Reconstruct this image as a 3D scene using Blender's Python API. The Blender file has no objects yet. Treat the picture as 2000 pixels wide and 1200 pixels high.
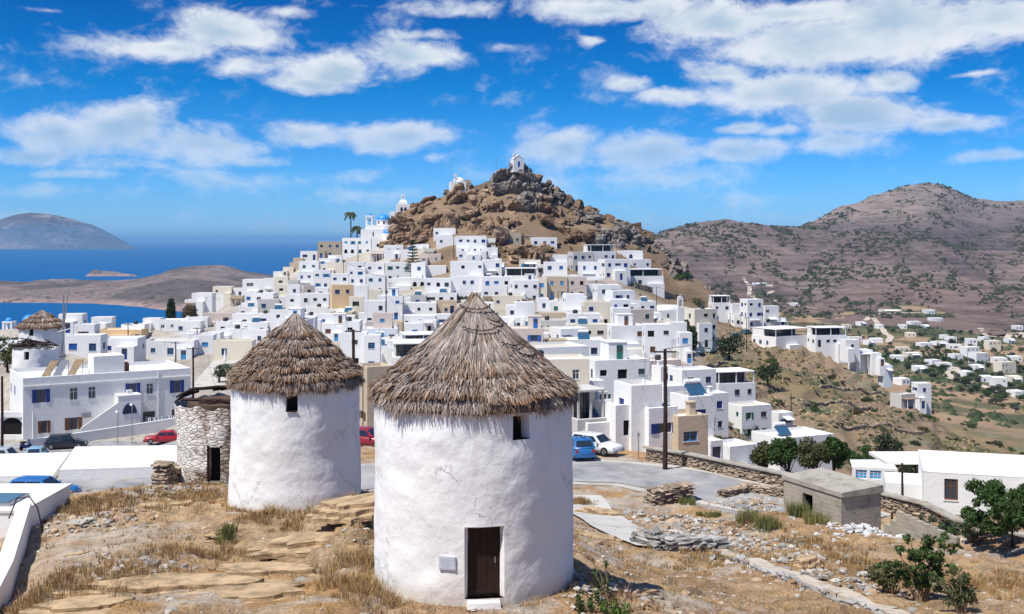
import bpy, math, random
import numpy as np
from mathutils import Vector, Matrix
R = math.radians
scene = bpy.context.scene
C = scene.collection
F, HY = 2150.0, 468.0          # focal length in photo pixels, row of the sea horizon

# ------------------------------------------------------------------ camera
cam = bpy.data.cameras.new('camera'); camo = bpy.data.objects.new('camera', cam); C.objects.link(camo)
cam.sensor_width = 36.0; cam.lens = 36.0*F/2000.0; cam.shift_y = -(600-HY)/2000.0
cam.clip_start = 0.5; cam.clip_end = 400000
camo.location = (0, 0, 0); camo.rotation_euler = (R(90), 0, 0)
scene.camera = camo
scene.render.resolution_x = 1024; scene.render.resolution_y = 614
scene.view_settings.view_transform = 'Standard'; scene.view_settings.look = 'None'
scene.view_settings.exposure = 0.62; scene.view_settings.gamma = 1.0
scene.cycles.use_denoising = True
scene.cycles.max_bounces = 6; scene.cycles.diffuse_bounces = 3; scene.cycles.glossy_bounces = 2
scene.cycles.volume_bounces = 0; scene.cycles.transparent_max_bounces = 8
scene.cycles.volume_step_rate = 50; scene.cycles.sample_clamp_indirect = 6

# ------------------------------------------------------------------ sun
SUN_EL, SUN_AZ = R(60), R(50)  # azimuth: to the left of straight behind the camera
sv = Vector((-math.sin(SUN_AZ)*math.cos(SUN_EL), -math.cos(SUN_AZ)*math.cos(SUN_EL), math.sin(SUN_EL)))
sl = bpy.data.lights.new('sun', 'SUN'); sl.energy = 3.8; sl.angle = R(0.5); sl.color = (1.0, 0.955, 0.88)
so = bpy.data.objects.new('sun', sl); C.objects.link(so)
so.rotation_euler = sv.to_track_quat('Z', 'Y').to_euler()

# ------------------------------------------------------------------ node helper
class NT:
    def __init__(s, tree): s.t = tree; s.n = tree.nodes; s.l = tree.links
    def put(s, node, key, v):
        if v is None: return
        if isinstance(v, bpy.types.NodeSocket): s.l.new(v, node.inputs[key])
        else: node.inputs[key].default_value = v
    def math(s, op, a, b=None, c=None, clamp=False):
        n = s.n.new('ShaderNodeMath'); n.operation = op; n.use_clamp = clamp
        s.put(n, 0, a); s.put(n, 1, b); s.put(n, 2, c); return n.outputs[0]
    def vmath(s, op, a, b=None):
        n = s.n.new('ShaderNodeVectorMath'); n.operation = op
        s.put(n, 0, a); s.put(n, 1, b); return n.outputs['Value' if op == 'LENGTH' else 'Vector']
    def comb(s, x, y, z):
        n = s.n.new('ShaderNodeCombineXYZ'); s.put(n, 0, x); s.put(n, 1, y); s.put(n, 2, z); return n.outputs[0]
    def noise(s, v, scale, detail=4, rough=0.55, dist=0.0, out='Fac', lac=2.0):
        n = s.n.new('ShaderNodeTexNoise'); s.put(n, 'Vector', v); s.put(n, 'Scale', scale); s.put(n, 'Detail', detail)
        s.put(n, 'Roughness', rough); s.put(n, 'Distortion', dist); s.put(n, 'Lacunarity', lac); return n.outputs[out]
    def voro(s, v, scale, feat='F1', out='Distance', rnd=1.0):
        n = s.n.new('ShaderNodeTexVoronoi'); n.feature = feat; s.put(n, 'Vector', v); s.put(n, 'Scale', scale)
        s.put(n, 'Randomness', rnd); return n.outputs[out]
    def ramp(s, f, stops, interp='LINEAR'):
        n = s.n.new('ShaderNodeValToRGB'); n.color_ramp.interpolation = interp; s.put(n, 0, f)
        e = n.color_ramp.elements
        while len(e) < len(stops): e.new(0.5)
        for i, (p, c) in enumerate(stops):
            e[i].position = p; e[i].color = (c[0], c[1], c[2], 1) if not isinstance(c, (int, float)) else (c, c, c, 1)
        return n.outputs[0]
    def smooth(s, x, a, b):
        n = s.n.new('ShaderNodeMapRange'); n.interpolation_type = 'SMOOTHSTEP'
        s.put(n, 0, x); n.inputs[1].default_value = a; n.inputs[2].default_value = b; return n.outputs[0]
    def mix(s, f, a, b, mode='MIX'):
        n = s.n.new('ShaderNodeMix'); n.data_type = 'RGBA'; n.blend_type = mode
        s.put(n, 0, f)
        for k, v in ((6, a), (7, b)):
            if isinstance(v, (tuple, list)): v = (v[0], v[1], v[2], 1)
            s.put(n, k, v)
        return n.outputs[2]
    def bump(s, h, strength, dist):
        n = s.n.new('ShaderNodeBump'); s.put(n, 'Height', h); s.put(n, 'Strength', strength); s.put(n, 'Distance', dist); return n.outputs[0]

# ------------------------------------------------------------------ world
w = bpy.data.worlds.new('World'); scene.world = w; w.use_nodes = True
w.node_tree.nodes.clear(); T = NT(w.node_tree)
wo = T.n.new('ShaderNodeOutputWorld'); bg = T.n.new('ShaderNodeBackground'); T.l.new(bg.outputs[0], wo.inputs[0])
sky = T.n.new('ShaderNodeTexSky'); sky.sky_type = 'NISHITA'; sky.sun_disc = False
sky.sun_elevation = SUN_EL; sky.sun_rotation = math.atan2(sv.x, sv.y); sky.altitude = 100
sky.air_density = 1.0; sky.dust_density = 0.3; sky.ozone_density = 3.0
tc = T.n.new('ShaderNodeTexCoord'); sep = T.n.new('ShaderNodeSeparateXYZ'); T.l.new(tc.outputs['Generated'], sep.inputs[0])
dx, dy, dz = sep.outputs
az = T.math('ARCTAN2', dx, dy); el = T.math('ARCSINE', dz)
hs = T.n.new('ShaderNodeHueSaturation'); hs.inputs['Saturation'].default_value = 1.22
T.l.new(sky.outputs[0], hs.inputs['Color'])
tint = T.ramp(T.math('DIVIDE', el, 1.5), [(0.0, (0.44, 0.80, 1.6)), (0.012, (0.34, 0.70, 1.42)), (0.045, (0.17, 0.57, 1.16)), (0.09, (0.02, 0.43, 0.86)), (0.15, (0.0, 0.28, 0.64)), (0.4, (0.22, 0.52, 0.85)), (1.0, (0.4, 0.7, 1.0))])
blue = T.mix(1.0, hs.outputs[0], tint, 'MULTIPLY')
CL = [(450,62,150,42,1),(330,92,150,24,.9),(480,130,80,30,.8),(640,140,110,38,1),(790,108,115,34,1),(600,165,90,20,1),(560,28,60,18,.6),(830,70,90,12,.6),
 (240,250,110,50,1.1),(120,262,90,42,1),(400,285,120,40,1.1),(40,305,110,24,.9),(490,312,70,16,.8),(120,342,120,12,.7),(100,374,75,18,.7),
 (430,362,150,30,.65),(700,352,75,22,.55),(720,388,140,22,.45),(250,325,160,14,.5),
 (600,262,85,26,.9),(780,268,120,33,1.05),(850,312,50,11,.6),
 (1100,292,100,42,1.0),(1240,300,150,40,1.0),(1430,298,130,26,.9),(1280,350,260,36,.62),(1150,400,150,20,.35),(1430,390,160,18,.35),
 (1235,170,45,18,.8),(1310,192,70,16,.85),(1155,84,30,13,.8),
 (1180,18,190,30,.95),(1420,40,170,50,1.05),(1580,80,170,60,1.15),(1760,50,210,66,1.2),(1960,30,130,45,1.1),(1560,20,200,30,1),
 (1420,140,80,22,.95),(1540,180,140,42,1.1),(1680,225,150,46,1.15),(1850,236,100,20,1.0),(1740,152,60,22,.9),(1660,278,110,26,.8),
 (1440,252,60,11,.7),(1530,258,60,12,.7),(1960,305,85,13,.75),(1920,145,45,7,.6),(60,425,260,14,.4),(980,90,50,16,.5),(900,20,90,18,.6),(700,10,160,10,.3),(100,18,60,10,.5)]
warp = T.noise(T.comb(T.math('MULTIPLY', az, 9.0), T.math('MULTIPLY', el, 16.0), 3.3), 1.0, 4, 0.55, 0.0, 'Color')
wsep = T.n.new('ShaderNodeSeparateXYZ'); T.l.new(warp, wsep.inputs[0])
azw = T.math('MULTIPLY_ADD', T.math('SUBTRACT', wsep.outputs[0], 0.5), 0.045, az)
elw = T.math('MULTIPLY_ADD', T.math('SUBTRACT', wsep.outputs[1], 0.5), 0.022, el)
acc = None
pv = T.comb(azw, elw, 0.0)
for (px, py, rx, ry, s) in CL:
    u = (px-1000)/F; a0 = math.atan(u); e0 = math.atan((HY-py)/F*math.cos(a0))
    d = T.vmath('SUBTRACT', pv, (a0, e0, 0.0)); d = T.vmath('MULTIPLY', d, (F/rx/1.4, F/ry/1.42, 0.0))
    f = T.math('MULTIPLY', T.math('SUBTRACT', 1.0, T.vmath('LENGTH', d), clamp=True), s)
    acc = f if acc is None else T.math('SMOOTH_MAX', acc, f, 0.12)
# the rest of the sky away from the photograph's own clouds: loose fair-weather clouds
far = T.smooth(T.math('ABSOLUTE', az), 0.5, 0.7); up = T.smooth(el, 0.27, 0.4)
loose = T.smooth(T.noise(T.comb(T.math('MULTIPLY', az, 2.2), T.math('MULTIPLY', el, 5.0), 7.7), 1.0, 3, 0.5), 0.5, 0.75)
loose = T.math('MULTIPLY', T.math('MULTIPLY', loose, 0.8), T.math('MAXIMUM', far, up))
acc = T.math('MAXIMUM', acc, loose)
cv = T.comb(T.math('MULTIPLY', azw, 17.0), T.math('MULTIPLY', elw, 29.0), 1.1)
n1 = T.noise(cv, 1.0, 10, 0.60, 0.15)
n3 = T.noise(T.vmath('MULTIPLY', cv, (3.1, 2.6, 1.0)), 1.0, 8, 0.65, 0.8)
fld = T.math('MULTIPLY_ADD', T.math('SUBTRACT', n1, 0.5), 1.5, acc); fld = T.math('MULTIPLY_ADD', T.math('SUBTRACT', n3, 0.5), 0.55, fld)
alpha = T.math('MULTIPLY', T.smooth(fld, 0.10, 0.72), T.smooth(acc, 0.0, 0.14))
alpha = T.math('MULTIPLY', alpha, T.math('MULTIPLY_ADD', T.smooth(el, 0.0, 0.16), 0.62, 0.33))
# thickness of the cloud seen at a point slightly higher: where there is more cloud above, its base looks greyer
n2 = T.noise(T.comb(T.math('MULTIPLY', azw, 17.0), T.math('MULTIPLY_ADD', elw, 29.0, 0.4), 1.1), 1.0, 5, 0.5, 0.2)
shade = T.smooth(T.math('MULTIPLY_ADD', T.math('SUBTRACT', n2, 0.5), 1.6, acc), 0.35, 1.15)
ccol = T.mix(shade, (6.6, 6.9, 7.3), (3.6, 4.7, 5.8))
skyc = T.mix(alpha, blue, ccol)
T.l.new(skyc, bg.inputs[0]); bg.inputs[1].default_value = 0.085

# ------------------------------------------------------------------ numpy noise
def _hash(ix, iy, iz, seed=0):
    h = (ix.astype(np.int64)*374761393 + iy.astype(np.int64)*668265263 + iz.astype(np.int64)*2147483647 + seed*1274126177) & 0xffffffff
    h = ((h ^ (h >> 13))*1274126177) & 0xffffffff
    h = ((h ^ (h >> 16))*2246822519) & 0xffffffff
    return ((h ^ (h >> 15)) & 0xffffff)/float(0xffffff)
def vn(x, y, z=0.0, seed=0):
    x = np.asarray(x, float); y = np.asarray(y, float); z = np.zeros_like(x)+z
    fx, fy, fz = np.floor(x), np.floor(y), np.floor(z)
    ax, ay, azz = x-fx, y-fy, z-fz
    ax = ax*ax*(3-2*ax); ay = ay*ay*(3-2*ay); azz = azz*azz*(3-2*azz)
    r = 0
    for i in (0, 1):
        for j in (0, 1):
            for k in (0, 1):
                r = r + (ax if i else 1-ax)*(ay if j else 1-ay)*(azz if k else 1-azz)*_hash(fx+i, fy+j, fz+k, seed)
    return r*2-1
def fbm(x, y, z=0.0, oct=4, seed=0, gain=0.5):
    a, r, t = 1.0, 0, 0
    for o in range(oct):
        r = r + a*vn(np.asarray(x)*2**o, np.asarray(y)*2**o, np.asarray(z)*2**o, seed+o); t += a; a *= gain
    return r/t
def voro3(x, y, z, seed=0):
    """nearest cell: returns random of cell, tilted-plane offset, distance to border (rough)"""
    fx, fy, fz = np.floor(x), np.floor(y), np.floor(z)
    b1 = np.full(x.shape, 9e9); b2 = b1.copy(); val = np.zeros_like(x); tl = np.zeros_like(x)
    for i in (-1, 0, 1):
        for j in (-1, 0, 1):
            for k in (-1, 0, 1):
                cx, cy, cz = fx+i, fy+j, fz+k
                ox = x-(cx+_hash(cx, cy, cz, seed)); oy = y-(cy+_hash(cx, cy, cz, seed+1)); oz = z-(cz+_hash(cx, cy, cz, seed+2))
                d = ox*ox+oy*oy+oz*oz
                v = _hash(cx, cy, cz, seed+3)
                t = ox*(_hash(cx, cy, cz, seed+4)-.5)+oy*(_hash(cx, cy, cz, seed+5)-.5)+oz*(_hash(cx, cy, cz, seed+6)-.5)
                nearer = d < b1
                b2 = np.where(nearer, b1, np.minimum(b2, d)); b1 = np.where(nearer, d, b1)
                val = np.where(nearer, v, val); tl = np.where(nearer, t, tl)
    return val, tl, np.sqrt(b2)-np.sqrt(b1)

# ------------------------------------------------------------------ materials
MATS = {}
def mat(name, col, rough=0.8, spec=0.2, metal=0.0, var=0.12, scale=1.0, bump=0.0, bscale=8.0, island=0.0, col2=None, attr=None, emit=None):
    if name in MATS: return MATS[name]
    m = bpy.data.materials.new(name); m.use_nodes = True; MATS[name] = m
    m.node_tree.nodes.clear(); t = NT(m.node_tree)
    out = t.n.new('ShaderNodeOutputMaterial'); b = t.n.new('ShaderNodeBsdfPrincipled'); t.l.new(b.outputs[0], out.inputs[0])
    b.inputs['Roughness'].default_value = rough; b.inputs['Metallic'].default_value = metal
    b.inputs['Specular IOR Level'].default_value = spec
    tcn = t.n.new('ShaderNodeTexCoord'); P = t.n.new('ShaderNodeNewGeometry').outputs['Position'] if scale else tcn.outputs['Object']
    base = (col[0], col[1], col[2], 1)
    c = t.mix(0.0, base, base)
    if attr:
        a = t.n.new('ShaderNodeAttribute'); a.attribute_name = attr; c = a.outputs['Color']
    if col2 is not None:
        f = t.smooth(t.noise(P, scale*0.7, 5, 0.6), 0.42, 0.62); c = t.mix(f, c, col2)
    if var:
        f = t.noise(P, scale, 6, 0.62); g = t.ramp(f, [(0.25, 1-var*1.6), (0.5, 1.0), (0.8, 1+var*0.5)])
        c = t.mix(1.0, c, g, 'MULTIPLY')
    if island:
        gi = t.n.new('ShaderNodeNewGeometry').outputs['Random Per Island']
        c = t.mix(1.0, c, t.ramp(gi, [(0, 1-island), (0.5, 1.0), (1, 1+island*0.8)]), 'MULTIPLY')
    t.l.new(c, b.inputs['Base Color'])
    if bump:
        t.l.new(t.bump(t.noise(P, bscale, 6, 0.6), 0.6, bump), b.inputs['Normal'])
    if emit: b.inputs['Emission Color'].default_value = (*emit, 1)
    return m

def wash(name, col, stain=(0.46, 0.42, 0.36), amt=0.55):
    """lime-washed plaster: faint broad tone changes, rain streaks, small scuffs and a hand-trowelled relief"""
    if name in MATS: return MATS[name]
    m = mat(name, col, 0.9, 0.1, var=0)
    t = NT(m.node_tree); b = [n for n in t.n if n.type == 'BSDF_PRINCIPLED'][0]
    P = t.n.new('ShaderNodeNewGeometry').outputs['Position']
    broad = t.smooth(t.noise(P, 0.35, 5, 0.6), 0.35, 0.7)
    st = t.smooth(t.noise(t.vmath('MULTIPLY', P, (1.6, 1.6, 0.22)), 1.0, 6, 0.65), 0.56, 0.8)
    sc = t.smooth(t.noise(P, 3.2, 8, 0.7), 0.60, 0.72)
    oi = t.n.new('ShaderNodeObjectInfo').outputs['Random']
    c = t.mix(t.math('MULTIPLY', broad, 0.22), (*col, 1), (col[0]*0.86, col[1]*0.86, col[2]*0.85, 1))
    c = t.mix(t.math('MULTIPLY', oi, 0.22), c, (col[0]*0.90, col[1]*0.87, col[2]*0.80, 1))
    c = t.mix(t.math('MULTIPLY', st, amt), c, (*stain, 1)); c = t.mix(t.math('MULTIPLY', sc, amt*0.8), c, (*stain, 1))
    t.l.new(c, b.inputs['Base Color'])
    t.l.new(t.bump(t.noise(P, 2.5, 7, 0.6), 0.5, 0.06), b.inputs['Normal'])
    return m

WHITE = wash('whitewash', (0.80, 0.80, 0.79))
WCOL = {'w': WHITE, 'c': wash('cream_wash', (0.74, 0.68, 0.56)), 't': wash('tan_render', (0.55, 0.45, 0.33), (0.35, 0.28, 0.2)),
        'o': wash('ochre_wash', (0.72, 0.52, 0.31), (0.5, 0.36, 0.2)), 'g': wash('grey_render', (0.55, 0.54, 0.51), (0.35, 0.33, 0.3)),
        'p': wash('pink_grey_wash', (0.62, 0.53, 0.47), (0.4, 0.34, 0.3)), 's': wash('stone_render', (0.42, 0.36, 0.28), (0.25, 0.2, 0.15), 0.7),
        'b': wash('pale_blue_wash', (0.66, 0.72, 0.78))}
ROOFW = wash('roof_wash', (0.76, 0.75, 0.73), (0.5, 0.45, 0.38), 0.5)
ROOFC = wash('roof_cement', (0.56, 0.51, 0.44), (0.36, 0.32, 0.27), 0.6)
BLUE = mat('blue_paint', (0.02, 0.12, 0.42), 0.5, 0.4, scale=2)
SKYB = mat('sky_blue_paint', (0.05, 0.30, 0.62), 0.5, 0.4, scale=2)
NAVY = mat('navy_paint', (0.012, 0.04, 0.22), 0.5, 0.4, scale=2)
GREEN = mat('green_paint', (0.03, 0.16, 0.12), 0.5, 0.4, scale=2)
BROWN = mat('brown_wood', (0.16, 0.07, 0.035), 0.6, 0.3, scale=3, var=0.3)
SHUTW = mat('orange_wood', (0.33, 0.13, 0.04), 0.6, 0.3, scale=3, var=0.25)
DARKW = mat('dark_wood', (0.030, 0.016, 0.011), 0.7, 0.2, scale=4, var=0.35)
WHITEP = mat('white_paint', (0.78, 0.78, 0.78), 0.5, 0.4, scale=2, var=0.05)
GLASS = mat('window_glass', (0.035, 0.05, 0.065), 0.12, 0.6, var=0.3, scale=0.6)
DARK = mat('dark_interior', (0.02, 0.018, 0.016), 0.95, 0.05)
METAL = mat('grey_metal', (0.35, 0.36, 0.38), 0.4, 0.5, 0.6)
TANK = mat('black_tank', (0.025, 0.025, 0.03), 0.45, 0.4)
REDT = mat('red_paint', (0.35, 0.03, 0.02), 0.5, 0.4)
SOLAR = mat('solar_panel', (0.03, 0.09, 0.16), 0.15, 0.7, scale=1)
POLEW = mat('pole_wood', (0.05, 0.032, 0.026), 0.85, 0.1, scale=2, var=0.4)
CONC = mat('concrete', (0.36, 0.33, 0.28), 0.9, 0.1, var=0.35, scale=1.2, bump=0.04, bscale=6)
STONE = mat('dry_stone', (0.34, 0.27, 0.20), 0.9, 0.1, var=0.35, scale=2.5, bump=0.03, bscale=14, island=0.4)
STONEG = mat('grey_stone', (0.33, 0.32, 0.30), 0.9, 0.1, var=0.35, scale=2.5, bump=0.03, bscale=14, island=0.4)
DOMEB = mat('dome_blue', (0.03, 0.26, 0.66), 0.45, 0.4, scale=1.5, var=0.1)
REED = mat('reed_cover', (0.30, 0.22, 0.14), 0.9, 0.1, var=0.4, scale=3)

# ------------------------------------------------------------------ mesh + object helpers
class MB:
    def __init__(s): s.v = []; s.f = []; s.m = []; s.M = None
    def add(s, vs, fs, m=0):
        k = len(s.v)
        s.v.extend([tuple(s.M @ Vector(v)) for v in vs] if s.M is not None else vs)
        s.f.extend([tuple(i+k for i in f) for f in fs]); s.m.extend([m]*len(fs))
    def quad(s, a, b, c, d, m=0): s.add([a, b, c, d], [(0, 1, 2, 3)], m)
    def box(s, x0, x1, y0, y1, z0, z1, m=0, tx=0, ty=0):
        s.add([(x0, y0, z0), (x1, y0, z0), (x1, y1, z0), (x0, y1, z0), (x0+tx, y0+ty, z1), (x1-tx, y0+ty, z1), (x1-tx, y1-ty, z1), (x0+tx, y1-ty, z1)],
              [(0, 3, 2, 1), (4, 5, 6, 7), (0, 1, 5, 4), (1, 2, 6, 5), (2, 3, 7, 6), (3, 0, 4, 7)], m)
    def tube(s, pts, rad, n=8, m=0, cap=True):
        pts = [Vector(p) for p in pts]; rs = rad if isinstance(rad, (list, tuple)) else [rad]*len(pts)
        k = []
        for i, p in enumerate(pts):
            d = (pts[min(i+1, len(pts)-1)]-pts[max(i-1, 0)]).normalized()
            a = Vector((0, 0, 1)) if abs(d.z) < 0.9 else Vector((1, 0, 0))
            u = d.cross(a).normalized(); v = d.cross(u).normalized()
            k.extend([tuple(p+(u*math.cos(2*math.pi*j/n)+v*math.sin(2*math.pi*j/n))*rs[i]) for j in range(n)])
        fs = [(i*n+j, i*n+(j+1) % n, (i+1)*n+(j+1) % n, (i+1)*n+j) for i in range(len(pts)-1) for j in range(n)]
        if cap: fs += [tuple(range(n))[::-1], tuple(range((len(pts)-1)*n, len(pts)*n))]
        s.add(k, fs, m)
    def lathe(s, prof, n=24, m=0, a0=0.0, a1=2*math.pi, cx=0, cy=0):
        full = abs(a1-a0-2*math.pi) < 1e-6; c = n if full else n+1
        vs = [(cx+r*math.cos(a0+(a1-a0)*j/n), cy+r*math.sin(a0+(a1-a0)*j/n), z) for r, z in prof for j in range(c)]
        fs = [(i*c+j, i*c+(j+1) % c, (i+1)*c+(j+1) % c, (i+1)*c+j) for i in range(len(prof)-1) for j in range(n)]
        s.add(vs, fs, m)
    def mesh(s, name, mats, smooth=False):
        me = bpy.data.meshes.new(name); me.from_pydata([tuple(v) for v in s.v], [], s.f)
        for m_ in mats: me.materials.append(m_)
        if len(mats) > 1: me.polygons.foreach_set('material_index', s.m)
        if smooth: me.polygons.foreach_set('use_smooth', [True]*len(s.f))
        me.update(); return me
    def build(s, name, mats, parent=None, smooth=False, loc=None):
        o = bpy.data.objects.new(name, s.mesh(name, mats if isinstance(mats, list) else [mats], smooth)); C.objects.link(o)
        if parent is not None: o.parent = parent
        if loc: o.location = loc
        return o
def npmesh(name, V, Fc, mats, smooth=False, midx=None, col=None):
    me = bpy.data.meshes.new(name); V = np.ascontiguousarray(V, np.float32); Fc = np.ascontiguousarray(Fc, np.int32)
    k = Fc.shape[1]
    me.vertices.add(len(V)); me.vertices.foreach_set('co', V.ravel())
    me.loops.add(Fc.size); me.loops.foreach_set('vertex_index', Fc.ravel())
    me.polygons.add(len(Fc)); me.polygons.foreach_set('loop_start', np.arange(0, Fc.size, k, dtype=np.int32))
    me.polygons.foreach_set('loop_total', np.full(len(Fc), k, np.int32))
    for m_ in mats: me.materials.append(m_)
    if midx is not None: me.polygons.foreach_set('material_index', np.asarray(midx, np.int32))
    me.polygons.foreach_set('use_smooth', np.full(len(Fc), smooth))
    me.update(calc_edges=True)
    if col is not None:
        a = me.attributes.new('tone', 'FLOAT_COLOR', 'POINT'); c4 = np.ones((len(V), 4), np.float32); c4[:, :3] = col
        a.data.foreach_set('color', c4.ravel())
    me.validate(); return me
def link(name, me, parent=None, loc=None, rot=None, scale=None):
    o = bpy.data.objects.new(name, me); C.objects.link(o)
    if parent is not None: o.parent = parent
    if loc is not None: o.location = loc
    if rot is not None: o.rotation_euler = rot
    if scale is not None: o.scale = scale
    return o
def tag(o, label=None, cat=None, group=None, kind=None):
    if label: o['label'] = label
    if cat: o['category'] = cat
    if group: o['group'] = group
    if kind: o['kind'] = kind
    return o
def thing(name, label, cat, loc=(0, 0, 0), rz=0.0, group=None):
    o = bpy.data.objects.new(name, None); C.objects.link(o); o.location = loc; o.rotation_euler = (0, 0, rz); o.empty_display_size = 0.2
    return tag(o, label, cat, group)
def copy_thing(root, loc, rz, label, group=None, scale=None):
    r = root.copy(); C.objects.link(r); r.location = loc; r.rotation_euler = (0, 0, rz); r['label'] = label
    if group: r['group'] = group
    if scale is not None: r.scale = (scale,)*3 if isinstance(scale, (int, float)) else scale
    for ch in KIDS.get(root.name, []):
        c = ch.copy(); C.objects.link(c); c.parent = r
        for g in KIDS.get(ch.name, []):
            d = g.copy(); C.objects.link(d); d.parent = c
    return r
KIDS = {}
def reg(root):
    for ch in bpy.data.objects:
        if ch.parent is not None: KIDS.setdefault(ch.parent.name, [])
        if ch.parent is root: KIDS[root.name].append(ch)
    for ch in KIDS.get(root.name, []):
        KIDS[ch.name] = [g for g in bpy.data.objects if g.parent is ch]
    return root
def P3(px, py, d): return Vector(((px-1000)/F*d, d, -(py-HY)/F*d))

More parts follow.
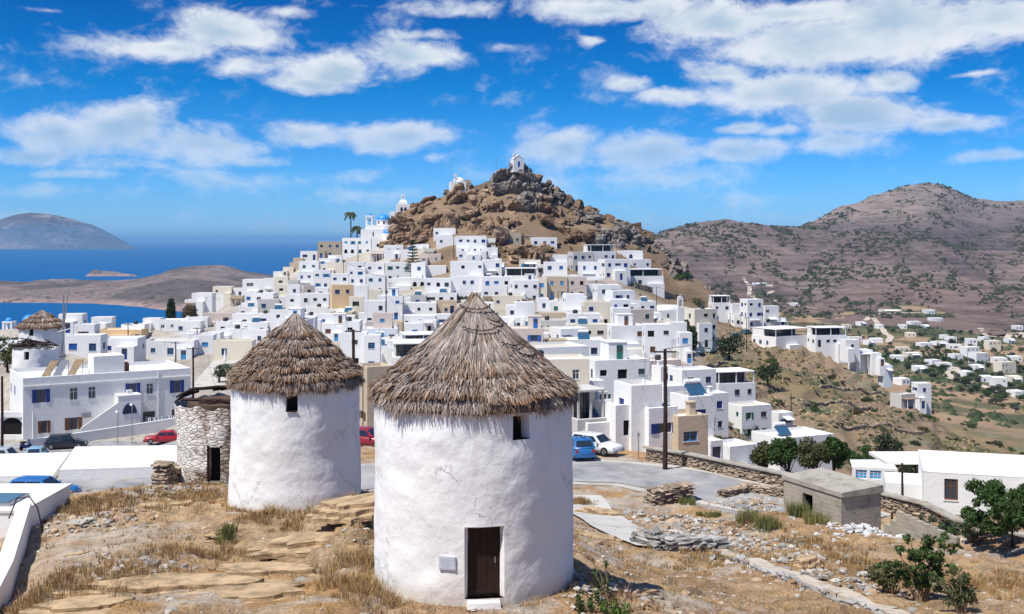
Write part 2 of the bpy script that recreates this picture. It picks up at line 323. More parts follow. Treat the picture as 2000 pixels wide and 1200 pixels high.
# ------------------------------------------------------------------ the ground
PX0, PX1, PXS = -1000.0, 3000.0, 6.0
pxs = np.arange(PX0, PX1+1, PXS)
ds = [4.0]
while ds[-1] < 1050: ds.append(ds[-1]*(1.0075 if ds[-1] < 480 else 1.012))
ds = np.array(ds)
COL = {
 -1000: [(4,-2.5),(20,-7.5),(40,-12),(60,-14.5),(65.8,-14.5),(68,-16),(76,-22),(120,-22.7),(138,-17.5),(220,-17.5),(300,-35),(500,-80),(760,-114)],
 -100: [(4,-2.5),(20,-8.2),(30,-11.3),(44,-12.8),(58,-13.8),(61,-14.5),(65.8,-14.5),(68,-16),(76,-22),(120,-22.7),(136,-22.7),(140,-17.5),(205,-17.5),(250,-24),(290,-28),(320,-38),(500,-85),(760,-114)],
 30: [(4,-2.5),(20,-8),(26,-9.9),(30,-10.7),(40,-11.7),(47,-12.1),(56,-12.9),(60.5,-14.5),(65.8,-14.5),(68,-16),(76,-22),(80,-22.6),(120,-22.7),(132,-22.7),(140,-17.5),(205,-17.5),(240,-22),(270,-26),(300,-28),(330,-38),(500,-85),(760,-114)],
 130: [(4,-2.2),(20,-7.3),(25,-8.6),(30,-9.6),(40,-11.0),(47,-11.8),(55,-12.6),(60.5,-14.5),(65.8,-14.5),(68,-16),(76,-22),(80,-22.6),(120,-22.7),(134,-22.7),(142,-17.6),(200,-18.0),(240,-23),(280,-26),(320,-28.5),(350,-38),(500,-85),(760,-114)],
 300: [(4,-2.2),(20,-7.2),(25,-8.4),(30,-9.3),(35,-10.0),(45,-11.1),(52,-11.8),(55,-12.3),(60.5,-14.5),(65.8,-14.5),(68,-16),(76,-22),(80,-22.6),(125,-22.7),(136,-22.6),(146,-20.5),(200,-20.8),(240,-23.4),(290,-25.5),(330,-26.6),(355,-36),(500,-85),(760,-114)],
 440: [(4,-2.2),(20,-7.1),(25,-8.4),(30,-9.2),(38,-10.1),(45,-10.7),(52,-11.5),(57,-12.4),(62,-14.6),(66.5,-14.6),(70,-17),(78,-20.5),(100,-21),(135,-20.5),(146,-20.2),(196,-20.2),(215,-22),(260,-23),(320,-23.6),(370,-23.8),(405,-23.5),(430,-34),(560,-85),(760,-114)],
 535: [(4,-2.2),(20,-7.1),(25,-8.4),(30,-9.2),(38,-10.0),(45,-10.6),(52,-11.5),(60,-13.7),(64,-14.7),(67,-14.8),(78,-18.5),(100,-20),(140,-20.3),(196,-20.3),(215,-22),(260,-22.8),(320,-21.8),(370,-19.5),(400,-17),(418,-15.6),(432,-22),(560,-84),(760,-114)],
 577: [(4,-2.2),(20,-7.1),(25,-8.3),(30,-9.2),(38,-10.0),(45,-10.55),(52,-11.6),(60,-13.9),(64,-14.8),(70,-15),(76,-15.3),(84,-17),(100,-19.5),(140,-20.2),(196,-20.3),(215,-22),(260,-22.5),(300,-21.6),(340,-18.6),(380,-14),(405,-11),(418,-10.2),(435,-20),(560,-80),(760,-114)],
 630: [(4,-2.2),(20,-7.1),(25,-8.4),(30,-9.1),(36,-9.4),(40,-9.5),(45,-10.6),(53,-12.2),(61,-14.5),(65,-15),(80,-15.4),(88,-17.5),(100,-19.5),(170,-21.0),(215,-22.3),(260,-22.4),(300,-21.0),(340,-17.5),(380,-11.8),(405,-8),(418,-6.8),(435,-17),(560,-78),(760,-114)],
 690: [(4,-2.2),(20,-7.1),(25,-8.4),(29,-9.1),(33,-8.9),(36,-8.55),(39,-8.8),(45,-10.6),(55,-13.0),(62,-14.8),(66,-15.2),(82,-15.5),(88,-17.5),(100,-19.5),(170,-21.5),(215,-22.5),(260,-22.2),(300,-20.3),(340,-16.5),(380,-10.5),(400,-6.5),(415,-4.6),(440,-16),(560,-75),(760,-114)],
 740: [(4,-2.2),(20,-7.4),(26,-9.0),(30,-9.15),(36,-9.3),(45,-10.9),(55,-13.2),(62,-15.1),(82,-15.5),(88,-17.5),(100,-19.5),(170,-21.7),(215,-22.5),(260,-22),(300,-19.5),(340,-15.5),(375,-9),(400,-2.5),(417,-0.3),(440,-12),(560,-75),(760,-114)],
 775: [(4,-2.2),(20,-7.4),(26,-9.0),(30,-9.15),(36,-9.4),(45,-11.0),(55,-13.4),(62,-15.2),(82,-15.5),(88,-17.5),(100,-19.5),(170,-21.7),(215,-22.5),(260,-22),(300,-19.3),(340,-14.5),(370,-8),(390,-1),(402,6),(415,10.5),(430,5),(480,-30),(600,-80),(760,-114)],
 880: [(4,-2.2),(20,-7.4),(26,-9.0),(30,-9.15),(36,-9.4),(45,-11.2),(55,-13.6),(62,-15.2),(82,-15.5),(88,-17.5),(100,-19.5),(170,-21.8),(215,-22.5),(260,-22),(300,-19),(335,-12.5),(360,-4),(378,3),(395,12),(410,18.0),(425,16),(470,-20),(600,-80),(760,-114)],
 1010: [(4,-2.2),(20,-7.4),(26,-9.0),(30,-9.15),(36,-9.6),(45,-11.6),(55,-13.8),(62,-15.2),(82,-15.5),(88,-17.5),(100,-19.5),(170,-21.8),(215,-22.4),(260,-21.6),(300,-18.6),(335,-12),(352,-6),(370,0.5),(385,9),(400,18.5),(412,25.6),(425,23),(480,-20),(600,-80),(760,-114)],
 1100: [(4,-2.2),(20,-7.4),(26,-9.0),(30,-9.2),(36,-10.0),(45,-12.0),(52,-13.4),(62,-15.3),(82,-15.6),(87,-16.8),(95,-18),(130,-20.3),(170,-21.8),(215,-22.2),(260,-21.2),(300,-18.2),(335,-12),(360,-5.5),(385,2.5),(400,9),(415,15.8),(428,13),(480,-20),(600,-72),(760,-110)],
 1200: [(4,-2.2),(20,-7.5),(26,-9.0),(30,-9.6),(40,-11.6),(50,-13.5),(57,-14.7),(62,-15.4),(82,-15.6),(87,-16.5),(95,-18),(130,-20.8),(170,-22.4),(215,-23),(260,-22),(300,-18.8),(335,-13.5),(360,-7),(385,0),(405,6.4),(420,4),(480,-25),(600,-68),(1000,-60)],
 1300: [(4,-2.2),(20,-7.7),(26,-9.2),(30,-10.0),(40,-12.0),(50,-13.6),(57,-14.8),(62,-15.5),(80,-15.6),(86,-17.5),(95,-19.2),(130,-22.8),(170,-24.8),(215,-25.8),(260,-25.6),(300,-23.5),(340,-20),(370,-14.5),(390,-8.5),(402,-4.5),(415,-8),(480,-45),(600,-68),(1000,-60)],
 1400: [(4,-2.2),(20,-8),(26,-9.6),(33,-11.0),(42,-12.4),(50,-13.8),(57,-14.9),(62,-15.5),(79,-15.6),(84,-18),(95,-21),(130,-27),(160,-30),(200,-31.2),(240,-30.6),(290,-29.5),(340,-27),(360,-23),(385,-19),(400,-26),(480,-55),(600,-68),(1000,-62)],
 1500: [(4,-2.2),(20,-8.2),(26,-9.8),(33,-11.2),(42,-12.5),(50,-13.5),(57,-14.3),(61,-15.2),(73,-15.6),(79,-18.5),(95,-23),(130,-29.5),(150,-32.3),(190,-37.3),(215,-37),(260,-34.3),(300,-29.8),(335,-27.0),(352,-27.5),(365,-33),(450,-58),(520,-68),(900,-67),(1000,-62)],
 1600: [(4,-2.2),(20,-8.2),(26,-9.9),(33,-11.2),(42,-12.6),(50,-13.6),(57,-14.3),(60,-15.3),(69,-15.6),(75,-18.5),(95,-24),(130,-30.5),(160,-34),(195,-38.5),(215,-38),(260,-36.5),(300,-33),(318,-32),(330,-35),(450,-60),(520,-68),(900,-67),(1000,-62)],
 1700: [(4,-2.2),(20,-8.2),(26,-9.9),(33,-11.2),(42,-12.8),(50,-13.7),(55,-14.2),(58,-15.3),(65.5,-15.6),(71,-18.5),(95,-25),(130,-30),(170,-36.5),(200,-39.5),(240,-39.5),(280,-37.5),(298,-37.3),(315,-42),(400,-62),(480,-69),(900,-68),(1000,-62)],
 1800: [(4,-2.2),(20,-8.2),(26,-9.9),(33,-11.2),(42,-12.9),(48,-13.5),(51,-13.75),(53.5,-15.2),(62.5,-15.6),(68,-18.5),(80,-22.5),(96,-24.0),(112,-25.5),(140,-32),(180,-40),(220,-42),(262,-40),(280,-44),(350,-60),(440,-70),(900,-68),(1000,-62)],
 1900: [(4,-2.2),(20,-8.2),(26,-9.9),(33,-11.2),(42,-12.9),(47,-13.4),(49.5,-13.65),(52,-15.0),(58,-15.4),(64,-18.5),(76,-22.5),(96,-24.0),(112,-26.5),(150,-37),(200,-44),(248,-45.5),(270,-50),(340,-66),(420,-72),(900,-70),(1000,-64)],
 2050: [(4,-2.2),(20,-8.2),(26,-9.9),(33,-11.2),(42,-12.8),(44,-12.9),(46,-13.1),(50,-14.8),(54,-15.2),(60,-18.5),(72,-22.5),(96,-24.0),(112,-28),(150,-42),(200,-50),(245,-53),(300,-68),(380,-74),(900,-72),(1000,-66)],
 3000: [(4,-2.2),(20,-8.2),(40,-12.5),(57,-15.6),(100,-24),(200,-52),(300,-70),(900,-72),(1000,-66)],
}
keys = sorted(COL)
tab = np.array([np.interp(ds, [a for a, b in COL[k]], [b for a, b in COL[k]]) for k in keys])   # cols x depths
# round the corners of the profiles a little along depth
ker = np.array([1, 2, 3, 2, 1.])/9
tab = np.array([np.convolve(np.pad(r, 2, 'edge'), ker, 'valid') for r in tab])
base = np.array([np.interp(pxs, keys, tab[:, j]) for j in range(len(ds))])                       # depths x px
ker = np.exp(-np.linspace(-2, 2, 7)**2/2); ker /= ker.sum()
base = np.array([np.convolve(np.pad(r, 3, 'edge'), ker, 'valid') for r in base])
PXG, DG = np.meshgrid(pxs, ds)
XG = (PXG-1000)/F*DG; YG = DG
def sstep(x, a, b):
    t = np.clip((x-a)/(b-a), 0, 1); return t*t*(3-2*t)
# calm zones: road, plaza, the mills' feet
def seg_dist(X, Y, pts):
    r = np.full(np.shape(X), 1e9)
    for (x0, y0), (x1, y1) in zip(pts[:-1], pts[1:]):
        L = (x1-x0)**2+(y1-y0)**2; t = np.clip(((X-x0)*(x1-x0)+(Y-y0)*(y1-y0))/L, 0, 1)
        r = np.minimum(r, np.hypot(X-(x0+t*(x1-x0)), Y-(y0+t*(y1-y0))))
    return r
ROAD = [(-62, 63.2), (-40, 63.2), (-27, 63.2), (-19, 64.5), (-12, 68.5), (-4, 73), (4, 74.2), (9, 73), (13, 68.5), (16.2, 64.3), (19.2, 60.3), (21.8, 55), (23.5, 48), (24.5, 38)]
ROADW = 4.0
LANE = [(4.0, 66.0), (4.6, 60.0), (4.9, 54.0), (5.6, 49.0), (6.5, 46.0)]
STREET = [(-75, 116), (-56, 117), (-40, 118.5), (-28, 124)]
rd = np.minimum(seg_dist(XG, YG, ROAD), 50)
MILLS = [(-1.03, 30.0, 2.68, -9.15), (-8.85, 45.0, 2.66, -10.6), (-14.3, 55.0, 2.4, -11.75)]
calm = np.ones_like(base)
calm *= 0.03+0.97*sstep(rd, ROADW, ROADW+4)
calm *= 0.02+0.98*sstep(seg_dist(XG, YG, LANE), 1.9, 3.4)
for (mx, my, mr, mz) in MILLS:
    dd = np.hypot(XG-mx, YG-my); calm *= 0.15+0.85*sstep(dd, mr, mr+1.5)
plz = (PXG > 380)*(PXG < 620)*(DG > 146)*(DG < 197); calm = np.where(plz, 0.05, calm)
calm = np.where((PXG < 420)*(DG > 76)*(DG < 140), 0.05, calm)
# near ground: layered schist shelves
near = 1-sstep(DG, 70, 110)
und = fbm(XG*0.16, YG*0.16, 0, 4, 11)*0.55+fbm(XG*0.9, YG*0.9, 0, 4, 21)*0.10
lay = XG*0.25+YG*0.45+base*2.2+fbm(XG*0.35, YG*0.5, 0, 4, 31)*1.1
fl = np.floor(lay*1.4); fr = lay*1.4-fl
shelf = (fl+sstep(fr, 0.72, 1.0))/1.4-lay
rockm = sstep(fbm(XG*0.13+5, YG*0.2, 0, 3, 41), -0.12, 0.12)
rockm = np.maximum(rockm, sstep(PXG, 480, 600)*(1-sstep(PXG, 760, 800))*sstep(DG, 30, 33)*(1-sstep(DG, 42, 45)))
nearn = und+shelf*0.42*rockm+np.abs(fbm(XG*2.3, YG*2.3, 0, 3, 51))*0.05*(1-rockm)
# slopes: bumps, gullies, terraces
slope = (DG > 90)
town = ((PXG > 330)*(PXG < 1330)*(DG > 80)*(DG < 425))
slp = fbm(XG*0.03, YG*0.03, 0, 5, 61)*3.2+fbm(XG*0.2, YG*0.2, 0, 4, 71)*0.7
ter = base*0.55+fbm(XG*0.02, YG*0.02, 0, 3, 81)*1.5
tfl = np.floor(ter); tsh = (tfl+sstep(ter-tfl, 0.75, 1.0)-ter)/0.55
spur = sstep(PXG, 1330, 1420)*sstep(DG, 165, 200)*(1-sstep(DG, 330, 420))
slp = slp*np.where(town, 0.22, 1.0)*np.where(DG > 430, 0.6, 1)*np.where((PXG > 1380)*(DG < 165), .3, 1)+tsh*spur*0.9
HG = base+calm*(near*nearn+(1-near)*slp)
# the road bed itself is level
roadz = np.interp(XG, [-40, -27, -19, -12, -4, 4, 19, 21.5, 23.5, 26], [-14.5, -14.5, -14.6, -15.0, -15.4, -15.55, -15.6, -15.5, -14.9, -14.2])
rwv = np.interp(XG, [14, 19], [ROADW, 2.5]); rb = 1-np.clip((rd-rwv)/np.interp(XG, [14, 19], [2.2, .9]), 0, 1); rb = rb*rb*(3-2*rb)
HG = HG*(1-rb)+roadz*rb
ps = 1-sstep(np.abs(DG-172), 22, 27); pp = sstep(PXG, 370, 390)*(1-sstep(PXG, 640, 680))*ps
HG = HG*(1-pp)+(-20.25)*pp
for (mx, my, mr, mz) in MILLS:
    dd = np.hypot(XG-mx, YG-my); k = 1-sstep(dd, mr*0.9, mr+1.3); HG = HG*(1-k)+(mz+ (HG-mz)*0.25)*k
lds = np.log(ds)
def hz_pd(px, d):
    """ground height at photo column px and depth d"""
    i = np.clip((px-PX0)/PXS, 0, len(pxs)-1.001); j = np.interp(math.log(max(d, 4.01)), lds, np.arange(len(ds))); j = min(j, len(ds)-1.001)
    i0, j0 = int(i), int(j); a, b = i-i0, j-j0
    return float(HG[j0, i0]*(1-a)*(1-b)+HG[j0, i0+1]*a*(1-b)+HG[j0+1, i0]*(1-a)*b+HG[j0+1, i0+1]*a*b)
def gz(x, y): return hz_pd(1000+F*x/y, y)
def hit(px, py, up=0.0, d0=12.0, d1=1000.0):
    """first depth at which the sight line through a photo point meets the ground raised by up"""
    d = d0; s = (py-HY)/F
    while d < d1:
        if hz_pd(px, d)+up >= -s*d: return d
        d *= 1.004
    return None
def ground_pt(px, py, d=None, d0=12.0):
    d = d or hit(px, py, 0, d0) or 400.0
    x = (px-1000)/F*d; return Vector((x, d, hz_pd(px, d)))

# colour of the ground, as base colour by place
def lerp(a, b, t): return a*(1-t[..., None])+b*t[..., None]
soil = np.array([0.40, 0.255, 0.14]); straw = np.array([0.46, 0.285, 0.13]); pale = np.array([0.50, 0.43, 0.345]); grey = np.array([0.40, 0.385, 0.36])
rust = np.array([0.36, 0.20, 0.10]); dryg = np.array([0.24, 0.18, 0.10]); olive = np.array([0.10, 0.11, 0.045]); grn = np.array([0.045, 0.075, 0.03])
field = np.array([0.42, 0.29, 0.18])
A = fbm(XG*0.22, YG*0.3, 0, 5, 101); B = fbm(XG*0.5, YG*0.7, 0, 5, 111); D3 = fbm(XG*1.7, YG*2.2, 0, 4, 121)
ncol = lerp(np.broadcast_to(soil, XG.shape+(3,)), straw, sstep(A, -0.05, 0.25))
ncol = lerp(ncol, pale, sstep(B, 0.0, 0.25)*0.9); ncol = lerp(ncol, grey, sstep(fbm(XG*0.35+9, YG*0.5, 0, 4, 131), 0.15, 0.4)*0.7)
ncol = lerp(ncol, pale, sstep(np.hypot(XG+14, (YG-42)*0.8), 9, 3)*0.7)
ncol = lerp(ncol, rust, sstep(D3, 0.05, 0.4)*0.6)
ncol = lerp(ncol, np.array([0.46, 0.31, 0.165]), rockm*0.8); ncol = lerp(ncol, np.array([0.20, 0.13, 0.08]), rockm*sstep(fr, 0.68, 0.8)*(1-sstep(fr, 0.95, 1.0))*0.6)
A2 = fbm(XG*0.03, YG*0.03, 0, 5, 141); B2 = fbm(XG*0.12, YG*0.12, 0, 5, 151)
scol = lerp(np.broadcast_to(np.array([0.27, 0.195, 0.13]), XG.shape+(3,)), dryg, sstep(A2, -0.1, 0.35)); scol = lerp(scol, pale*0.9, sstep(B2, 0.15, 0.4)*0.6)
grnm = sstep(PXG-1000-(DG-200)*1.6, 560, 760)*sstep(DG, 205, 245)
scol = lerp(scol, olive, np.maximum(sstep(B2+A2*0.5, 0.02, 0.3)*0.6, grnm*sstep(B2, -0.25, 0.2)*0.85))
vcol = lerp(np.broadcast_to(field*0.8, XG.shape+(3,)), np.array([.13,.12,.065]), sstep(fbm(XG*0.012, YG*0.02, 0, 4, 161), -0.06, 0.08)); vcol = lerp(vcol, np.array([.07,.085,.045]), sstep(fbm(XG*0.05, YG*0.06, 0, 5, 171), 0.02, 0.2)*.8)
tcol = np.array([0.42, 0.38, 0.32])*(1+0.3*B2[..., None])
scol = lerp(scol, np.array([.22, .155, .10])*(1+.5*B2[..., None]), sstep(DG, 335, 350)*(PXG > 760)*(PXG < 1440)*(DG < 440)); colr = lerp(ncol, scol, sstep(DG, 80, 100)); colr = lerp(colr, vcol, sstep(DG, 380, 460)*sstep(PXG, 1250, 1350))
colr = lerp(colr, tcol, (sstep(PXG, -200, 0)*(1-sstep(PXG, 1300, 1400))*sstep(DG, 84, 100)*(1-sstep(DG, np.where(PXG < 760, 440, 325), np.where(PXG < 760, 460, 345)))))
asph = (1-sstep(rd, ROADW-0.2, ROADW+0.3))*(XG < 19)
colr = lerp(colr, grey, asph)
colr = np.clip(colr, 0.01, 0.9)

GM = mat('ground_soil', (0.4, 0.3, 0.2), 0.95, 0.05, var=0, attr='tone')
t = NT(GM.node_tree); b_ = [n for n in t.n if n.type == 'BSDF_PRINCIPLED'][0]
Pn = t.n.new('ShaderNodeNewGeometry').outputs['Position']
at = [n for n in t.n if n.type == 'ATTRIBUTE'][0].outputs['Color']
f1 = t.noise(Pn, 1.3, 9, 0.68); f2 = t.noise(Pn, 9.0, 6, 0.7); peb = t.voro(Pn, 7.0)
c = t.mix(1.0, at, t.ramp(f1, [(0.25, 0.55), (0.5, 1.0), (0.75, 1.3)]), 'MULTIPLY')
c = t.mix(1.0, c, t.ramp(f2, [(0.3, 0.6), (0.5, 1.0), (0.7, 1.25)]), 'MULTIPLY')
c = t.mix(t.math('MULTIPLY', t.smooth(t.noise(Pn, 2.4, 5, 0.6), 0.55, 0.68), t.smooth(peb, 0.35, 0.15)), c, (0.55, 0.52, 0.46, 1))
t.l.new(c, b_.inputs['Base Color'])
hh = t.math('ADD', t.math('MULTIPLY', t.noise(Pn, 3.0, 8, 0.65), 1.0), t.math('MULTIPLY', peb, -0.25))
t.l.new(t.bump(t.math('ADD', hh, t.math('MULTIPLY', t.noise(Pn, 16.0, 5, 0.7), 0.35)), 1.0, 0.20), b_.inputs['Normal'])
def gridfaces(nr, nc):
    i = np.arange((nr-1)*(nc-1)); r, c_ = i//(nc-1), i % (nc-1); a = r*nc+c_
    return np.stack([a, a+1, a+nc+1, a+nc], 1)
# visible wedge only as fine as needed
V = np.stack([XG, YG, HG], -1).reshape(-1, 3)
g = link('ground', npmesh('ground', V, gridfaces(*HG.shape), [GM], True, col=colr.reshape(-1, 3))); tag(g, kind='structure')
# ground behind and beside the camera, so that the place does not stop at the lens
gb = MB(); n = 24
gb.add([(-5000, -3000, -6), (5000, -3000, -6), (5000, 3.9, -6.5), (-5000, 3.9, -6.5)], [(0, 1, 2, 3)])
o = gb.build('ground', MATS['ground_soil']); tag(o, kind='structure')
me = o.data; a_ = me.attributes.new('tone', 'FLOAT_COLOR', 'POINT'); a_.data.foreach_set('color', np.tile([0.4, 0.3, 0.19, 1], 4).astype(np.float32))

# sea
sm_ = mat('sea_water', (0.0, 0.085, 0.25), 0.5, 0.06, var=0.12, scale=0.004, bump=0.3, bscale=0.25)
mb = MB(); k = 64; rr = [1, 500, 1500, 4000, 12000, 30000, 60000, 200000]
mb.lathe([(r_, -110 - (r_*r_)/(2*6.371e6)*0.0) for r_ in rr], 64)
tag(mb.build('sea', sm_, smooth=True), kind='structure')

# far ridges
def ridge(name, cols, depths, ridge_d, mat_, amp, fs, step=4, seed=0, colf=None, near_z=-116, pw=1.0):
    """cols: px -> list of (depth, z)"""
    ks = sorted(cols); px = np.arange(ks[0], ks[-1]+1, step); dd = np.array(depths)
    tb = np.array([np.interp(dd, [a for a, b in cols[k_]], [b for a, b in cols[k_]]) for k_ in ks])
    hh = np.array([np.interp(px, ks, tb[:, j]) for j in range(len(dd))])
    kk = np.exp(-np.linspace(-2, 2, 5)**2/2); kk /= kk.sum()
    hh = np.array([np.convolve(np.pad(r_, 2, 'edge'), kk, 'valid') for r_ in hh])
    pg, dg = np.meshgrid(px, dd); xg = (pg-1000)/F*dg; yg = dg
    nz = fbm(xg*fs, yg*fs, 0, 6, seed, 0.5); rg = 1-np.abs(fbm(xg*fs*0.8+7, yg*fs*0.8, 0, 5, seed+9))*2.4
    land = sstep(hh, -112, -95) if near_z < -100 else 1.0
    hh = hh+amp*(nz*0.6+(rg-0.5)*0.55)*land
    col = colf(xg, yg, hh, nz, rg, pg, dg)
    return link(name, npmesh(name, np.stack([xg, yg, hh], -1).reshape(-1, 3), gridfaces(*hh.shape), [mat_], True, col=col.reshape(-1, 3))), (px, dd, hh)
MM = mat('hill_scrub', (0.3, 0.25, 0.2), 0.95, 0.05, var=0, attr='tone')
t = NT(MM.node_tree); b_ = [n for n in t.n if n.type == 'BSDF_PRINCIPLED'][0]
Pn = t.n.new('ShaderNodeNewGeometry').outputs['Position']; at = [n for n in t.n if n.type == 'ATTRIBUTE'][0].outputs['Color']
c = t.mix(1.0, at, t.ramp(t.noise(Pn, 0.03, 8, 0.7), [(0.3, 0.7), (0.5, 1.0), (0.7, 1.3)]), 'MULTIPLY')
bush = t.math('MULTIPLY', t.smooth(t.noise(Pn, 0.09, 4, 0.6), 0.50, 0.60), t.smooth(t.noise(Pn, 0.011, 3, 0.5), 0.42, 0.6))
c = t.mix(t.math('MULTIPLY', bush, 0.75), c, (0.04, 0.045, 0.03, 1))
c = t.mix(t.math('MULTIPLY', t.smooth(t.noise(Pn, 0.14, 6, 0.7), 0.58, 0.68), 0.5), c, (0.34, 0.29, 0.26, 1))
t.l.new(c, b_.inputs['Base Color']); t.l.new(t.bump(t.noise(Pn, 0.06, 8, 0.65), 0.9, 7.0), b_.inputs['Normal'])
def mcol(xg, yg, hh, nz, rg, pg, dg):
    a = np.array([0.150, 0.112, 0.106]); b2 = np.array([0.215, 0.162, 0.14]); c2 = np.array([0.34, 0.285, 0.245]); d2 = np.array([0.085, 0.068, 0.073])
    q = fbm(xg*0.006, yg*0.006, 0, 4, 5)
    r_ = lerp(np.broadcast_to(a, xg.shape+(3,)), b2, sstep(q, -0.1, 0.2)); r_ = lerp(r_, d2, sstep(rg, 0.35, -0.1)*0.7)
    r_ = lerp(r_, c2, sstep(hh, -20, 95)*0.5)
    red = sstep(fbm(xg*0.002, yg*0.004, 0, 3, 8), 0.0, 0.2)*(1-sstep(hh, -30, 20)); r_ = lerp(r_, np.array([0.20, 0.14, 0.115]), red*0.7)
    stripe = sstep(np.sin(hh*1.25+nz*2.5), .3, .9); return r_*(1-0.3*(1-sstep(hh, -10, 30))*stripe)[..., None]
def mprof(rd_, rz, b=950, bz=-67):
    o_ = [(b-90, bz-6), (b, bz)]
    for q in (0.12, 0.25, 0.4, 0.55, 0.7, 0.85, 0.95, 1.0): o_.append((b+(rd_-b)*q, bz+(rz-bz)*(q**1.15)))
    return o_+[(rd_+120, rz-8), (rd_+700, rz-90)]
MC = {900: [(800,-120),(2800,-120)], 1150: mprof(1450, -60, 900, -112), 1220: mprof(1480, -8, 760, -85), 1262: mprof(1500, 6, 760, -72), 1300: mprof(1500, 15.5, 800, -68), 1350: mprof(1500, 22, 850, -68),
      1420: mprof(1500, 25), 1480: mprof(1520, 19.5), 1540: mprof(1580, 18.7), 1570: mprof(1660, 28), 1640: mprof(1800, 53), 1700: mprof(1900, 78), 1760: mprof(1950, 93), 1810: mprof(2000, 104),
      1840: mprof(2000, 101), 1900: mprof(2000, 78), 1950: mprof(2000, 75), 2020: mprof(2000, 73), 2150: mprof(2050, 88), 2500: mprof(2100, 60), 3000: mprof(2200, 90)}
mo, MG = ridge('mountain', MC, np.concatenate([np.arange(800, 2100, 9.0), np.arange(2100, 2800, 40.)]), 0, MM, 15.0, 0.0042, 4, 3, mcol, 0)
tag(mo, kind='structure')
def hcol(xg, yg, hh, nz, rg, pg, dg):
    a = np.array([0.115, 0.092, 0.082]); b2 = np.array([0.21, 0.16, 0.14]); r_ = lerp(np.broadcast_to(a, xg.shape+(3,)), b2, sstep(nz+rg*0.3, 0.0, 0.4))
    return lerp(r_, np.array([0.33, 0.23, 0.20]), (1-sstep(hh, -108, -100))*0.9)
HC = {}
for px_, nc_, zr, fc_ in ((-900,1950,-95,2700),(-300,1930,-90,2750),(0,1905,-87,2750),(100,1900,-86.5,2750),(180,1880,-87,2700),(230,1840,-89,2600),(270,1790,-84,2600),(330,1700,-69,2600),(375,1650,-68,2550),(420,1620,-76,2500),(460,1600,-84,2450),(520,1600,-92,2400),(640,1600,-108,2300)):
    HC[px_] = [(nc_-60, -118), (nc_, -112), (nc_+40, -103), (nc_+160, (zr-103)/2+3), (2280, zr), (2400, zr-2), (fc_, -112), (fc_+50, -120)]
ho, _ = ridge('headland', HC, np.arange(1540, 2820, 9.0), 0, MM, 9.0, 0.008, 4, 13, hcol); tag(ho, kind='structure')
HC2 = {300: [(2700,-119),(3400,-119)], 320: [(2700,-112),(2900,-84),(3100,-112)], 350: [(2650,-112),(2900,-72),(3150,-114)], 375: [(2650,-112),(2900,-69),(3150,-114)], 435: [(2650,-112),(2900,-68),(3150,-114)],
       460: [(2650,-112),(2900,-76),(3150,-114)], 485: [(2650,-112),(2900,-84),(3150,-114)], 535: [(2650,-112),(2900,-94),(3150,-114)], 640: [(2650,-112),(2900,-104),(3150,-114)], 700: [(2650,-120),(3150,-120)]}
ho, _ = ridge('headland', HC2, np.arange(2600, 3200, 10.0), 0, MM, 4.0, 0.01, 3, 17, hcol); tag(ho, kind='structure')
def icol(xg, yg, hh, nz, rg, pg, dg): return lerp(np.broadcast_to(np.array([0.10, 0.10, 0.12]), xg.shape+(3,)), np.array([0.24, 0.21, 0.21]), sstep(nz*1.2-(rg-.5), -0.1, 0.5))  # darker tone leans blue: distance haze partly put into the island's base colour
IC = {}
for px_, py_ in ((-420,486),(-300,470),(-150,445),(-60,438),(0,430),(30,421),(60,418),(100,421),(130,430),(160,438),(190,446),(220,457),(245,470),(262,479),(272,487.5)):
    zr = -(py_-HY)/F*13600; IC[px_] = [(12300, -125), (12447, -112), (12800, -110+(zr+110)*0.45), (13200, -110+(zr+110)*0.8), (13600, zr), (14500, -120)]
IM = MM.copy(); IM.name = 'island_scrub'
for n_ in IM.node_tree.nodes:
    if n_.type == 'TEX_NOISE': n_.inputs['Scale'].default_value *= 0.16
    if n_.type == 'BUMP': n_.inputs['Distance'].default_value = 45
io, _ = ridge('far_island', IC, np.arange(12300, 14600, 45.0), 0, IM, 75.0, 0.0011, 3, 23, icol); tag(io, kind='structure')
SC = {}
for px_, py_ in ((160,543),(170,538),(177,529),(185,526),(195,529),(210,530),(225,531),(240,534),(255,535.5),(265,537),(272,543)):
    zr = -(py_-HY)/F*3310; SC[px_] = [(3250, -116), (3285, -110), (3310, zr), (3340, -110), (3380, -118)]
io, _ = ridge('rocky_islet', SC, np.arange(3250, 3381, 4.0), 0, MM, 2.5, 0.05, 2, 27, hcol); tag(io, kind='structure')

# the air between here and the far islands
hzm = bpy.data.materials.new('thin_haze'); hzm.use_nodes = True; hzm.node_tree.nodes.clear(); t = NT(hzm.node_tree)
out = t.n.new('ShaderNodeOutputMaterial'); pv_ = t.n.new('ShaderNodeVolumePrincipled'); t.l.new(pv_.outputs[0], out.inputs['Volume'])
pv_.inputs['Color'].default_value = (0.30, 0.62, 1.0, 1); pv_.inputs['Density'].default_value = 5.5e-5; pv_.inputs['Anisotropy'].default_value = 0.0
mb = MB(); mb.box(-210000, 210000, -210000, 210000, -135, 125); tag(mb.build('haze', hzm), kind='stuff')

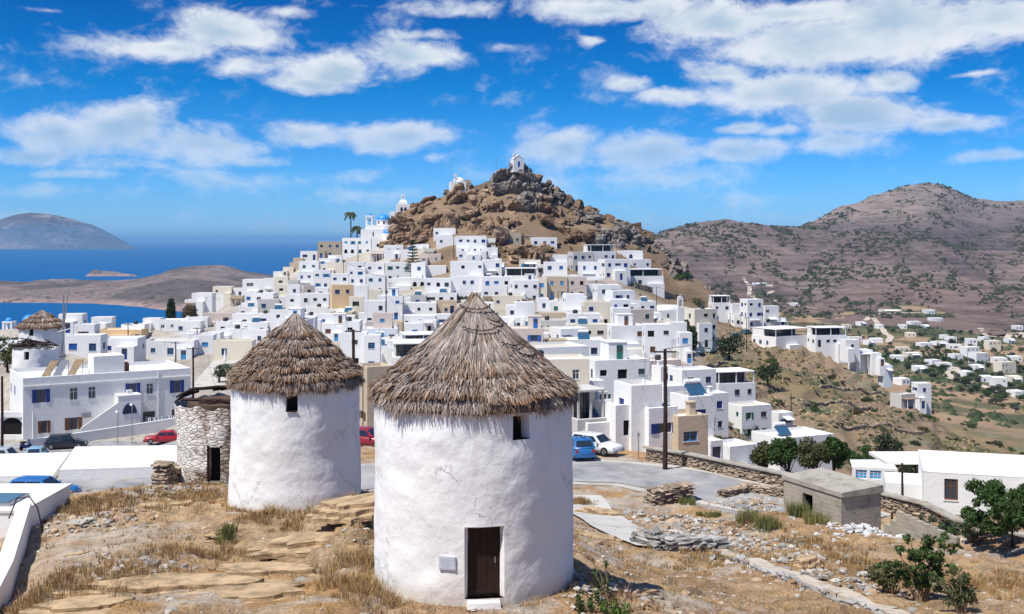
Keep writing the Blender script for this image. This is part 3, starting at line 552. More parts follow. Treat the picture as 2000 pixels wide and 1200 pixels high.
# ------------------------------------------------------------------ the rocky hill above the town
def hzv(px, d):
    i = np.clip((px-PX0)/PXS, 0, len(pxs)-1.001); j = np.clip(np.interp(np.log(d), lds, np.arange(len(ds))), 0, len(ds)-1.001)
    i0 = i.astype(int); j0 = j.astype(int); a, b = i-i0, j-j0
    return HG[j0, i0]*(1-a)*(1-b)+HG[j0, i0+1]*a*(1-b)+HG[j0+1, i0]*(1-a)*b+HG[j0+1, i0+1]*a*b
RK = mat('crag_rock', (0.36, 0.26, 0.17), 0.95, 0.05, var=0, attr='tone')
t = NT(RK.node_tree); b_ = [n for n in t.n if n.type == 'BSDF_PRINCIPLED'][0]
Pn = t.n.new('ShaderNodeNewGeometry').outputs['Position']; at = [n for n in t.n if n.type == 'ATTRIBUTE'][0].outputs['Color']
gi = t.n.new('ShaderNodeNewGeometry').outputs['Random Per Island']
c = t.mix(1.0, at, t.ramp(t.noise(Pn, 0.5, 8, 0.7), [(0.28, 0.6), (0.5, 1.0), (0.72, 1.25)]), 'MULTIPLY')
strat = t.noise(t.vmath('MULTIPLY', Pn, (0.25, 0.25, 1.7)), 1.0, 5, 0.65, 0.4)
c = t.mix(1.0, c, t.ramp(strat, [(0.36, 0.5), (0.5, 1.0), (0.7, 1.2)]), 'MULTIPLY')
c = t.mix(1.0, c, t.ramp(gi, [(0, 0.7), (1, 1.15)]), 'MULTIPLY')
t.l.new(c, b_.inputs['Base Color']); t.l.new(t.bump(t.math('ADD', strat, t.noise(Pn, 0.8, 8, 0.7)), 1.0, 0.8), b_.inputs['Normal'])
cpx = np.arange(742, 1432, 1.5); cd = np.arange(336, 442, 0.7)
cp, cdg = np.meshgrid(cpx, cd); cx = (cp-1000)/F*cdg; cy = cdg.copy(); cz = hzv(cp, cdg)
dlow = np.interp(cp, [742, 760, 800, 850, 900, 945, 965, 1050, 1100, 1150, 1200, 1260, 1300, 1350, 1430], [402, 384, 376, 376, 374, 370, 344, 344, 356, 368, 374, 384, 378, 376, 376])
mk = sstep(cdg, dlow-2, dlow+8)*sstep(cp, 744, 764)*(1-sstep(cp, 1395, 1428))
def tiltf(x, y, z): return x*0.94+z*0.34, y, -x*0.34*2.1+z*0.94*2.1   # slabs dip to the right
tx, ty_, tz_ = tiltf(cx, cy, cz*1.0)
big = 0.0; 
for s_, am in ((13.0, 7.0), (6.0, 3.4), (2.6, 1.1)):
    v_, tl_, e_ = voro3(tx/s_+fbm(cx*.1, cy*.1, 0, 2, 3)*.3, ty_/s_, tz_/s_, int(s_*10))
    big = big+am*((v_-0.45)*0.75+tl_*1.1-0.28*np.exp(-(e_/0.07)**2))
disp = big+fbm(cx*0.8, cy*0.8, cz*0.8, 4, 301)*0.6
crz = cz-3.0+mk*(3.7+disp*0.72); crx = cx+mk*disp*0.12; cry = cy-mk*disp*0.9
rb_ = np.array([0.31, 0.205, 0.13]); rt = np.array([0.42, 0.29, 0.19]); rg_ = np.array([0.27, 0.25, 0.235]); rgn = np.array([0.13, 0.13, 0.05])
q = fbm(cx*0.06, cz*0.1, cy*.06, 4, 311)
cc = lerp(np.broadcast_to(rb_, cx.shape+(3,)), rt, sstep(q, -0.1, 0.25)); cc = lerp(cc, rg_, sstep(q+(cx-2)*0.02+(cz-12)*0.02, 0.05, 0.35)*0.8)
gm = sstep(fbm(cx*0.09+3, cz*0.14, cy*.09, 3, 321)-(cz-2)*0.012, 0.14, 0.3)*(big < 0.3); cc = lerp(cc, rgn, gm*0.75)
VV = [np.stack([crx, cry, crz], -1).reshape(-1, 3)]; FF = [gridfaces(*cx.shape)]; CC = [cc.reshape(-1, 3)]
rng = np.random.default_rng(5)
def rockpts(rng, n=9):
    """an angular boulder: box corners pushed about, cut by a bevel; returned as quads"""
    g_ = np.array([(x, y, z) for z in (-1, 0, 1) for y in (-1, 0, 1) for x in (-1, 0, 1)], float)
    g_ *= 1-0.22*np.sum(np.abs(g_) > 0.5, 1, keepdims=True)*0.5
    g_ += rng.uniform(-0.22, 0.22, g_.shape); return g_
def surf27():
    f = []
    idx = lambda x, y, z: z*9+y*3+x
    for a in (0, 1):
        for b in (0, 1):
            f.append((idx(a, b, 2), idx(a+1, b, 2), idx(a+1, b+1, 2), idx(a, b+1, 2))); f.append((idx(a, b, 0), idx(a, b+1, 0), idx(a+1, b+1, 0), idx(a+1, b, 0)))
            f.append((idx(a, 0, b), idx(a+1, 0, b), idx(a+1, 0, b+1), idx(a, 0, b+1))); f.append((idx(a, 2, b), idx(a, 2, b+1), idx(a+1, 2, b+1), idx(a+1, 2, b)))
            f.append((idx(0, a, b), idx(0, a, b+1), idx(0, a+1, b+1), idx(0, a+1, b))); f.append((idx(2, a, b), idx(2, a+1, b), idx(2, a+1, b+1), idx(2, a, b+1)))
    return np.array(f)
S27 = surf27()
def rotm(rx, ry, rz): return np.array(Matrix.Rotation(rz, 3, 'Z') @ Matrix.Rotation(ry, 3, 'Y') @ Matrix.Rotation(rx, 3, 'X'))
def scatter_rocks(P, size, rng, flat=0.5, dip=0.0, out=None, colr=None, rot=1.0):
    Vs, Fs, Cs = [], [], []; k = 0
    for i, p in enumerate(P):
        g_ = rockpts(rng)*np.array([1, rng.uniform(.6, 1), rng.uniform(flat*0.6, flat*1.2)])*size[i]*0.5
        g_ = g_ @ rotm(rng.normal(0, .2)*rot, dip+rng.normal(0, .2)*rot, rng.uniform(0, 6.3)*rot).T+p
        Vs.append(g_); Fs.append(S27+k); k += 27; Cs.append(np.tile(colr[i], (27, 1)) if colr is not None else np.zeros((27, 3)))
    return np.concatenate(Vs), np.concatenate(Fs), np.concatenate(Cs)
sel = np.argwhere(mk > 0.6); low_ = np.argwhere((mk > 0.4) & ((cp > 1120) | (cdg < dlow+26))); sel = np.concatenate([sel[rng.integers(0, len(sel), 420)], low_[rng.integers(0, len(low_), 420)]])
P_ = np.array([(crx[a, b], cry[a, b], crz[a, b]) for a, b in sel]); sz = rng.lognormal(0.75, 0.55, len(P_)).clip(0.8, 6.5)
crest = np.argwhere((mk > 0.6)); 
rc = np.array([cc[a, b]*rng.uniform(0.8, 1.2) for a, b in sel])
v2, f2_, c2_ = scatter_rocks(P_, sz, rng, 0.6, 0.35, colr=rc, rot=0.6)
FF.append(f2_+len(VV[0])); VV.append(v2); CC.append(c2_)
# jagged teeth on the right-hand ridge
TE = [(1178, 424, 3.5), (1188, 430, 6), (1205, 441, 6), (1216, 447, 4), (1228, 443, 7), (1236, 449, 5.5), (1246, 455, 5), (1256, 466, 6), (1264, 474, 6), (1276, 484, 5), (1288, 494, 4.5), (1300, 505, 4), (1314, 517, 3.5), (1150, 408, 3.5), (1130, 396, 3), (1110, 385, 3.2), (1090, 368, 2.5), (1072, 354, 2.2), (1052, 342, 2.2), (1222, 452, 7), (1240, 462, 7), (1252, 478, 7)]
P_ = []; sz = []
for (px_, py_, s_) in TE:
    d_ = 409; p = P3(px_, py_, d_); P_.append((p.x, p.y, p.z-s_*0.42)); sz.append(s_*1.5)
rc = np.array([rb_*rng.uniform(0.7, 1.0) for _ in P_])
v2, f2_, c2_ = scatter_rocks(P_, sz, rng, 0.95, 0.5, colr=rc, rot=0.7)
FF.append(f2_+sum(len(a) for a in VV)); VV.append(v2); CC.append(c2_)
cr = link('rocky_hill', npmesh('rocky_hill', np.concatenate(VV), np.concatenate(FF), [RK], False, col=np.clip(np.concatenate(CC), 0.01, 1))); tag(cr, kind='structure')

# ------------------------------------------------------------------ thatch
THM = mat('thatch_straw', (0.3, 0.25, 0.2), 0.9, 0.1, var=0, attr='tone', island=0.45)
THD = mat('thatch_underlay', (0.10, 0.07, 0.05), 0.95, 0.05, scale=3, var=0.4)
ROPE = mat('rope', (0.07, 0.055, 0.045), 0.9, 0.1, scale=4)
def thatch(parent, Rr, H, zb, za, n, seed, courses, bw=0.011, top=0.12, prof=None, brown=0.35, name='thatch_roof'):
    """za: apex, zb: eave; courses: list of (s_end, blade length, lift) with s from 0 (apex) to 1 (eave)"""
    rng = np.random.default_rng(seed)
    L = math.hypot(Rr, za-zb); sn, cs = (za-zb)/L, Rr/L
    V, Fa, Cl = [], [], []
    wts = np.array([c_[0]*c_[1]*c_[3] for c_ in courses]); wts = wts/wts.sum()
    k = 0
    ss_prev = 0.0
    for ci, ((se, bl, lift, dens), wt) in enumerate(zip(courses, wts)):
        m = int(n*wt); nc = max(24, int(se*2*math.pi*Rr/0.16)); cid = rng.integers(0, nc, m); cth = rng.uniform(0, 2*math.pi, nc); cl_ = rng.normal(0, 0.020, nc); cf = rng.uniform(0.35, 1.45, nc); cb = rng.uniform(0, 1, nc)
        th = np.where(rng.uniform(0, 1, m) < .35, rng.uniform(0, 2*math.pi, m), cth[cid]+rng.normal(0, 0.035/max(se, .12), m))
        jag = fbm(np.cos(th)*3+se*9, np.sin(th)*3, se*3, 4, seed)*0.13
        send = (se+jag*0.5*(0.16 if se > .96 else 1)+cl_[cid]*(.6 if se > .96 else 1)+rng.normal(0, 0.008, m))*L
        ln = bl*rng.uniform(0.5, 1.15, m); s0 = np.maximum(send-ln, 0.015*L)
        lay = rng.uniform(0, 1, m)**.7
        l0 = 0.0+0.03*lay; l1 = lift*(0.15+0.85*lay)*cf[cid]
        send = send-(1-lay)*0.13
        dth = rng.normal(0, 0.055, m)/np.maximum(send/L, 0.15)*0.5
        def pt(s, t_, l):
            r = s*cs+l*sn; return np.stack([r*np.sin(t_), -r*np.cos(t_), za-s*sn+l*cs], 1)
        drop = ((rng.uniform(0.0, 0.14, m)+.30*rng.uniform(0, 1, nc)[cid]**2)*lay if se > .96 else 0.0)+lift*0.30*lay
        a = pt(s0, th, l0); mid = pt(s0*.4+send*.6, th+dth*0.5, l0*.3+l1*0.75); e = pt(send, th+dth, l1); e[:, 2] -= drop
        tw = rng.uniform(-1, 1, m); side = np.stack([np.cos(th), np.sin(th), tw*1.3], 1); side /= np.linalg.norm(side, axis=1)[:, None]
        wd = bw*rng.uniform(0.6, 1.8, m)[:, None]
        vs = np.stack([a-side*wd, a+side*wd, mid-side*wd, mid+side*wd, e-side*wd*0.35, e+side*wd*0.35], 1).reshape(-1, 3)
        i0 = np.arange(m)[:, None]*6+k
        fs = np.concatenate([i0+np.array([0, 1, 3, 2]), i0+np.array([2, 3, 5, 4])]); k += 6*m
        br = np.clip(sstep(fbm(np.cos(th)*4+se*3, np.sin(th)*4, se*11, 4, seed+7), -0.1, 0.3)*(0.3+0.7*brown)+0.35*cb[cid]-0.1, 0, 1)
        gy = np.array([0.36, 0.315, 0.28])*rng.uniform(0.6, 1.25, m)[:, None]; bwn = np.array([0.27, 0.145, 0.075])*rng.uniform(0.35, 1.25, m)[:, None]
        bwn = np.where((rng.uniform(0, 1, m) < 0.06)[:, None], np.array([0.42, 0.21, 0.09]), bwn)
        t1 = np.clip(br+0.32*lift/0.12, 0, 1)[:, None]; root = gy; midc = gy*(1-t1*.35)+bwn*t1*.35; tip = gy*(1-t1)+bwn*t1
        cl = np.stack([root, root, midc, midc, tip, tip], 1).reshape(-1, 3)
        V.append(vs); Fa.append(fs); Cl.append(cl); ss_prev = se
    # the solid bed under the straw
    nb = 96; prof_ = [(0.02, 0.0), (0.25, 0.0), (0.5, 0.0), (0.75, 0.0), (0.97, 0.0), (0.95, -0.16), (0.80, -0.14)]
    bv = []
    for (s, dz) in prof_:
        for j in range(nb):
            a_ = 2*math.pi*j/nb; r = s*Rr; bv.append((r*math.sin(a_), -r*math.cos(a_), za-s*(za-zb)+dz))
    bf = np.array([(i*nb+j, i*nb+(j+1) % nb, (i+1)*nb+(j+1) % nb, (i+1)*nb+j) for i in range(len(prof_)-1) for j in range(nb)])
    tot = sum(len(v) for v in V)
    V.append(np.array(bv)); Fa.append(bf+tot); Cl.append(np.tile([0.12, 0.085, 0.06], (len(bv), 1)))
    me = npmesh(name, np.concatenate(V), np.concatenate(Fa), [THM], False, col=np.concatenate(Cl))
    return link(name, me, parent)

def rope(parent, Rr, za, zb, s, a0, a1, lift, rad=0.022, sag=0.04):
    mb = MB(); pts = []
    for i in range(26):
        a = a0+(a1-a0)*i/25; ss = s+sag*math.sin(i/25*math.pi)+0.006*math.sin(i*2.1); r = ss*Rr+lift*0.7
        pts.append((r*math.sin(a), -r*math.cos(a), za-ss*(za-zb)+lift))
    mb.tube(pts, [rad*(0.8+0.4*abs(math.sin(i))) for i in range(26)], 6)
    return mb.build('binding_rope', ROPE, parent, True)

MILLW = wash('mill_whitewash', (0.82, 0.815, 0.80), (0.52, 0.48, 0.42), 0.22)
t = NT(MILLW.node_tree); b_ = [n for n in t.n if n.type == 'BSDF_PRINCIPLED'][0]
Pn = t.n.new('ShaderNodeNewGeometry').outputs['Position']
hgt = t.math('ADD', t.math('MULTIPLY', t.noise(Pn, 1.3, 8, 0.6, 0.0), 1.3), t.math('MULTIPLY', t.noise(t.vmath('MULTIPLY', Pn, (6, 6, 4)), 1.0, 6, 0.65), 0.35))
t.l.new(t.bump(hgt, 0.6, 0.09), b_.inputs['Normal'])
cb_ = b_.inputs['Base Color'].links[0].from_socket
crk = t.voro(t.vmath('ADD', t.vmath('MULTIPLY', Pn, (0.55, 0.55, 0.4)), t.vmath('MULTIPLY', t.noise(Pn, 1.6, 6, 0.7, 0, 'Color'), (0.9, 0.9, 0.9))), 1.0, 'DISTANCE_TO_EDGE', 'Distance')
ck = t.math('MULTIPLY', t.smooth(crk, 0.012, 0.002), t.smooth(t.noise(Pn, 0.55, 3, 0.5), 0.50, 0.60))
cb_ = t.mix(t.math('MULTIPLY', ck, 0.7), cb_, (0.25, 0.21, 0.17, 1))
pat = t.smooth(t.noise(t.vmath('MULTIPLY', Pn, (0.6, 0.6, 0.35)), 1.0, 4, 0.55), 0.50, 0.60); cb_ = t.mix(t.math('MULTIPLY', pat, 0.35), cb_, (0.73, 0.715, 0.67, 1))
spk = t.math('MULTIPLY', t.smooth(t.noise(Pn, 7.0, 3, 0.6), 0.70, 0.74), t.smooth(t.noise(Pn, 0.9, 3, 0.6), 0.52, 0.62)); cb_ = t.mix(t.math('MULTIPLY', spk, 0.75), cb_, (0.16, 0.13, 0.11, 1))
lo = t.n.new('ShaderNodeTexCoord').outputs['Generated']; lz_ = t.n.new('ShaderNodeSeparateXYZ'); t.l.new(lo, lz_.inputs[0])
spl = t.math('MULTIPLY', t.smooth(t.math('ADD', lz_.outputs[2], t.math('MULTIPLY', t.noise(Pn, 1.8, 6, 0.7), 0.13)), 0.28, 0.17), 0.6); cb_ = t.mix(spl, cb_, (0.50, 0.42, 0.32, 1))
drp = t.math('MULTIPLY', t.smooth(t.noise(t.vmath('MULTIPLY', Pn, (3.2, 3.2, 0.3)), 1.0, 5, 0.6), 0.55, 0.72), t.smooth(lz_.outputs[2], 0.45, 1.0)); cb_ = t.mix(t.math('MULTIPLY', drp, 0.4), cb_, (0.56, 0.50, 0.43, 1))
t.l.new(cb_, b_.inputs['Base Color'])
t.l.new(t.bump(t.math('SUBTRACT', hgt, t.math('MULTIPLY', ck, .5)), 0.5, 0.08), b_.inputs['Normal'])
PEEL = mat('peeling_stone_wall', (0.7, 0.68, 0.64), 0.95, 0.05, var=0)
t = NT(PEEL.node_tree); b_ = [n for n in t.n if n.type == 'BSDF_PRINCIPLED'][0]
Pn = t.n.new('ShaderNodeNewGeometry').outputs['Position']; Ps = t.vmath('MULTIPLY', Pn, (2.6, 2.6, 7.5))
vd = t.voro(Ps, 1.0, 'DISTANCE_TO_EDGE', 'Distance'); vc = t.voro(Ps, 1.0, 'F1', 'Color')
sc1 = t.n.new('ShaderNodeSeparateXYZ'); t.l.new(vc, sc1.inputs[0])
stn = t.mix(sc1.outputs[0], (0.24, 0.175, 0.115, 1), (0.46, 0.39, 0.30, 1)); stn = t.mix(t.smooth(vd, 0.10, 0.0), stn, (0.10, 0.07, 0.05, 1))
pt_ = t.n.new('ShaderNodeSeparateXYZ'); t.l.new(Pn, pt_.inputs[0])
msk = t.smooth(t.math('ADD', t.noise(Pn, 0.8, 7, 0.72), t.math('MULTIPLY', t.math('ADD', pt_.outputs[0], 14.3), 0.085)), 0.43, 0.56)
wh = t.mix(t.smooth(vd, 0.07, 0.0), (0.76, 0.73, 0.69, 1), (0.52, 0.46, 0.39, 1)); wh = t.mix(t.smooth(t.noise(Pn, 3, 6, .7), 0.54, 0.62), wh, (0.50, 0.43, 0.36, 1))
t.l.new(t.mix(msk, wh, stn), b_.inputs['Base Color'])
t.l.new(t.bump(t.math('ADD', t.math('MULTIPLY', t.smooth(vd, 0.0, 0.16), 1.0), t.noise(Pn, 4, 6, .6)), 0.9, 0.06), b_.inputs['Normal'])

def mill_body(parent, Rr, z0, z1, mats_, seed, openings, rough=0.02, taper=0.0, top_jag=0.0, nth=220, nz=90):
    """openings: (angle of centre, half width m, z bottom, z top, splay, depth)"""
    th = np.linspace(-math.pi, math.pi, nth+1); zz = np.linspace(z0, z1, nz+1)
    for (a, hw, b0, b1, sp, dp) in openings:
        da = (hw+sp)/Rr
        th = np.concatenate([th, [a-da, a+da]]); zz = np.concatenate([zz, [b0, b1+sp]])
    th = np.unique(np.round(th, 5)); zz = np.unique(np.round(zz, 5))
    # merge lines that lie too close together, keeping the opening's own lines
    TH, ZZ = np.meshgrid(th, zz)
    wob = lambda T_, Z_: fbm(np.sin(T_)*Rr*0.5, np.cos(T_)*Rr*0.5, Z_*0.5, 3, seed)*rough*3+fbm(np.sin(T_)*Rr*2, np.cos(T_)*Rr*2, Z_*2.2, 4, seed+3)*rough
    def pos(T_, Z_, inset=0.0):
        T_ = np.asarray(T_, float); Z_ = np.asarray(Z_, float)
        r = Rr*(1-taper*(Z_-z0)/(z1-z0))+wob(T_, Z_)-inset; jag = top_jag*fbm(np.sin(T_)*3, np.cos(T_)*3, 0, 3, seed+8)*sstep(Z_, z1-1.2, z1)
        return np.stack([r*np.sin(T_), -r*np.cos(T_), Z_+jag], -1)
    Vv = pos(TH, ZZ).reshape(-1, 3); f = gridfaces(*TH.shape)[:, [0, 1, 2, 3]]
    tc_ = TH.reshape(-1)[f].mean(1); zc_ = ZZ.reshape(-1)[f].mean(1); keep = np.ones(len(f), bool); tcx = TH.reshape(-1)[f]
    for (a, hw, b0, b1, sp, dp) in openings:
        da = (hw+sp)/Rr; keep &= ~((tc_ > a-da) & (tc_ < a+da) & (zc_ > b0) & (zc_ < b1+sp))
    Vl = [Vv]; Fl = [f[keep]]; k = len(Vv)
    for (a, hw, b0, b1, sp, dp) in openings:
        da = (hw+sp)/Rr; di = hw/Rr
        loop = [(a-da, z) for z in zz if b0-1e-6 <= z <= b1+sp+1e-6]; loop += [(x, b1+sp) for x in th if a-da < x < a+da] + [(a+da, z) for z in zz[::-1] if b0-1e-6 <= z <= b1+sp+1e-6]
        o_ = pos([p[0] for p in loop], [p[1] for p in loop])
        inn = []
        for (x, z) in loop:
            inn.append((a+(x-a)*di/da, b0+(z-b0)*(b1-b0)/(b1+sp-b0)))
        mids = pos([(p[0]*.75+q_[0]*.25) for p, q_ in zip(loop, inn)], [(p[1]*.75+q_[1]*.25) for p, q_ in zip(loop, inn)], dp*0.35)
        i_ = pos([p[0] for p in inn], [p[1] for p in inn], dp); n_ = len(loop)
        Vl += [o_, mids, i_]; j = np.arange(n_-1)
        Fl.append(np.stack([k+j, k+n_+j, k+n_+j+1, k+j+1], 1)); Fl.append(np.stack([k+n_+j, k+2*n_+j, k+2*n_+j+1, k+n_+j+1], 1)); k += 3*n_
    me = npmesh('wall', np.concatenate(Vl), np.concatenate(Fl), mats_, True)
    return link('wall', me, parent), pos

def on_wall(a, Rr, z, out=0.0): r = Rr+out; return (r*math.sin(a), -r*math.cos(a), z)
# front mill
mx, my, mr, mz = MILLS[0]
mill = thing('windmill', 'large nearest whitewashed round windmill with tall thatched cone and dark wooden door', 'windmill', (mx, my, 0), 0, 'stone windmills')
A1, A2 = R(7.5), R(28)
mill_body(mill, mr, -9.75, -4.15, [MILLW], 1, [(A1, 0.40, -8.93, -7.24, 0.10, 0.30), (A2, 0.21, -5.02, -4.45, 0.03, 0.35)], 0.030)
d_ = MB(); 
for i in range(5): d_.box(-0.41+i*0.164+0.002, -0.41+(i+1)*0.164-0.004, -0.02-0.004*(i % 2), 0.03, 0, 1.72)
d_.box(-0.43, -0.39, -0.05, 0.03, 0, 1.75); d_.box(0.39, 0.43, -0.05, 0.03, 0, 1.75); d_.box(-0.43, 0.43, -0.05, 0.03, 1.68, 1.75); d_.box(-0.39, 0.39, -0.045, -0.02, 0.08, 0.2)
dd_ = d_.build('door', DARKW, mill); dd_.location = on_wall(A1, mr, -8.95, -0.27); dd_.rotation_euler = (0, 0, A1)
h_ = MB(); h_.tube([(0.28, -0.05, 0.85), (0.28, -0.09, 0.86), (0.28, -0.09, 0.98), (0.28, -0.05, 0.99)], 0.012, 6); h_.build('handle', METAL, dd_)
st_ = MB(); st_.box(-0.46, 0.40, -0.26, 0.1, -0.30, -0.04, 0, 0.03, 0.03); s_ = st_.build('doorstep', MILLW, mill); s_.location = on_wall(A1, mr, -8.93, -0.02); s_.rotation_euler = (0, 0, A1)
wn = MB(); wn.box(-0.24, 0.24, 0.0, 0.03, -0.02, 0.62, 0); wn.box(-0.21, 0.21, -0.35, -0.30, -0.03, 0.02, 1); wn.box(-0.012, 0.012, -0.03, 0, 0, 0.6, 1)
o = wn.build('window', [DARK, DARKW], mill); o.location = on_wall(A2, mr, -5.02, -0.34); o.rotation_euler = (0, 0, A2)
pq = MB(); pq.box(-0.215, 0.215, -0.03, 0.03, 0, 0.33, 0, 0.004, 0.0); pq.box(-0.19, 0.19, -0.034, -0.031, 0.025, 0.305, 1)
for i in range(6): pq.box(-0.16, 0.10+0.05*((i*7) % 3-1), -0.037, -0.0345, 0.07+i*0.036, 0.078+i*0.036, 2)
PLQ = mat('plaque_marble', (0.52, 0.56, 0.62), 0.3, 0.5, scale=5, var=0.15); o = pq.build('plaque', [PLQ, PLQ, mat('plaque_engraving', (0.42, 0.46, 0.52), 0.5)], mill); o.location = on_wall(R(-12.2), mr, -8.2, 0.035); o.rotation_euler = (0, 0, R(-12.2))
cs1 = [(0.16, 0.5, 0.05, 1.2), (0.27, 0.7, 0.05, 1.2), (0.38, 0.8, 0.05, 1.2), (0.47, 0.8, 0.07, 1.2), (0.56, 0.75, 0.10, 1.1), (0.65, 0.65, 0.14, 1.1), (0.74, 0.6, 0.17, 1.1), (0.83, 0.55, 0.20, 1.1), (0.915, 0.5, 0.27, 1.4), (0.965, 0.40, 0.12, 2.0)]
roof = thatch(mill, 2.84, 0, -4.34, -1.50, 70000, 3, cs1, 0.0115)
for (s, a0, a1) in ((0.13, -1.0, 1.3), (0.32, -0.3, 0.75), (0.25, 0.5, 1.1), (0.46, 0.55, 1.15), (0.56, 0.8, 1.35), (0.78, -0.95, -0.7)): rope(roof, 2.86, -1.5, -4.3, s, a0, a1, 0.11, 0.018)
tw = MB(); rn = random.Random(4)
for i in range(26):
    a = rn.uniform(0, 6.28); tw.tube([(0.35*math.sin(a), -0.35*math.cos(a), -1.83), (0.06*math.sin(a+.3), -0.06*math.cos(a+.3), -1.50+rn.uniform(-.05, .08))], 0.014, 5)
tw.build('straw_tip', REED, roof)
for i in range(9):
    a = rn.uniform(-0.9, 1.0); s0 = rn.uniform(.2, .6)
for (a, s0, s1, da) in ((-0.55, 0.2, 0.42, -0.12), (-0.48, 0.18, 0.40, -0.12), (-0.5, 0.86, 0.84, 0.18), (-0.2, 0.72, 0.5, 0.12), (-0.62, 0.80, 0.72, 0.0), (0.1, 0.3, 0.5, -0.1)):
    sk = MB(); sk.tube([(s*2.86*math.sin(a+q*da), -s*2.86*math.cos(a+q*da), -1.5-s*2.8+0.16) for s, q in ((s0, 0), ((s0+s1)/2, .5), (s1, 1))], 0.016, 5); sk.build('roof_stick', REED, roof)
# second mill
mx, my, mr, mz = MILLS[1]
mill = thing('windmill', 'second whitewashed round windmill with stepped thatch courses and no door in view', 'windmill', (mx, my, 0), 0, 'stone windmills')
A2 = R(8)
mill_body(mill, mr, -11.3, -5.7, [MILLW], 31, [(A2, 0.22, -6.62, -6.05, 0.02, 0.35)], 0.030, 0.03)
o = wn.build('window', [DARK, DARKW], mill); o.location = on_wall(A2, mr, -6.62, -0.34); o.rotation_euler = (0, 0, A2)
cs2 = [(0.12, 0.4, 0.05, 1.2), (0.25, 0.7, 0.08, 1.2), (0.36, 0.6, 0.2, 1.2), (0.48, 0.5, 0.24, 1.2), (0.59, 0.45, 0.28, 1.2), (0.69, 0.42, 0.3, 1.2), (0.79, 0.4, 0.32, 1.2), (0.895, 0.4, 0.34, 1.3), (0.965, 0.36, 0.17, 2.0)]
roof = thatch(mill, 2.72, 0, -5.88, -3.0, 50000, 9, cs2, 0.014)
for (s, a0, a1) in ((0.27, -0.9, 0.6), (0.5, 0.0, 1.2), (0.38, 0.5, 1.3), (0.72, 0.2, 1.3), (0.82, 0.5, 1.4)): rope(roof, 2.72, -3.0, -5.88, s, a0, a1, 0.14, 0.02)
cp_ = MB(); cp_.lathe([(0.30, -3.33), (0.29, -3.22), (0.0, -3.16)], 20); cp_.build('roof_cap', THD, roof)
# ruined third mill
mx, my, mr, mz = MILLS[2]
mill = thing('ruined_windmill', 'roofless stone windmill with peeling whitewash and dark doorway, behind the second mill', 'windmill', (mx, my, 0), 0, 'stone windmills')
A3 = R(2)
mill_body(mill, mr, -12.6, -8.1, [PEEL], 51, [(A3-R(1), 0.30, -11.55, -9.95, 0.02, 0.5)], 0.055, 0.02, 0.30)
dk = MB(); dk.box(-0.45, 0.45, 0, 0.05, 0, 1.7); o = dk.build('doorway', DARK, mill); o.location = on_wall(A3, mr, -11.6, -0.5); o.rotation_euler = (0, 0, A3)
fr_ = MB(); fr_.box(-0.36, -0.28, -0.1, 0.05, 0, 1.62); fr_.box(-0.36, 0.36, -0.12, 0.1, 1.6, 1.7); o = fr_.build('door_frame', DARKW, mill); o.location = on_wall(A3, mr, -11.55, -0.1); o.rotation_euler = (0, 0, A3)
lt = MB(); lt.lathe([(1.9, -8.9), (1.85, -8.05), (0.0, -8.15)], 40); lt.build('rubble_core', THD, mill)
rn = random.Random(7)
for i in range(24):
    a = rn.uniform(0, 6.28); b = a+rn.uniform(0.5, 1.6); r_ = 2.36
    bm_ = MB(); z_ = -7.98+rn.uniform(0, .34)
    bm_.tube([(r_*math.sin(a), -r_*math.cos(a), z_), (r_*0.95*math.sin((a+b)/2), -r_*0.95*math.cos((a+b)/2), z_+rn.uniform(-.05, .1)), (r_*math.sin(b), -r_*math.cos(b), z_+rn.uniform(-.2, .15))], [0.07, 0.09, 0.05], 6)
    bm_.build('roof_beam', POLEW, mill)
# two small mills far left
def small_mill(px_, d_, r_px, ztop, zb, label, roofed, seed):
    x_ = (px_-1000)/F*d_; r_ = r_px/F*d_
    m_ = thing('windmill' if roofed else 'ruined_windmill', label, 'windmill', (x_, d_, 0), 0, 'stone windmills')
    mill_body(m_, r_, zb-1.5, ztop, [MILLW], seed, [(R(-5) if roofed else R(0), 0.3, ztop-1.2, ztop-0.35, 0.02, 0.4)], 0.05, 0.02, 0 if roofed else 0.3, 90, 24)
    o = wn.build('window', [DARK, DARKW], m_); o.location = on_wall(R(-5), r_, ztop-1.2, -0.38); o.scale = (1.4, 1, 1.5)
    return m_, r_
m_, r_ = small_mill(82, 150, 42, -11.6, -17.5, 'white windmill on the left behind the hotel, low thatched dome and stripped sail pole', True, 71)
thatch(m_, r_+0.15, 0, -11.9, -9.6, 9000, 73, [(0.2, 1.0, 0.1, 1.5), (0.5, 1.2, 0.25, 1.3), (0.75, 1.2, 0.3, 1.2), (1.0, 1.2, 0.3, 1.4)], 0.04)
s_ = MB(); s_.tube([(3.4, -1.5, -17), (3.5, -1.5, -11), (3.6, -1.6, -7.5)], 0.1, 6); s_.tube([(3.5, -1.5, -11.5), (4.4, -1.5, -6.0)], [0.10, 0.05], 6); s_.tube([(2.8, -1.6, -12.5), (4.6, -1.6, -12)], 0.07, 6); s_.tube([(3.1, -1.6, -16.5), (4.0, -1.6, -9.0)], 0.05, 6)
s_.build('sail_pole', METAL, m_)
bd = MB(); bd.lathe([(r_+0.06, -16.0), (r_+0.14, -15.95), (r_+0.06, -15.85)], 60); bd.build('stone_band', DARKW, m_)
m_, r_ = small_mill(70, 141, 42, -13.9, -17.5, 'roofless low white windmill on the left with splintered beams on top', False, 81)
rn = random.Random(9)
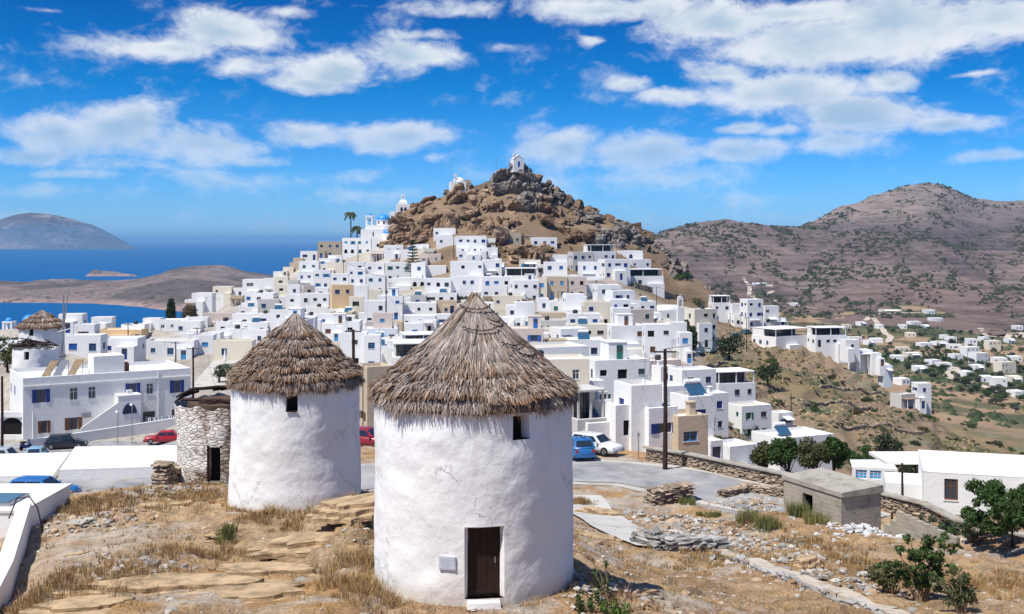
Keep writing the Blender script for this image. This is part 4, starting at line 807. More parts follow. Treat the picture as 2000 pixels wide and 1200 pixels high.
for i in range(30):
    a = rn.uniform(0, 6.28); b = a+rn.uniform(0.6, 2.4); q_ = MB(); z_ = -13.8+rn.uniform(0, .5)
    q_.tube([(r_*math.sin(a), -r_*math.cos(a), z_), (r_*rn.uniform(.1, .9)*math.sin(b), -r_*rn.uniform(.1, .9)*math.cos(b), z_+rn.uniform(-.1, .9))], [0.1, 0.07], 5); q_.build('roof_beam', POLEW, m_)

# ------------------------------------------------------------------ houses
FRAMES = {'b': BLUE, 's': SKYB, 'n': NAVY, 'g': GREEN, 'r': BROWN, 'w': WHITEP, 'd': DARKW}
WINM = {}
def win_mesh(kind, fc):
    """unit opening filler: x -0.5..0.5, z 0..1, outside towards -Y; kinds: glass, shut, open, arch, dark, door, glazed"""
    key = (kind, fc)
    if key in WINM: return WINM[key]
    mb = MB(); fm = FRAMES[fc]
    if kind == 'glass':
        mb.box(-.5, .5, -.02, .02, 0, 1, 1)
        for a in (-.5, .42): mb.box(a, a+.08, -.07, -.021, 0, 1)
        for z in (0, .93): mb.box(-.42, .42, -.07, -.021, z, z+.07)
        mb.box(-.03, .03, -.06, -.021, .07, .93); mb.box(-.42, -.03, -.05, -.021, .62, .66); mb.box(.03, .42, -.05, -.021, .62, .66)
        mb.box(-.56, .56, -.20, -.071, -.05, 0, 2)
    elif kind == 'shut':
        for a in (-.5, .01): mb.box(a, a+.49, -.05, 0, 0, 1)
        for a in (-.44, .07):
            for i in range(7): mb.box(a, a+.37, -.065, -.051, .08+i*.12, .15+i*.12)
        mb.box(-.56, .56, -.20, -.071, -.05, 0, 2)
    elif kind == 'open':
        mb.box(-.5, .5, -.02, .02, 0, 1, 1); mb.box(-.03, .03, -.06, -.021, 0, 1)
        for a in (-.5, .44): mb.box(a, a+.06, -.06, -.021, 0, 1)
        for a in (-1.0, .51):
            mb.box(a, a+.49, -.20, -.161, 0, 1)
            for i in range(7): mb.box(a+.06, a+.43, -.212, -.201, .08+i*.12, .15+i*.12)
    elif kind == 'door':
        mb.box(-.5, .5, -.03, .02, 0, 1); mb.box(-.4, -.05, -.045, -.031, .08, .5); mb.box(.05, .4, -.045, -.031, .08, .5)
        mb.box(-.4, -.05, -.045, -.031, .58, .92, 1); mb.box(.05, .4, -.045, -.031, .58, .92, 1)
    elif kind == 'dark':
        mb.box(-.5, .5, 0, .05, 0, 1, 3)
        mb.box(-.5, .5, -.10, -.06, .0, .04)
    elif kind == 'glazed':
        mb.box(-.5, .5, 0, .03, 0, 1, 1)
        for i in range(6): mb.box(-.5+i*.19, -.48+i*.19, -.06, -.001, 0, 1)
        mb.box(-.5, .5, -.07, -.061, .96, 1); mb.box(-.5, .5, -.07, -.061, .35, .38)
    elif kind == 'arch':
        mb.box(-.5, .5, -.02, .02, 0, 1, 1 if fc != 'd' else 3)
        for sg in (-1, 1):
            pts = [(sg*.5, -.16, 1.0)]+[(sg*.5*math.cos(a), -.16, .45+.52*math.sin(a)) for a in [math.pi/2*i/8 for i in range(9)]]
            mb.add(pts+[(sg*.001, -.16, 1.0)], [tuple(range(len(pts)+1)) if sg < 0 else tuple(range(len(pts)+1))[::-1]], 2)
            for i in range(8):
                a, b = pts[1+i], pts[2+i]; mb.quad(a, b, (b[0], -.021, b[2]), (a[0], -.021, a[2]), 2)
        if fc != 'd': mb.box(-.03, .03, -.08, -.021, 0, .95); mb.box(-.5, .5, -.08, -.021, .42, .47)
    me = mb.mesh({'door': 'door'}.get(kind, 'window'), [fm, GLASS, WHITEP, DARK]); WINM[key] = me
    return me
def facade(mb, o, u, W, z0, z1, ops, dep, m=0, mrev=0):
    """a wall from o along unit vector u with real recessed openings; outward normal = (u.y, -u.x)"""
    n = (u[1], -u[0])
    xs = sorted({0.0, W, *[q for a in ops for q in (a[0], a[1])]}); zs = sorted({z0, z1, *[q for a in ops for q in (a[2], a[3])]})
    P_ = lambda x, z, i=0.0: (o[0]+u[0]*x-n[0]*i, o[1]+u[1]*x-n[1]*i, z)
    for i in range(len(xs)-1):
        for j in range(len(zs)-1):
            cxm, czm = (xs[i]+xs[i+1])/2, (zs[j]+zs[j+1])/2
            if any(a[0] < cxm < a[1] and a[2] < czm < a[3] for a in ops): continue
            mb.quad(P_(xs[i], zs[j]), P_(xs[i+1], zs[j]), P_(xs[i+1], zs[j+1]), P_(xs[i], zs[j+1]), m)
    for a in ops:
        x0, x1, a0, a1 = a[:4]
        mb.quad(P_(x0, a0), P_(x0, a1), P_(x0, a1, dep), P_(x0, a0, dep), mrev); mb.quad(P_(x1, a1), P_(x1, a0), P_(x1, a0, dep), P_(x1, a1, dep), mrev)
        mb.quad(P_(x1, a0), P_(x0, a0), P_(x0, a0, dep), P_(x1, a0, dep), mrev); mb.quad(P_(x0, a1), P_(x1, a1), P_(x1, a1, dep), P_(x0, a1, dep), mrev)
def layout(rn, W, st, H, dens, arch, hasdoor, fc, sh=3.0):
    """openings for one wall: (x0,x1,z0,z1,kind,frame)"""
    ops = []; n = max(1, int((W-0.6)/2.1))
    for s in range(st):
        zb = s*sh
        slots = [(i+0.5)*W/n+rn.uniform(-.25, .25) for i in range(n)]
        for i, x in enumerate(slots):
            top = min(zb+2.15, H-0.75)
            if s == 0 and hasdoor and i == hasdoor-1:
                ops.append((x-.5, x+.5, .05, 2.12, 'door', fc)); continue
            if rn.random() > dens: continue
            if arch and s == arch-1:
                w_ = min(W/n*0.36, 0.6); ops.append((x-w_, x+w_, zb+.75, top+.1, 'arch', 'd' if rn.random() < .7 else fc)); continue
            w_ = rn.choice([.4, .45, .5, .55, .62]); k = rn.choices(['glass', 'shut', 'dark', 'open'], [5, 2.2, 1.6, 1.0])[0]
            if W/n < 2.6 and k == 'open': k = 'glass'
            h_ = rn.choice([.75, 1.0, 1.15]); ops.append((x-w_, x+w_, top-h_, top, k, fc))
        if n >= 3 and rn.random() < .16 and not hasdoor:
            ops = [o_ for o_ in ops if not (o_[2] > zb and o_[3] < zb+sh)]; ops.append((W*.2, W*.2+2.4, zb+.9, zb+2.1, 'glazed', rn.choice(['w', 'b', 'd'])))
    return ops
HOUSES = []
def house(x, y, z, W, D, H, rz, col='w', st=2, seed=0, ops_front=None, dens=.6, arch=0, fc=None, roofc=None, extra=(), name='house', par=.35, base=-4.5, sub=None, group='houses of the whitewashed hill town', far=False):
    rn = random.Random(seed); wm = WCOL[col]
    fc = fc or rn.choices(['b', 's', 'n', 'g', 'r', 'w', 'd'], [3.2, 2, 2.2, 1, 1.2, 1.4, .8])[0]
    root = thing(name, '', 'valley_house' if name == 'valley_house' else 'house', (x, y, z), rz, group); root['z_fc'] = fc
    mb = MB(); hw, hd = W/2, D/2
    sh = (H-par)/max(st, 1)
    of = ops_front if ops_front is not None else layout(rn, W, st, H, dens, arch, rn.randint(1, 2) if rn.random() < .45 else 0, fc, sh)
    ol = [] if far else layout(rn, D, st, H, dens*.8, 0, 0, fc, sh); orr = [] if far else layout(rn, D, st, H, dens*.7, 0, 0, fc, sh)
    ann = None
    if ops_front is None and not far and rn.random() < .55 and not ({'pergola', 'stairs', 'balcony', 'awning'} & set(extra)):
        aw = W*rn.uniform(.32, .55); ax = rn.choice([-hw+.02, hw-aw-.02, -hw+.3*W]); ad = rn.uniform(1.0, 2.2); ah = rn.choice([2.35, 2.6, 2.9]) if st > 1 else rn.choice([1.1, 2.2])
        ann = (ax, aw, ad, ah); of = [o_ for o_ in of if o_[1]-hw < ax or o_[0]-hw > ax+aw or o_[2] > ah+.1]
    facade(mb, (-hw, -hd), (1, 0), W, base, H, of, .16); facade(mb, (-hw, hd), (0, -1), D, base, H, ol, .16); facade(mb, (hw, -hd), (0, 1), D, base, H, orr, .16)
    mb.quad((hw, hd, base), (-hw, hd, base), (-hw, hd, H), (hw, hd, H))
    t_ = .22; zi = H-par    # parapet
    o4 = [(-hw, -hd), (hw, -hd), (hw, hd), (-hw, hd)]; i4 = [(-hw+t_, -hd+t_), (hw-t_, -hd+t_), (hw-t_, hd-t_), (-hw+t_, hd-t_)]
    for a in range(4):
        b = (a+1) % 4
        mb.quad((*o4[a], H), (*o4[b], H), (*i4[b], H+.02), (*i4[a], H+.02)); mb.quad((*i4[a], H+.02), (*i4[b], H+.02), (*i4[b], zi), (*i4[a], zi))
    mb.build('walls', wm, root)
    rf = MB(); rf.box(-hw+t_, hw-t_, -hd+t_, hd-t_, zi-.1, zi+.012); roofm = roofc or (ROOFW if rn.random() < .78 else ROOFC)
    rf.build('roof', roofm, root)
    nv = 0
    for ops, org, u, rr in ((of, (-hw, -hd), (1, 0), 0), (ol, (-hw, hd), (0, -1), -math.pi/2), (orr, (hw, -hd), (0, 1), math.pi/2)):
        for (x0, x1, z0, z1, k, f) in ops:
            xm = (x0+x1)/2; n_ = (u[1], -u[0])
            me = win_mesh(k, f); l = (org[0]+u[0]*xm-n_[0]*.15, org[1]+u[1]*xm-n_[1]*.15, z0)
            link('door' if k == 'door' else 'window', me, root, l, (0, 0, rr), (x1-x0, 1, z1-z0)); nv += (rr == 0)
    feats = []
    if 'door' in [o_[4] for o_ in of]: feats.append('door')
    if ann:
        ax, aw, ad, ah = ann; am = MB(); ao = [] if ah < 1.5 else [(aw/2-.45, aw/2+.45, .05, min(2.05, ah-.3), 'door', fc)] if rn.random() < .6 else [(aw/2-.4, aw/2+.4, ah-1.5, ah-.6, 'glass', fc)]
        facade(am, (ax, -hd-ad), (1, 0), aw, base, ah, ao, .14); am.quad((ax, -hd-.002, base), (ax, -hd-ad, base), (ax, -hd-ad, ah), (ax, -hd-.002, ah)); am.quad((ax+aw, -hd-ad, base), (ax+aw, -hd-.002, base), (ax+aw, -hd-.002, ah), (ax+aw, -hd-ad, ah))
        pr = .2; am.quad((ax, -hd-ad, ah), (ax+aw, -hd-ad, ah), (ax+aw, -hd-ad+pr, ah+.01), (ax, -hd-ad+pr, ah+.01)); am.quad((ax, -hd-ad, ah), (ax, -hd-ad+pr, ah+.01), (ax+pr, -hd-ad+pr, ah+.01), (ax+pr, -hd-.002, ah+.01)) if False else None
        am.quad((ax, -hd-ad+pr, ah+.005), (ax+aw, -hd-ad+pr, ah+.005), (ax+aw, -hd-.002, ah+.005), (ax, -hd-.002, ah+.005))
        an = am.build('terrace_wing' if ah < 2.9 else 'annex', wm, root)
        for (x0, x1, z0, z1, k, f) in ao: link('door' if k == 'door' else 'window', win_mesh(k, f), an, (ax+(x0+x1)/2, -hd-ad+.13, z0), (0, 0, 0), (x1-x0, 1, z1-z0))
    for e in extra:
        roof_extra(root, e, rn, hw, hd, zi, wm, fc, roofm)
    HOUSES.append((root, col, st, fc, nv, tuple(extra), W, of))
    return root
def roof_extra(root, e, rn, hw, hd, zi, wm, fc, roofm):
    if e == 'room':
        a, b = rn.uniform(1.1, 1.6), rn.uniform(1.1, 1.6); cx_, cy_ = rn.uniform(-hw+a+.3, hw-a-.3) if hw > a+.4 else 0, hd-b-.25; m = MB(); m.box(cx_-a, cx_+a, cy_-b, cy_+b, zi, zi+2.3); m.box(cx_-a-.08, cx_+a+.08, cy_-b-.08, cy_+b+.08, zi+2.3, zi+2.42)
        o_ = m.build('rooftop_room', wm, root); link('door', win_mesh('door', fc), o_, (cx_+.2, cy_-b-.03, zi+.05), (0, 0, 0), (.8, 1, 1.95))
    elif e == 'solar':
        cx_ = rn.uniform(-hw*.5, hw*.5); m = MB(); m.add([(cx_-.9, -.5, zi+.25), (cx_+.9, -.5, zi+.25), (cx_+.9, .7, zi+1.15), (cx_-.9, .7, zi+1.15), (cx_-.9, -.46, zi+.17), (cx_+.9, -.46, zi+.17), (cx_+.9, .74, zi+1.07), (cx_-.9, .74, zi+1.07)], [(0, 1, 2, 3), (7, 6, 5, 4), (0, 4, 5, 1), (1, 5, 6, 2), (2, 6, 7, 3), (3, 7, 4, 0)])
        o_ = m.build('solar_panel', SOLAR, root); q = MB(); q.tube([(cx_-.8, .85, zi+1.35), (cx_+.8, .85, zi+1.35)], .25, 10); q.build('water_tank', WHITEP, o_)
        q = MB()
        for sx in (-.8, .8): q.tube([(cx_+sx, .8, zi), (cx_+sx, .8, zi+1.1)], .03, 4)
        q.build('stand', METAL, o_)
    elif e == 'tank':
        m = MB(); cx_ = rn.uniform(-hw*.6, hw*.6); m.lathe([(.0, zi+.0), (.55, zi), (.58, zi+.9), (.4, zi+1.1), (0, zi+1.15)], 12, cx=cx_, cy=0.3); m.build('water_tank', TANK, root, True)
    elif e == 'chimney':
        m = MB(); cx_ = rn.choice([-1, 1])*(hw-.6); m.box(cx_-.28, cx_+.28, -.3, .3, zi, zi+1.1); m.box(cx_-.36, cx_+.36, -.38, .38, zi+1.1, zi+1.2); m.build('chimney', wm, root)
    elif e == 'dish':
        m = MB(); cx_ = rn.uniform(-hw*.7, hw*.7); m.tube([(cx_, 0, zi), (cx_, 0, zi+1.2)], .03, 5); m.lathe([(0.02, 0), (.3, .06), (.5, .2)], 12); m.build('satellite_dish', METAL, root)
        bpy.data.meshes[root.children[-1].data.name].transform(Matrix.Identity(4))
    elif e == 'antenna':
        m = MB(); cx_ = rn.uniform(-hw*.7, hw*.7); m.tube([(cx_, .5, zi), (cx_, .5, zi+2.6)], .025, 4)
        for i in range(4): m.tube([(cx_-.5+.06*i, .5, zi+1.9+i*.18), (cx_+.5-.06*i, .5, zi+1.9+i*.18)], .015, 4)
        m.build('antenna', METAL, root)
    elif e == 'pergola':
        m = MB(); 
        for sx in (-hw+.15, 0, hw-.15): m.box(sx-.07, sx+.07, -hd-1.9, -hd-1.76, -1.5, 2.4)
        m.box(-hw, hw, -hd-2.0, -hd-.003, 2.4, 2.52, 1); m.build('pergola', [WHITEP, REED if rn.random() < .5 else WHITEP], root)
    elif e == 'balcony':
        m = MB(); z_ = 2.95; m.box(-hw*.7, hw*.5, -hd-1.2, -hd-.003, z_-.15, z_)
        for i in range(int(hw*1.2/.14)): xx = -hw*.7+.03+i*.14; m.box(xx-.012, xx+.012, -hd-1.18, -hd-1.155, z_, z_+.95) if i % 1 == 0 else None
        m.box(-hw*.7, hw*.5, -hd-1.2, -hd-1.14, z_+.95, z_+1.0); m.build('balcony', [WHITEP], root)
    elif e == 'stairs':
        m = MB(); n_ = 12; rise = 2.9/n_
        for i in range(n_): m.box(-hw+.2+i*.27, -hw+.2+(i+1)*.27-.002, -hd-1.0, -hd-.003, -2, (i+1)*rise)
        m.box(-hw+.2, -hw+.2+n_*.27, -hd-1.14, -hd-1.003, -2, .6); m.build('stairs', wm, root)
    elif e == 'awning':
        m = MB(); m.add([(-hw*.5, -hd-.003, 2.6), (hw*.6, -hd-.003, 2.6), (hw*.6, -hd-1.6, 2.15), (-hw*.5, -hd-1.6, 2.15), (-hw*.5, -hd-.003, 2.66), (hw*.6, -hd-.003, 2.66), (hw*.6, -hd-1.6, 2.21), (-hw*.5, -hd-1.6, 2.21)], [(0, 1, 2, 3), (7, 6, 5, 4), (0, 4, 5, 1), (1, 5, 6, 2), (2, 6, 7, 3), (3, 7, 4, 0)]); m.build('awning', WHITEP, root)
    elif e == 'terrace':
        m = MB(); hh_ = 2.4; zz_ = zi
        for sx in (-hw+.25, 0, hw-.25): m.box(sx-.08, sx+.08, -hd+.25, -hd+.41, zz_, zz_+hh_)
        m.box(-hw+.15, hw-.15, .2, hd-.25, zz_, zz_+hh_); m.box(-hw+.05, hw-.05, -hd+.1, hd-.1, zz_+hh_, zz_+hh_+.15); o_ = m.build('roof_terrace', wm, root)
        link('window', win_mesh('glazed', 'd'), o_, (0, .16, zz_+.1), (0, 0, 0), (2*hw-1.2, 1, 2.1))

EX = ['room', 'solar', 'tank', 'chimney', 'antenna', 'pergola', 'balcony', 'stairs', 'awning', 'terrace']
# x0, x1, y of the parapet, storeys, turn in degrees, colour [, extras, arch storey, frame colour]
HL = [
 (620,667,472,2,6,'s'),(586,622,491,1,4,'w'),(572,592,504,1,8,'t'),(565,585,513,1,8,'t'),(552,573,522,1,8,'c'),(533,560,531,1,6,'w'),(583,622,511,2,4,'w','balcony'),(622,655,505,1,4,'w'),
 (640,668,499,1,5,'w'),(668,728,465,2,-16,'w','',1),(724,749,490,1,0,'p','pergola'),(726,752,470,1,0,'w'),(750,782,488,1,4,'w'),(782,806,488,1,0,'w','solar'),(748,788,479,1,12,'w'),
 (640,676,514,1,0,'c'),(676,712,512,2,6,'w','balcony',0,'g'),(712,750,514,2,10,'w','antenna'),(750,802,513,2,14,'w'),(608,640,516,1,0,'w','solar'),
 (580,612,531,2,6,'w','balcony',0,'b'),(612,645,528,2,3,'w','',0,'s'),(645,680,535,2,5,'w'),(680,714,538,2,5,'w'),(714,752,536,2,8,'w','',0,'s'),(752,772,545,1,0,'w'),
 (768,832,543,1,16,'w','',1,'d'),(828,880,544,2,10,'w','',0,'g'),(535,562,541,2,4,'c'),(562,583,548,2,4,'g'),(498,536,552,1,4,'w'),
 (473,513,546,2,5,'w','awning'),(513,537,544,2,5,'w','balcony'),(537,562,556,2,5,'c'),(561,586,557,2,3,'w','stairs',0,'b'),(586,614,558,2,25,'p'),(612,641,562,1,4,'w'),(641,690,557,3,22,'o'),(690,718,558,2,8,'w','',0,'n'),(716,745,566,1,6,'c'),
 (415,452,560,1,4,'c'),(447,475,563,1,3,'w'),(418,452,574,1,4,'w','',0,'b'),(374,414,573,1,2,'w'),(360,400,586,1,4,'w','pergola'),(450,474,578,1,4,'t','pergola'),
 (478,510,572,2,3,'w','',0,'b'),(508,536,583,1,12,'g'),(532,558,580,1,8,'w','',0,'n'),(556,586,576,2,16,'w','stairs',0,'n'),(584,642,574,2,10,'w','',0,'d'),(642,668,590,1,8,'w'),
 (680,710,580,2,12,'c'),(708,752,588,2,14,'w','antenna'),(396,452,612,1,12,'p'),(452,498,613,1,4,'w'),(498,530,613,1,4,'w','tank'),(526,561,605,2,8,'w','solar'),
 (420,470,628,1,6,'w','tank'),(470,522,630,1,6,'w','solar'),(395,430,650,1,4,'w','antenna'),(430,470,643,1,6,'w','tank'),(470,520,645,1,6,'w','chimney'),(350,378,652,1,6,'w'),(376,416,655,1,12,'w','antenna',0,'s'),(416,492,666,1,4,'c'),
 (614,656,614,1,6,'w'),(652,692,617,1,6,'w','chimney'),(626,680,632,1,10,'w','room'),(668,702,628,2,4,'w','tank',0,'d'),(700,735,612,1,6,'w','antenna'),
 (662,716,650,2,10,'w','antenna'),(714,737,655,2,8,'w','',0,'s'),(726,766,612,2,12,'p','dish'),(742,772,575,1,6,'w','awning'),(766,802,583,1,8,'w','chimney',0,'d'),(800,832,577,1,6,'g','solar'),(757,790,590,1,6,'c','antenna'),
 (828,892,572,1,6,'w','solar'),(735,768,622,1,6,'w','tank',0,'b'),(786,852,592,1,6,'w','antenna',0,'d'),(850,892,588,1,8,'t'),(780,850,617,1,6,'w'),(850,880,614,1,6,'w'),(735,790,630,1,10,'t'),(706,776,642,1,6,'w','chimney'),
 (788,826,632,2,8,'w','chimney',0,'s'),(822,852,626,1,4,'w','balcony',0,'g'),(728,758,676,1,18,'w','solar'),(757,800,680,1,8,'w'),(765,800,660,1,4,'w','dish'),(700,756,716,3,34,'t'),
 (845,890,446,1,10,'w'),(850,905,462,1,10,'w'),(888,950,461,2,12,'w','',0,'n'),(948,968,466,1,4,'w'),(940,972,484,1,10,'w'),(893,950,490,1,6,'w','',0,'s'),(941,980,507,2,4,'w','balcony',0,'n'),(878,944,511,2,6,'w','',0,'b'),(985,1018,455,1,6,'s'),(1036,1088,464,1,14,'w','',0,'n'),
 (985,1050,524,2,8,'w','terrace',0,'n'),(1014,1056,508,1,10,'c','awning',0,'s'),(1060,1108,498,1,12,'w','',0,'d'),(1108,1140,500,1,10,'w','solar'),(1062,1108,512,2,10,'w'),(1060,1130,538,1,5,'w'),(1140,1204,478,2,24,'w','terrace',0,'n'),(1204,1256,490,1,4,'w','',1,'b'),
 (1130,1172,512,2,8,'w','balcony'),(1170,1232,507,2,20,'w'),(1226,1272,507,1,16,'w'),(1208,1297,526,2,12,'w','terrace',2,'n'),
 (880,945,540,2,5,'w','',0,'b'),(940,1000,541,2,5,'w','',0,'b'),(998,1052,548,2,14,'w','stairs',0,'d'),(1050,1068,545,2,4,'c','',0,'s'),(1066,1108,541,2,14,'t','',0,'s'),(1105,1146,541,2,16,'p','',0,'r'),(1142,1208,548,1,18,'p'),
 (1122,1178,556,1,8,'w','',0,'s'),(1160,1214,557,2,12,'w','',0,'n'),(1184,1240,568,2,26,'w','',0,'n'),(905,964,592,1,6,'w'),(962,1020,578,1,10,'c','tank',0,'n'),(988,1044,597,1,8,'w','tank',0,'n'),(1050,1072,583,2,6,'w','',0,'n'),(1070,1120,589,1,14,'w','antenna',0,'g'),
 (1125,1142,588,1,2,'w'),(1138,1194,590,2,12,'c','',0,'n'),(1104,1192,606,1,8,'w','tank',0,'s'),(1194,1232,602,2,8,'w'),(1222,1282,589,1,12,'w','solar',0,'n'),(1044,1106,612,1,6,'t','antenna',1,'d'),(1024,1104,626,1,4,'g','tank'),(1100,1180,624,1,6,'g'),
 (1017,1058,638,1,6,'t','solar'),(1052,1108,642,1,10,'c','',0,'g'),(1106,1186,634,2,10,'c','solar',0,'r'),(1184,1262,636,2,12,'w','room',0,'r'),(1258,1312,634,3,4,'w','balcony',0,'r'),(1228,1292,612,1,8,'w','awning',0,'b'),(1282,1312,626,1,6,'c'),
 (1098,1182,664,2,10,'w','solar',0,'n'),(1080,1102,664,2,8,'t'),(1180,1224,684,2,20,'w','',0,'g'),(1222,1292,682,1,6,'w'),(1086,1142,722,1,28,'w','solar'),(1137,1184,732,1,22,'g','',0,'g'),(1183,1240,732,1,22,'w','solar'),(1250,1332,704,1,24,'p','tank'),(1276,1322,716,1,28,'w','chimney'),
 (1216,1284,752,2,24,'w','antenna',0,'n'),(1283,1334,754,2,26,'w','',2,'s'),(1333,1378,774,2,28,'w','solar',0,'n'),(1374,1424,768,2,28,'w','chimney',0,'n'),(1168,1256,790,2,34,'w','',0,'n'),(1112,1170,762,2,30,'g','terrace',0,'d'),(1114,1220,825,1,30,'w','solar',0,'s'),
 (1254,1302,796,2,32,'w','',0,'n'),(1306,1373,812,2,26,'t','chimney',0,'s'),(1338,1384,738,1,28,'w'),(1383,1478,726,3,20,'w','terrace',3,'n'),(1424,1510,792,2,28,'w','',0,'g'),(1506,1551,806,1,30,'w','awning',0,'n'),(1392,1482,870,1,34,'w','dish',0,'b'),(1480,1637,852,2,30,'w','solar',0,'n'),
 (1388,1428,578,3,10,'w','terrace',0,'n'),(1424,1454,594,2,20,'w','',1,'d'),(1450,1492,585,3,22,'w','balcony',0,'n'),(1488,1522,598,2,16,'w','awning',0,'r'),(1424,1470,618,1,20,'w'),(1500,1536,622,1,14,'w','pergola'),(1340,1403,604,3,30,'c','tank',0,'d'),(1302,1342,630,2,10,'w','awning'),(1358,1392,632,2,20,'w','',1,'d'),(1325,1352,650,2,8,'w','',0,'s'),
 (1476,1586,642,2,38,'w','terrace',0,'s'),(1584,1656,640,2,12,'w','terrace',0,'d'),(1586,1636,614,1,16,'w'),(1646,1680,664,1,16,'w'),(1664,1706,684,1,16,'w','pergola',0,'n'),(1700,1722,690,1,10,'w'),(1722,1744,714,1,12,'b','awning',0,'d'),(1745,1790,770,1,32,'g','pergola'),(1788,1820,749,2,12,'w'),
 (1545,1574,600,1,8,'w'),(278,312,622,1,8,'w','',0,'d'),(308,366,625,1,8,'w','chimney'),(236,282,634,1,4,'w','tank'),(176,218,620,1,16,'w'),(143,184,634,1,10,'w','dish'),(112,160,614,1,14,'w'),(126,196,655,1,6,'w'),(190,268,661,1,8,'w','',0,'n'),(192,276,644,1,4,'o'),
 (278,378,666,1,10,'w','antenna',0,'s'),(340,392,628,1,8,'w'),(470,500,592,1,8,'w'),(596,640,600,1,10,'w','tank'),(640,680,604,1,8,'w'),(560,600,612,1,8,'w','antenna'),(590,626,625,1,8,'w'),(1290,1330,600,1,8,'w','dish'),
 (0,30,668,1,4,'w'),(1240,1284,664,1,6,'w'),(1060,1100,690,1,20,'w','solar'),(1142,1200,700,1,18,'w'),(1200,1250,716,1,22,'c','solar'),(1345,1392,798,1,28,'w'),(1230,1262,772,1,26,'w','chimney'),(1130,1176,744,1,24,'w')]
FOOT = []
def hit_in(px, py, up, d0, d1=440.0):
    """like hit, but the sight line must first pass clear above the raised ground"""
    d = d0; s_ = (py-HY)/F; clear = False; best = None; first = None
    while d < d1:
        g_ = hz_pd(px, d)+up+s_*d
        if g_ >= 0:
            if clear: return d
            if first is None: first = d
        else: clear = True
        if best is None or abs(g_) < best[0]: best = (abs(g_), d)
        d *= 1.003
    if best and best[0] < 5.5 and best[1] > 100: return best[1]
    return first if first else None
def free(x, y, r):
    return all((x-a)**2+(y-b)**2 > (r+c)**2*0.55 for a, b, c in FOOT)
def place(x0, x1, yt, st, rdeg, col, extra='', arch=0, fc=None, seed=0, depth=None):
    pxm = (x0+x1)/2; H = st*2.95+0.45
    up = H
    if 'terrace' in extra:
        if st > 1: st -= 1; H = st*2.95+.45
        up = H+2.2
    dd = depth or hit_in(pxm, yt, up, 84)
    if dd is None: return None
    rdeg = rdeg*(.35 if pxm < 1180 and rdeg < 20 else .8); wproj = (x1-x0)/F*dd; r_ = R(rdeg); rn = random.Random(seed)
    D = wproj*rn.uniform(.5, .8) if rdeg < 15 else wproj*rn.uniform(.55, .75); D = min(max(D, 3.2), 10)
    W = max((wproj-D*abs(math.sin(r_)))/math.cos(r_), 2.6)
    # put the nearest corner line on the sight line
    yc = dd+D/2*math.cos(r_); xm = (pxm-1000)/F*dd*(1+0.0)
    zt = -(yt-HY)/F*dd; z = zt-up
    FOOT.append((xm, yc, max(W, D)*.5))
    ex = [e for e in extra.split('+') if e]
    h = house(xm, yc, z, W, D, H, r_, col, st, seed, arch=arch, fc=fc, extra=ex, dens=.85 if dd < 220 else .8, base=-4.5 if pxm < 1660 else -2.6)
    h['z_px'] = pxm; h['z_py'] = yt; h['z_d'] = dd
    return h
for i, e in enumerate(HL): place(*e, seed=100+i)
n_exp = len(HOUSES)
# the houses between: rows of smaller ones filling the gaps on the slope
rn = random.Random(77); tries = 0
TOWN = [(400, 598), (500, 566), (575, 530), (690, 520), (800, 505), (870, 470), (960, 490), (985, 528), (1050, 545), (1130, 500), (1240, 520), (1290, 570), (1325, 620), (1400, 690), (1330, 735), (1380, 800), (1300, 840), (1180, 800), (1120, 740), (700, 700), (560, 690), (400, 660), (300, 668), (150, 668), (200, 640), (330, 640)]
def inpoly(x, y, P_):
    c_ = False; j = len(P_)-1
    for i in range(len(P_)):
        if (P_[i][1] > y) != (P_[j][1] > y) and x < (P_[j][0]-P_[i][0])*(y-P_[i][1])/(P_[j][1]-P_[i][1])+P_[i][0]: c_ = not c_
        j = i
    return c_
while len(HOUSES) < 278 and tries < 9000:
    tries += 1
    px_, py_ = rn.uniform(160, 1400), rn.uniform(470, 830)
    if not inpoly(px_, py_, TOWN): continue
    if 1180 < px_ < 1400 and 690 < py_ < 745: continue
    dd = hit(px_, py_, 0, 84)
    if dd is None or dd > 398 or (380 < px_ < 640 and 140 < dd < 202): continue
    x = (px_-1000)/F*dd; wd = rn.uniform(4.2, 7.5)
    if not free(x, dd+2.5, wd*.5): continue
    st = rn.choice([1, 1, 1, 2]); H = st*2.95+.45; z = hz_pd(px_, dd)-0.3; D = rn.uniform(3.5, 6)
    FOOT.append((x, dd+D/2, wd*.5))
    col = rn.choices(['w', 'c', 't', 'g', 'p', 'b'], [20, 2.0, .8, 1.0, .8, .7])[0]
    ex = rn.sample(EX[:6]+['awning', 'stairs'], 1) if rn.random() < .55 else []
    rdeg = rn.uniform(-7, 8) if px_ < 1100 else rn.uniform(0, 22)
    h = house(x, dd+D/2, z, wd, D, H, R(rdeg), col, st, 900+tries, extra=ex, dens=.8)
    h['z_px'] = px_; h['z_py'] = HY-(z+H)/dd*F; h['z_d'] = dd
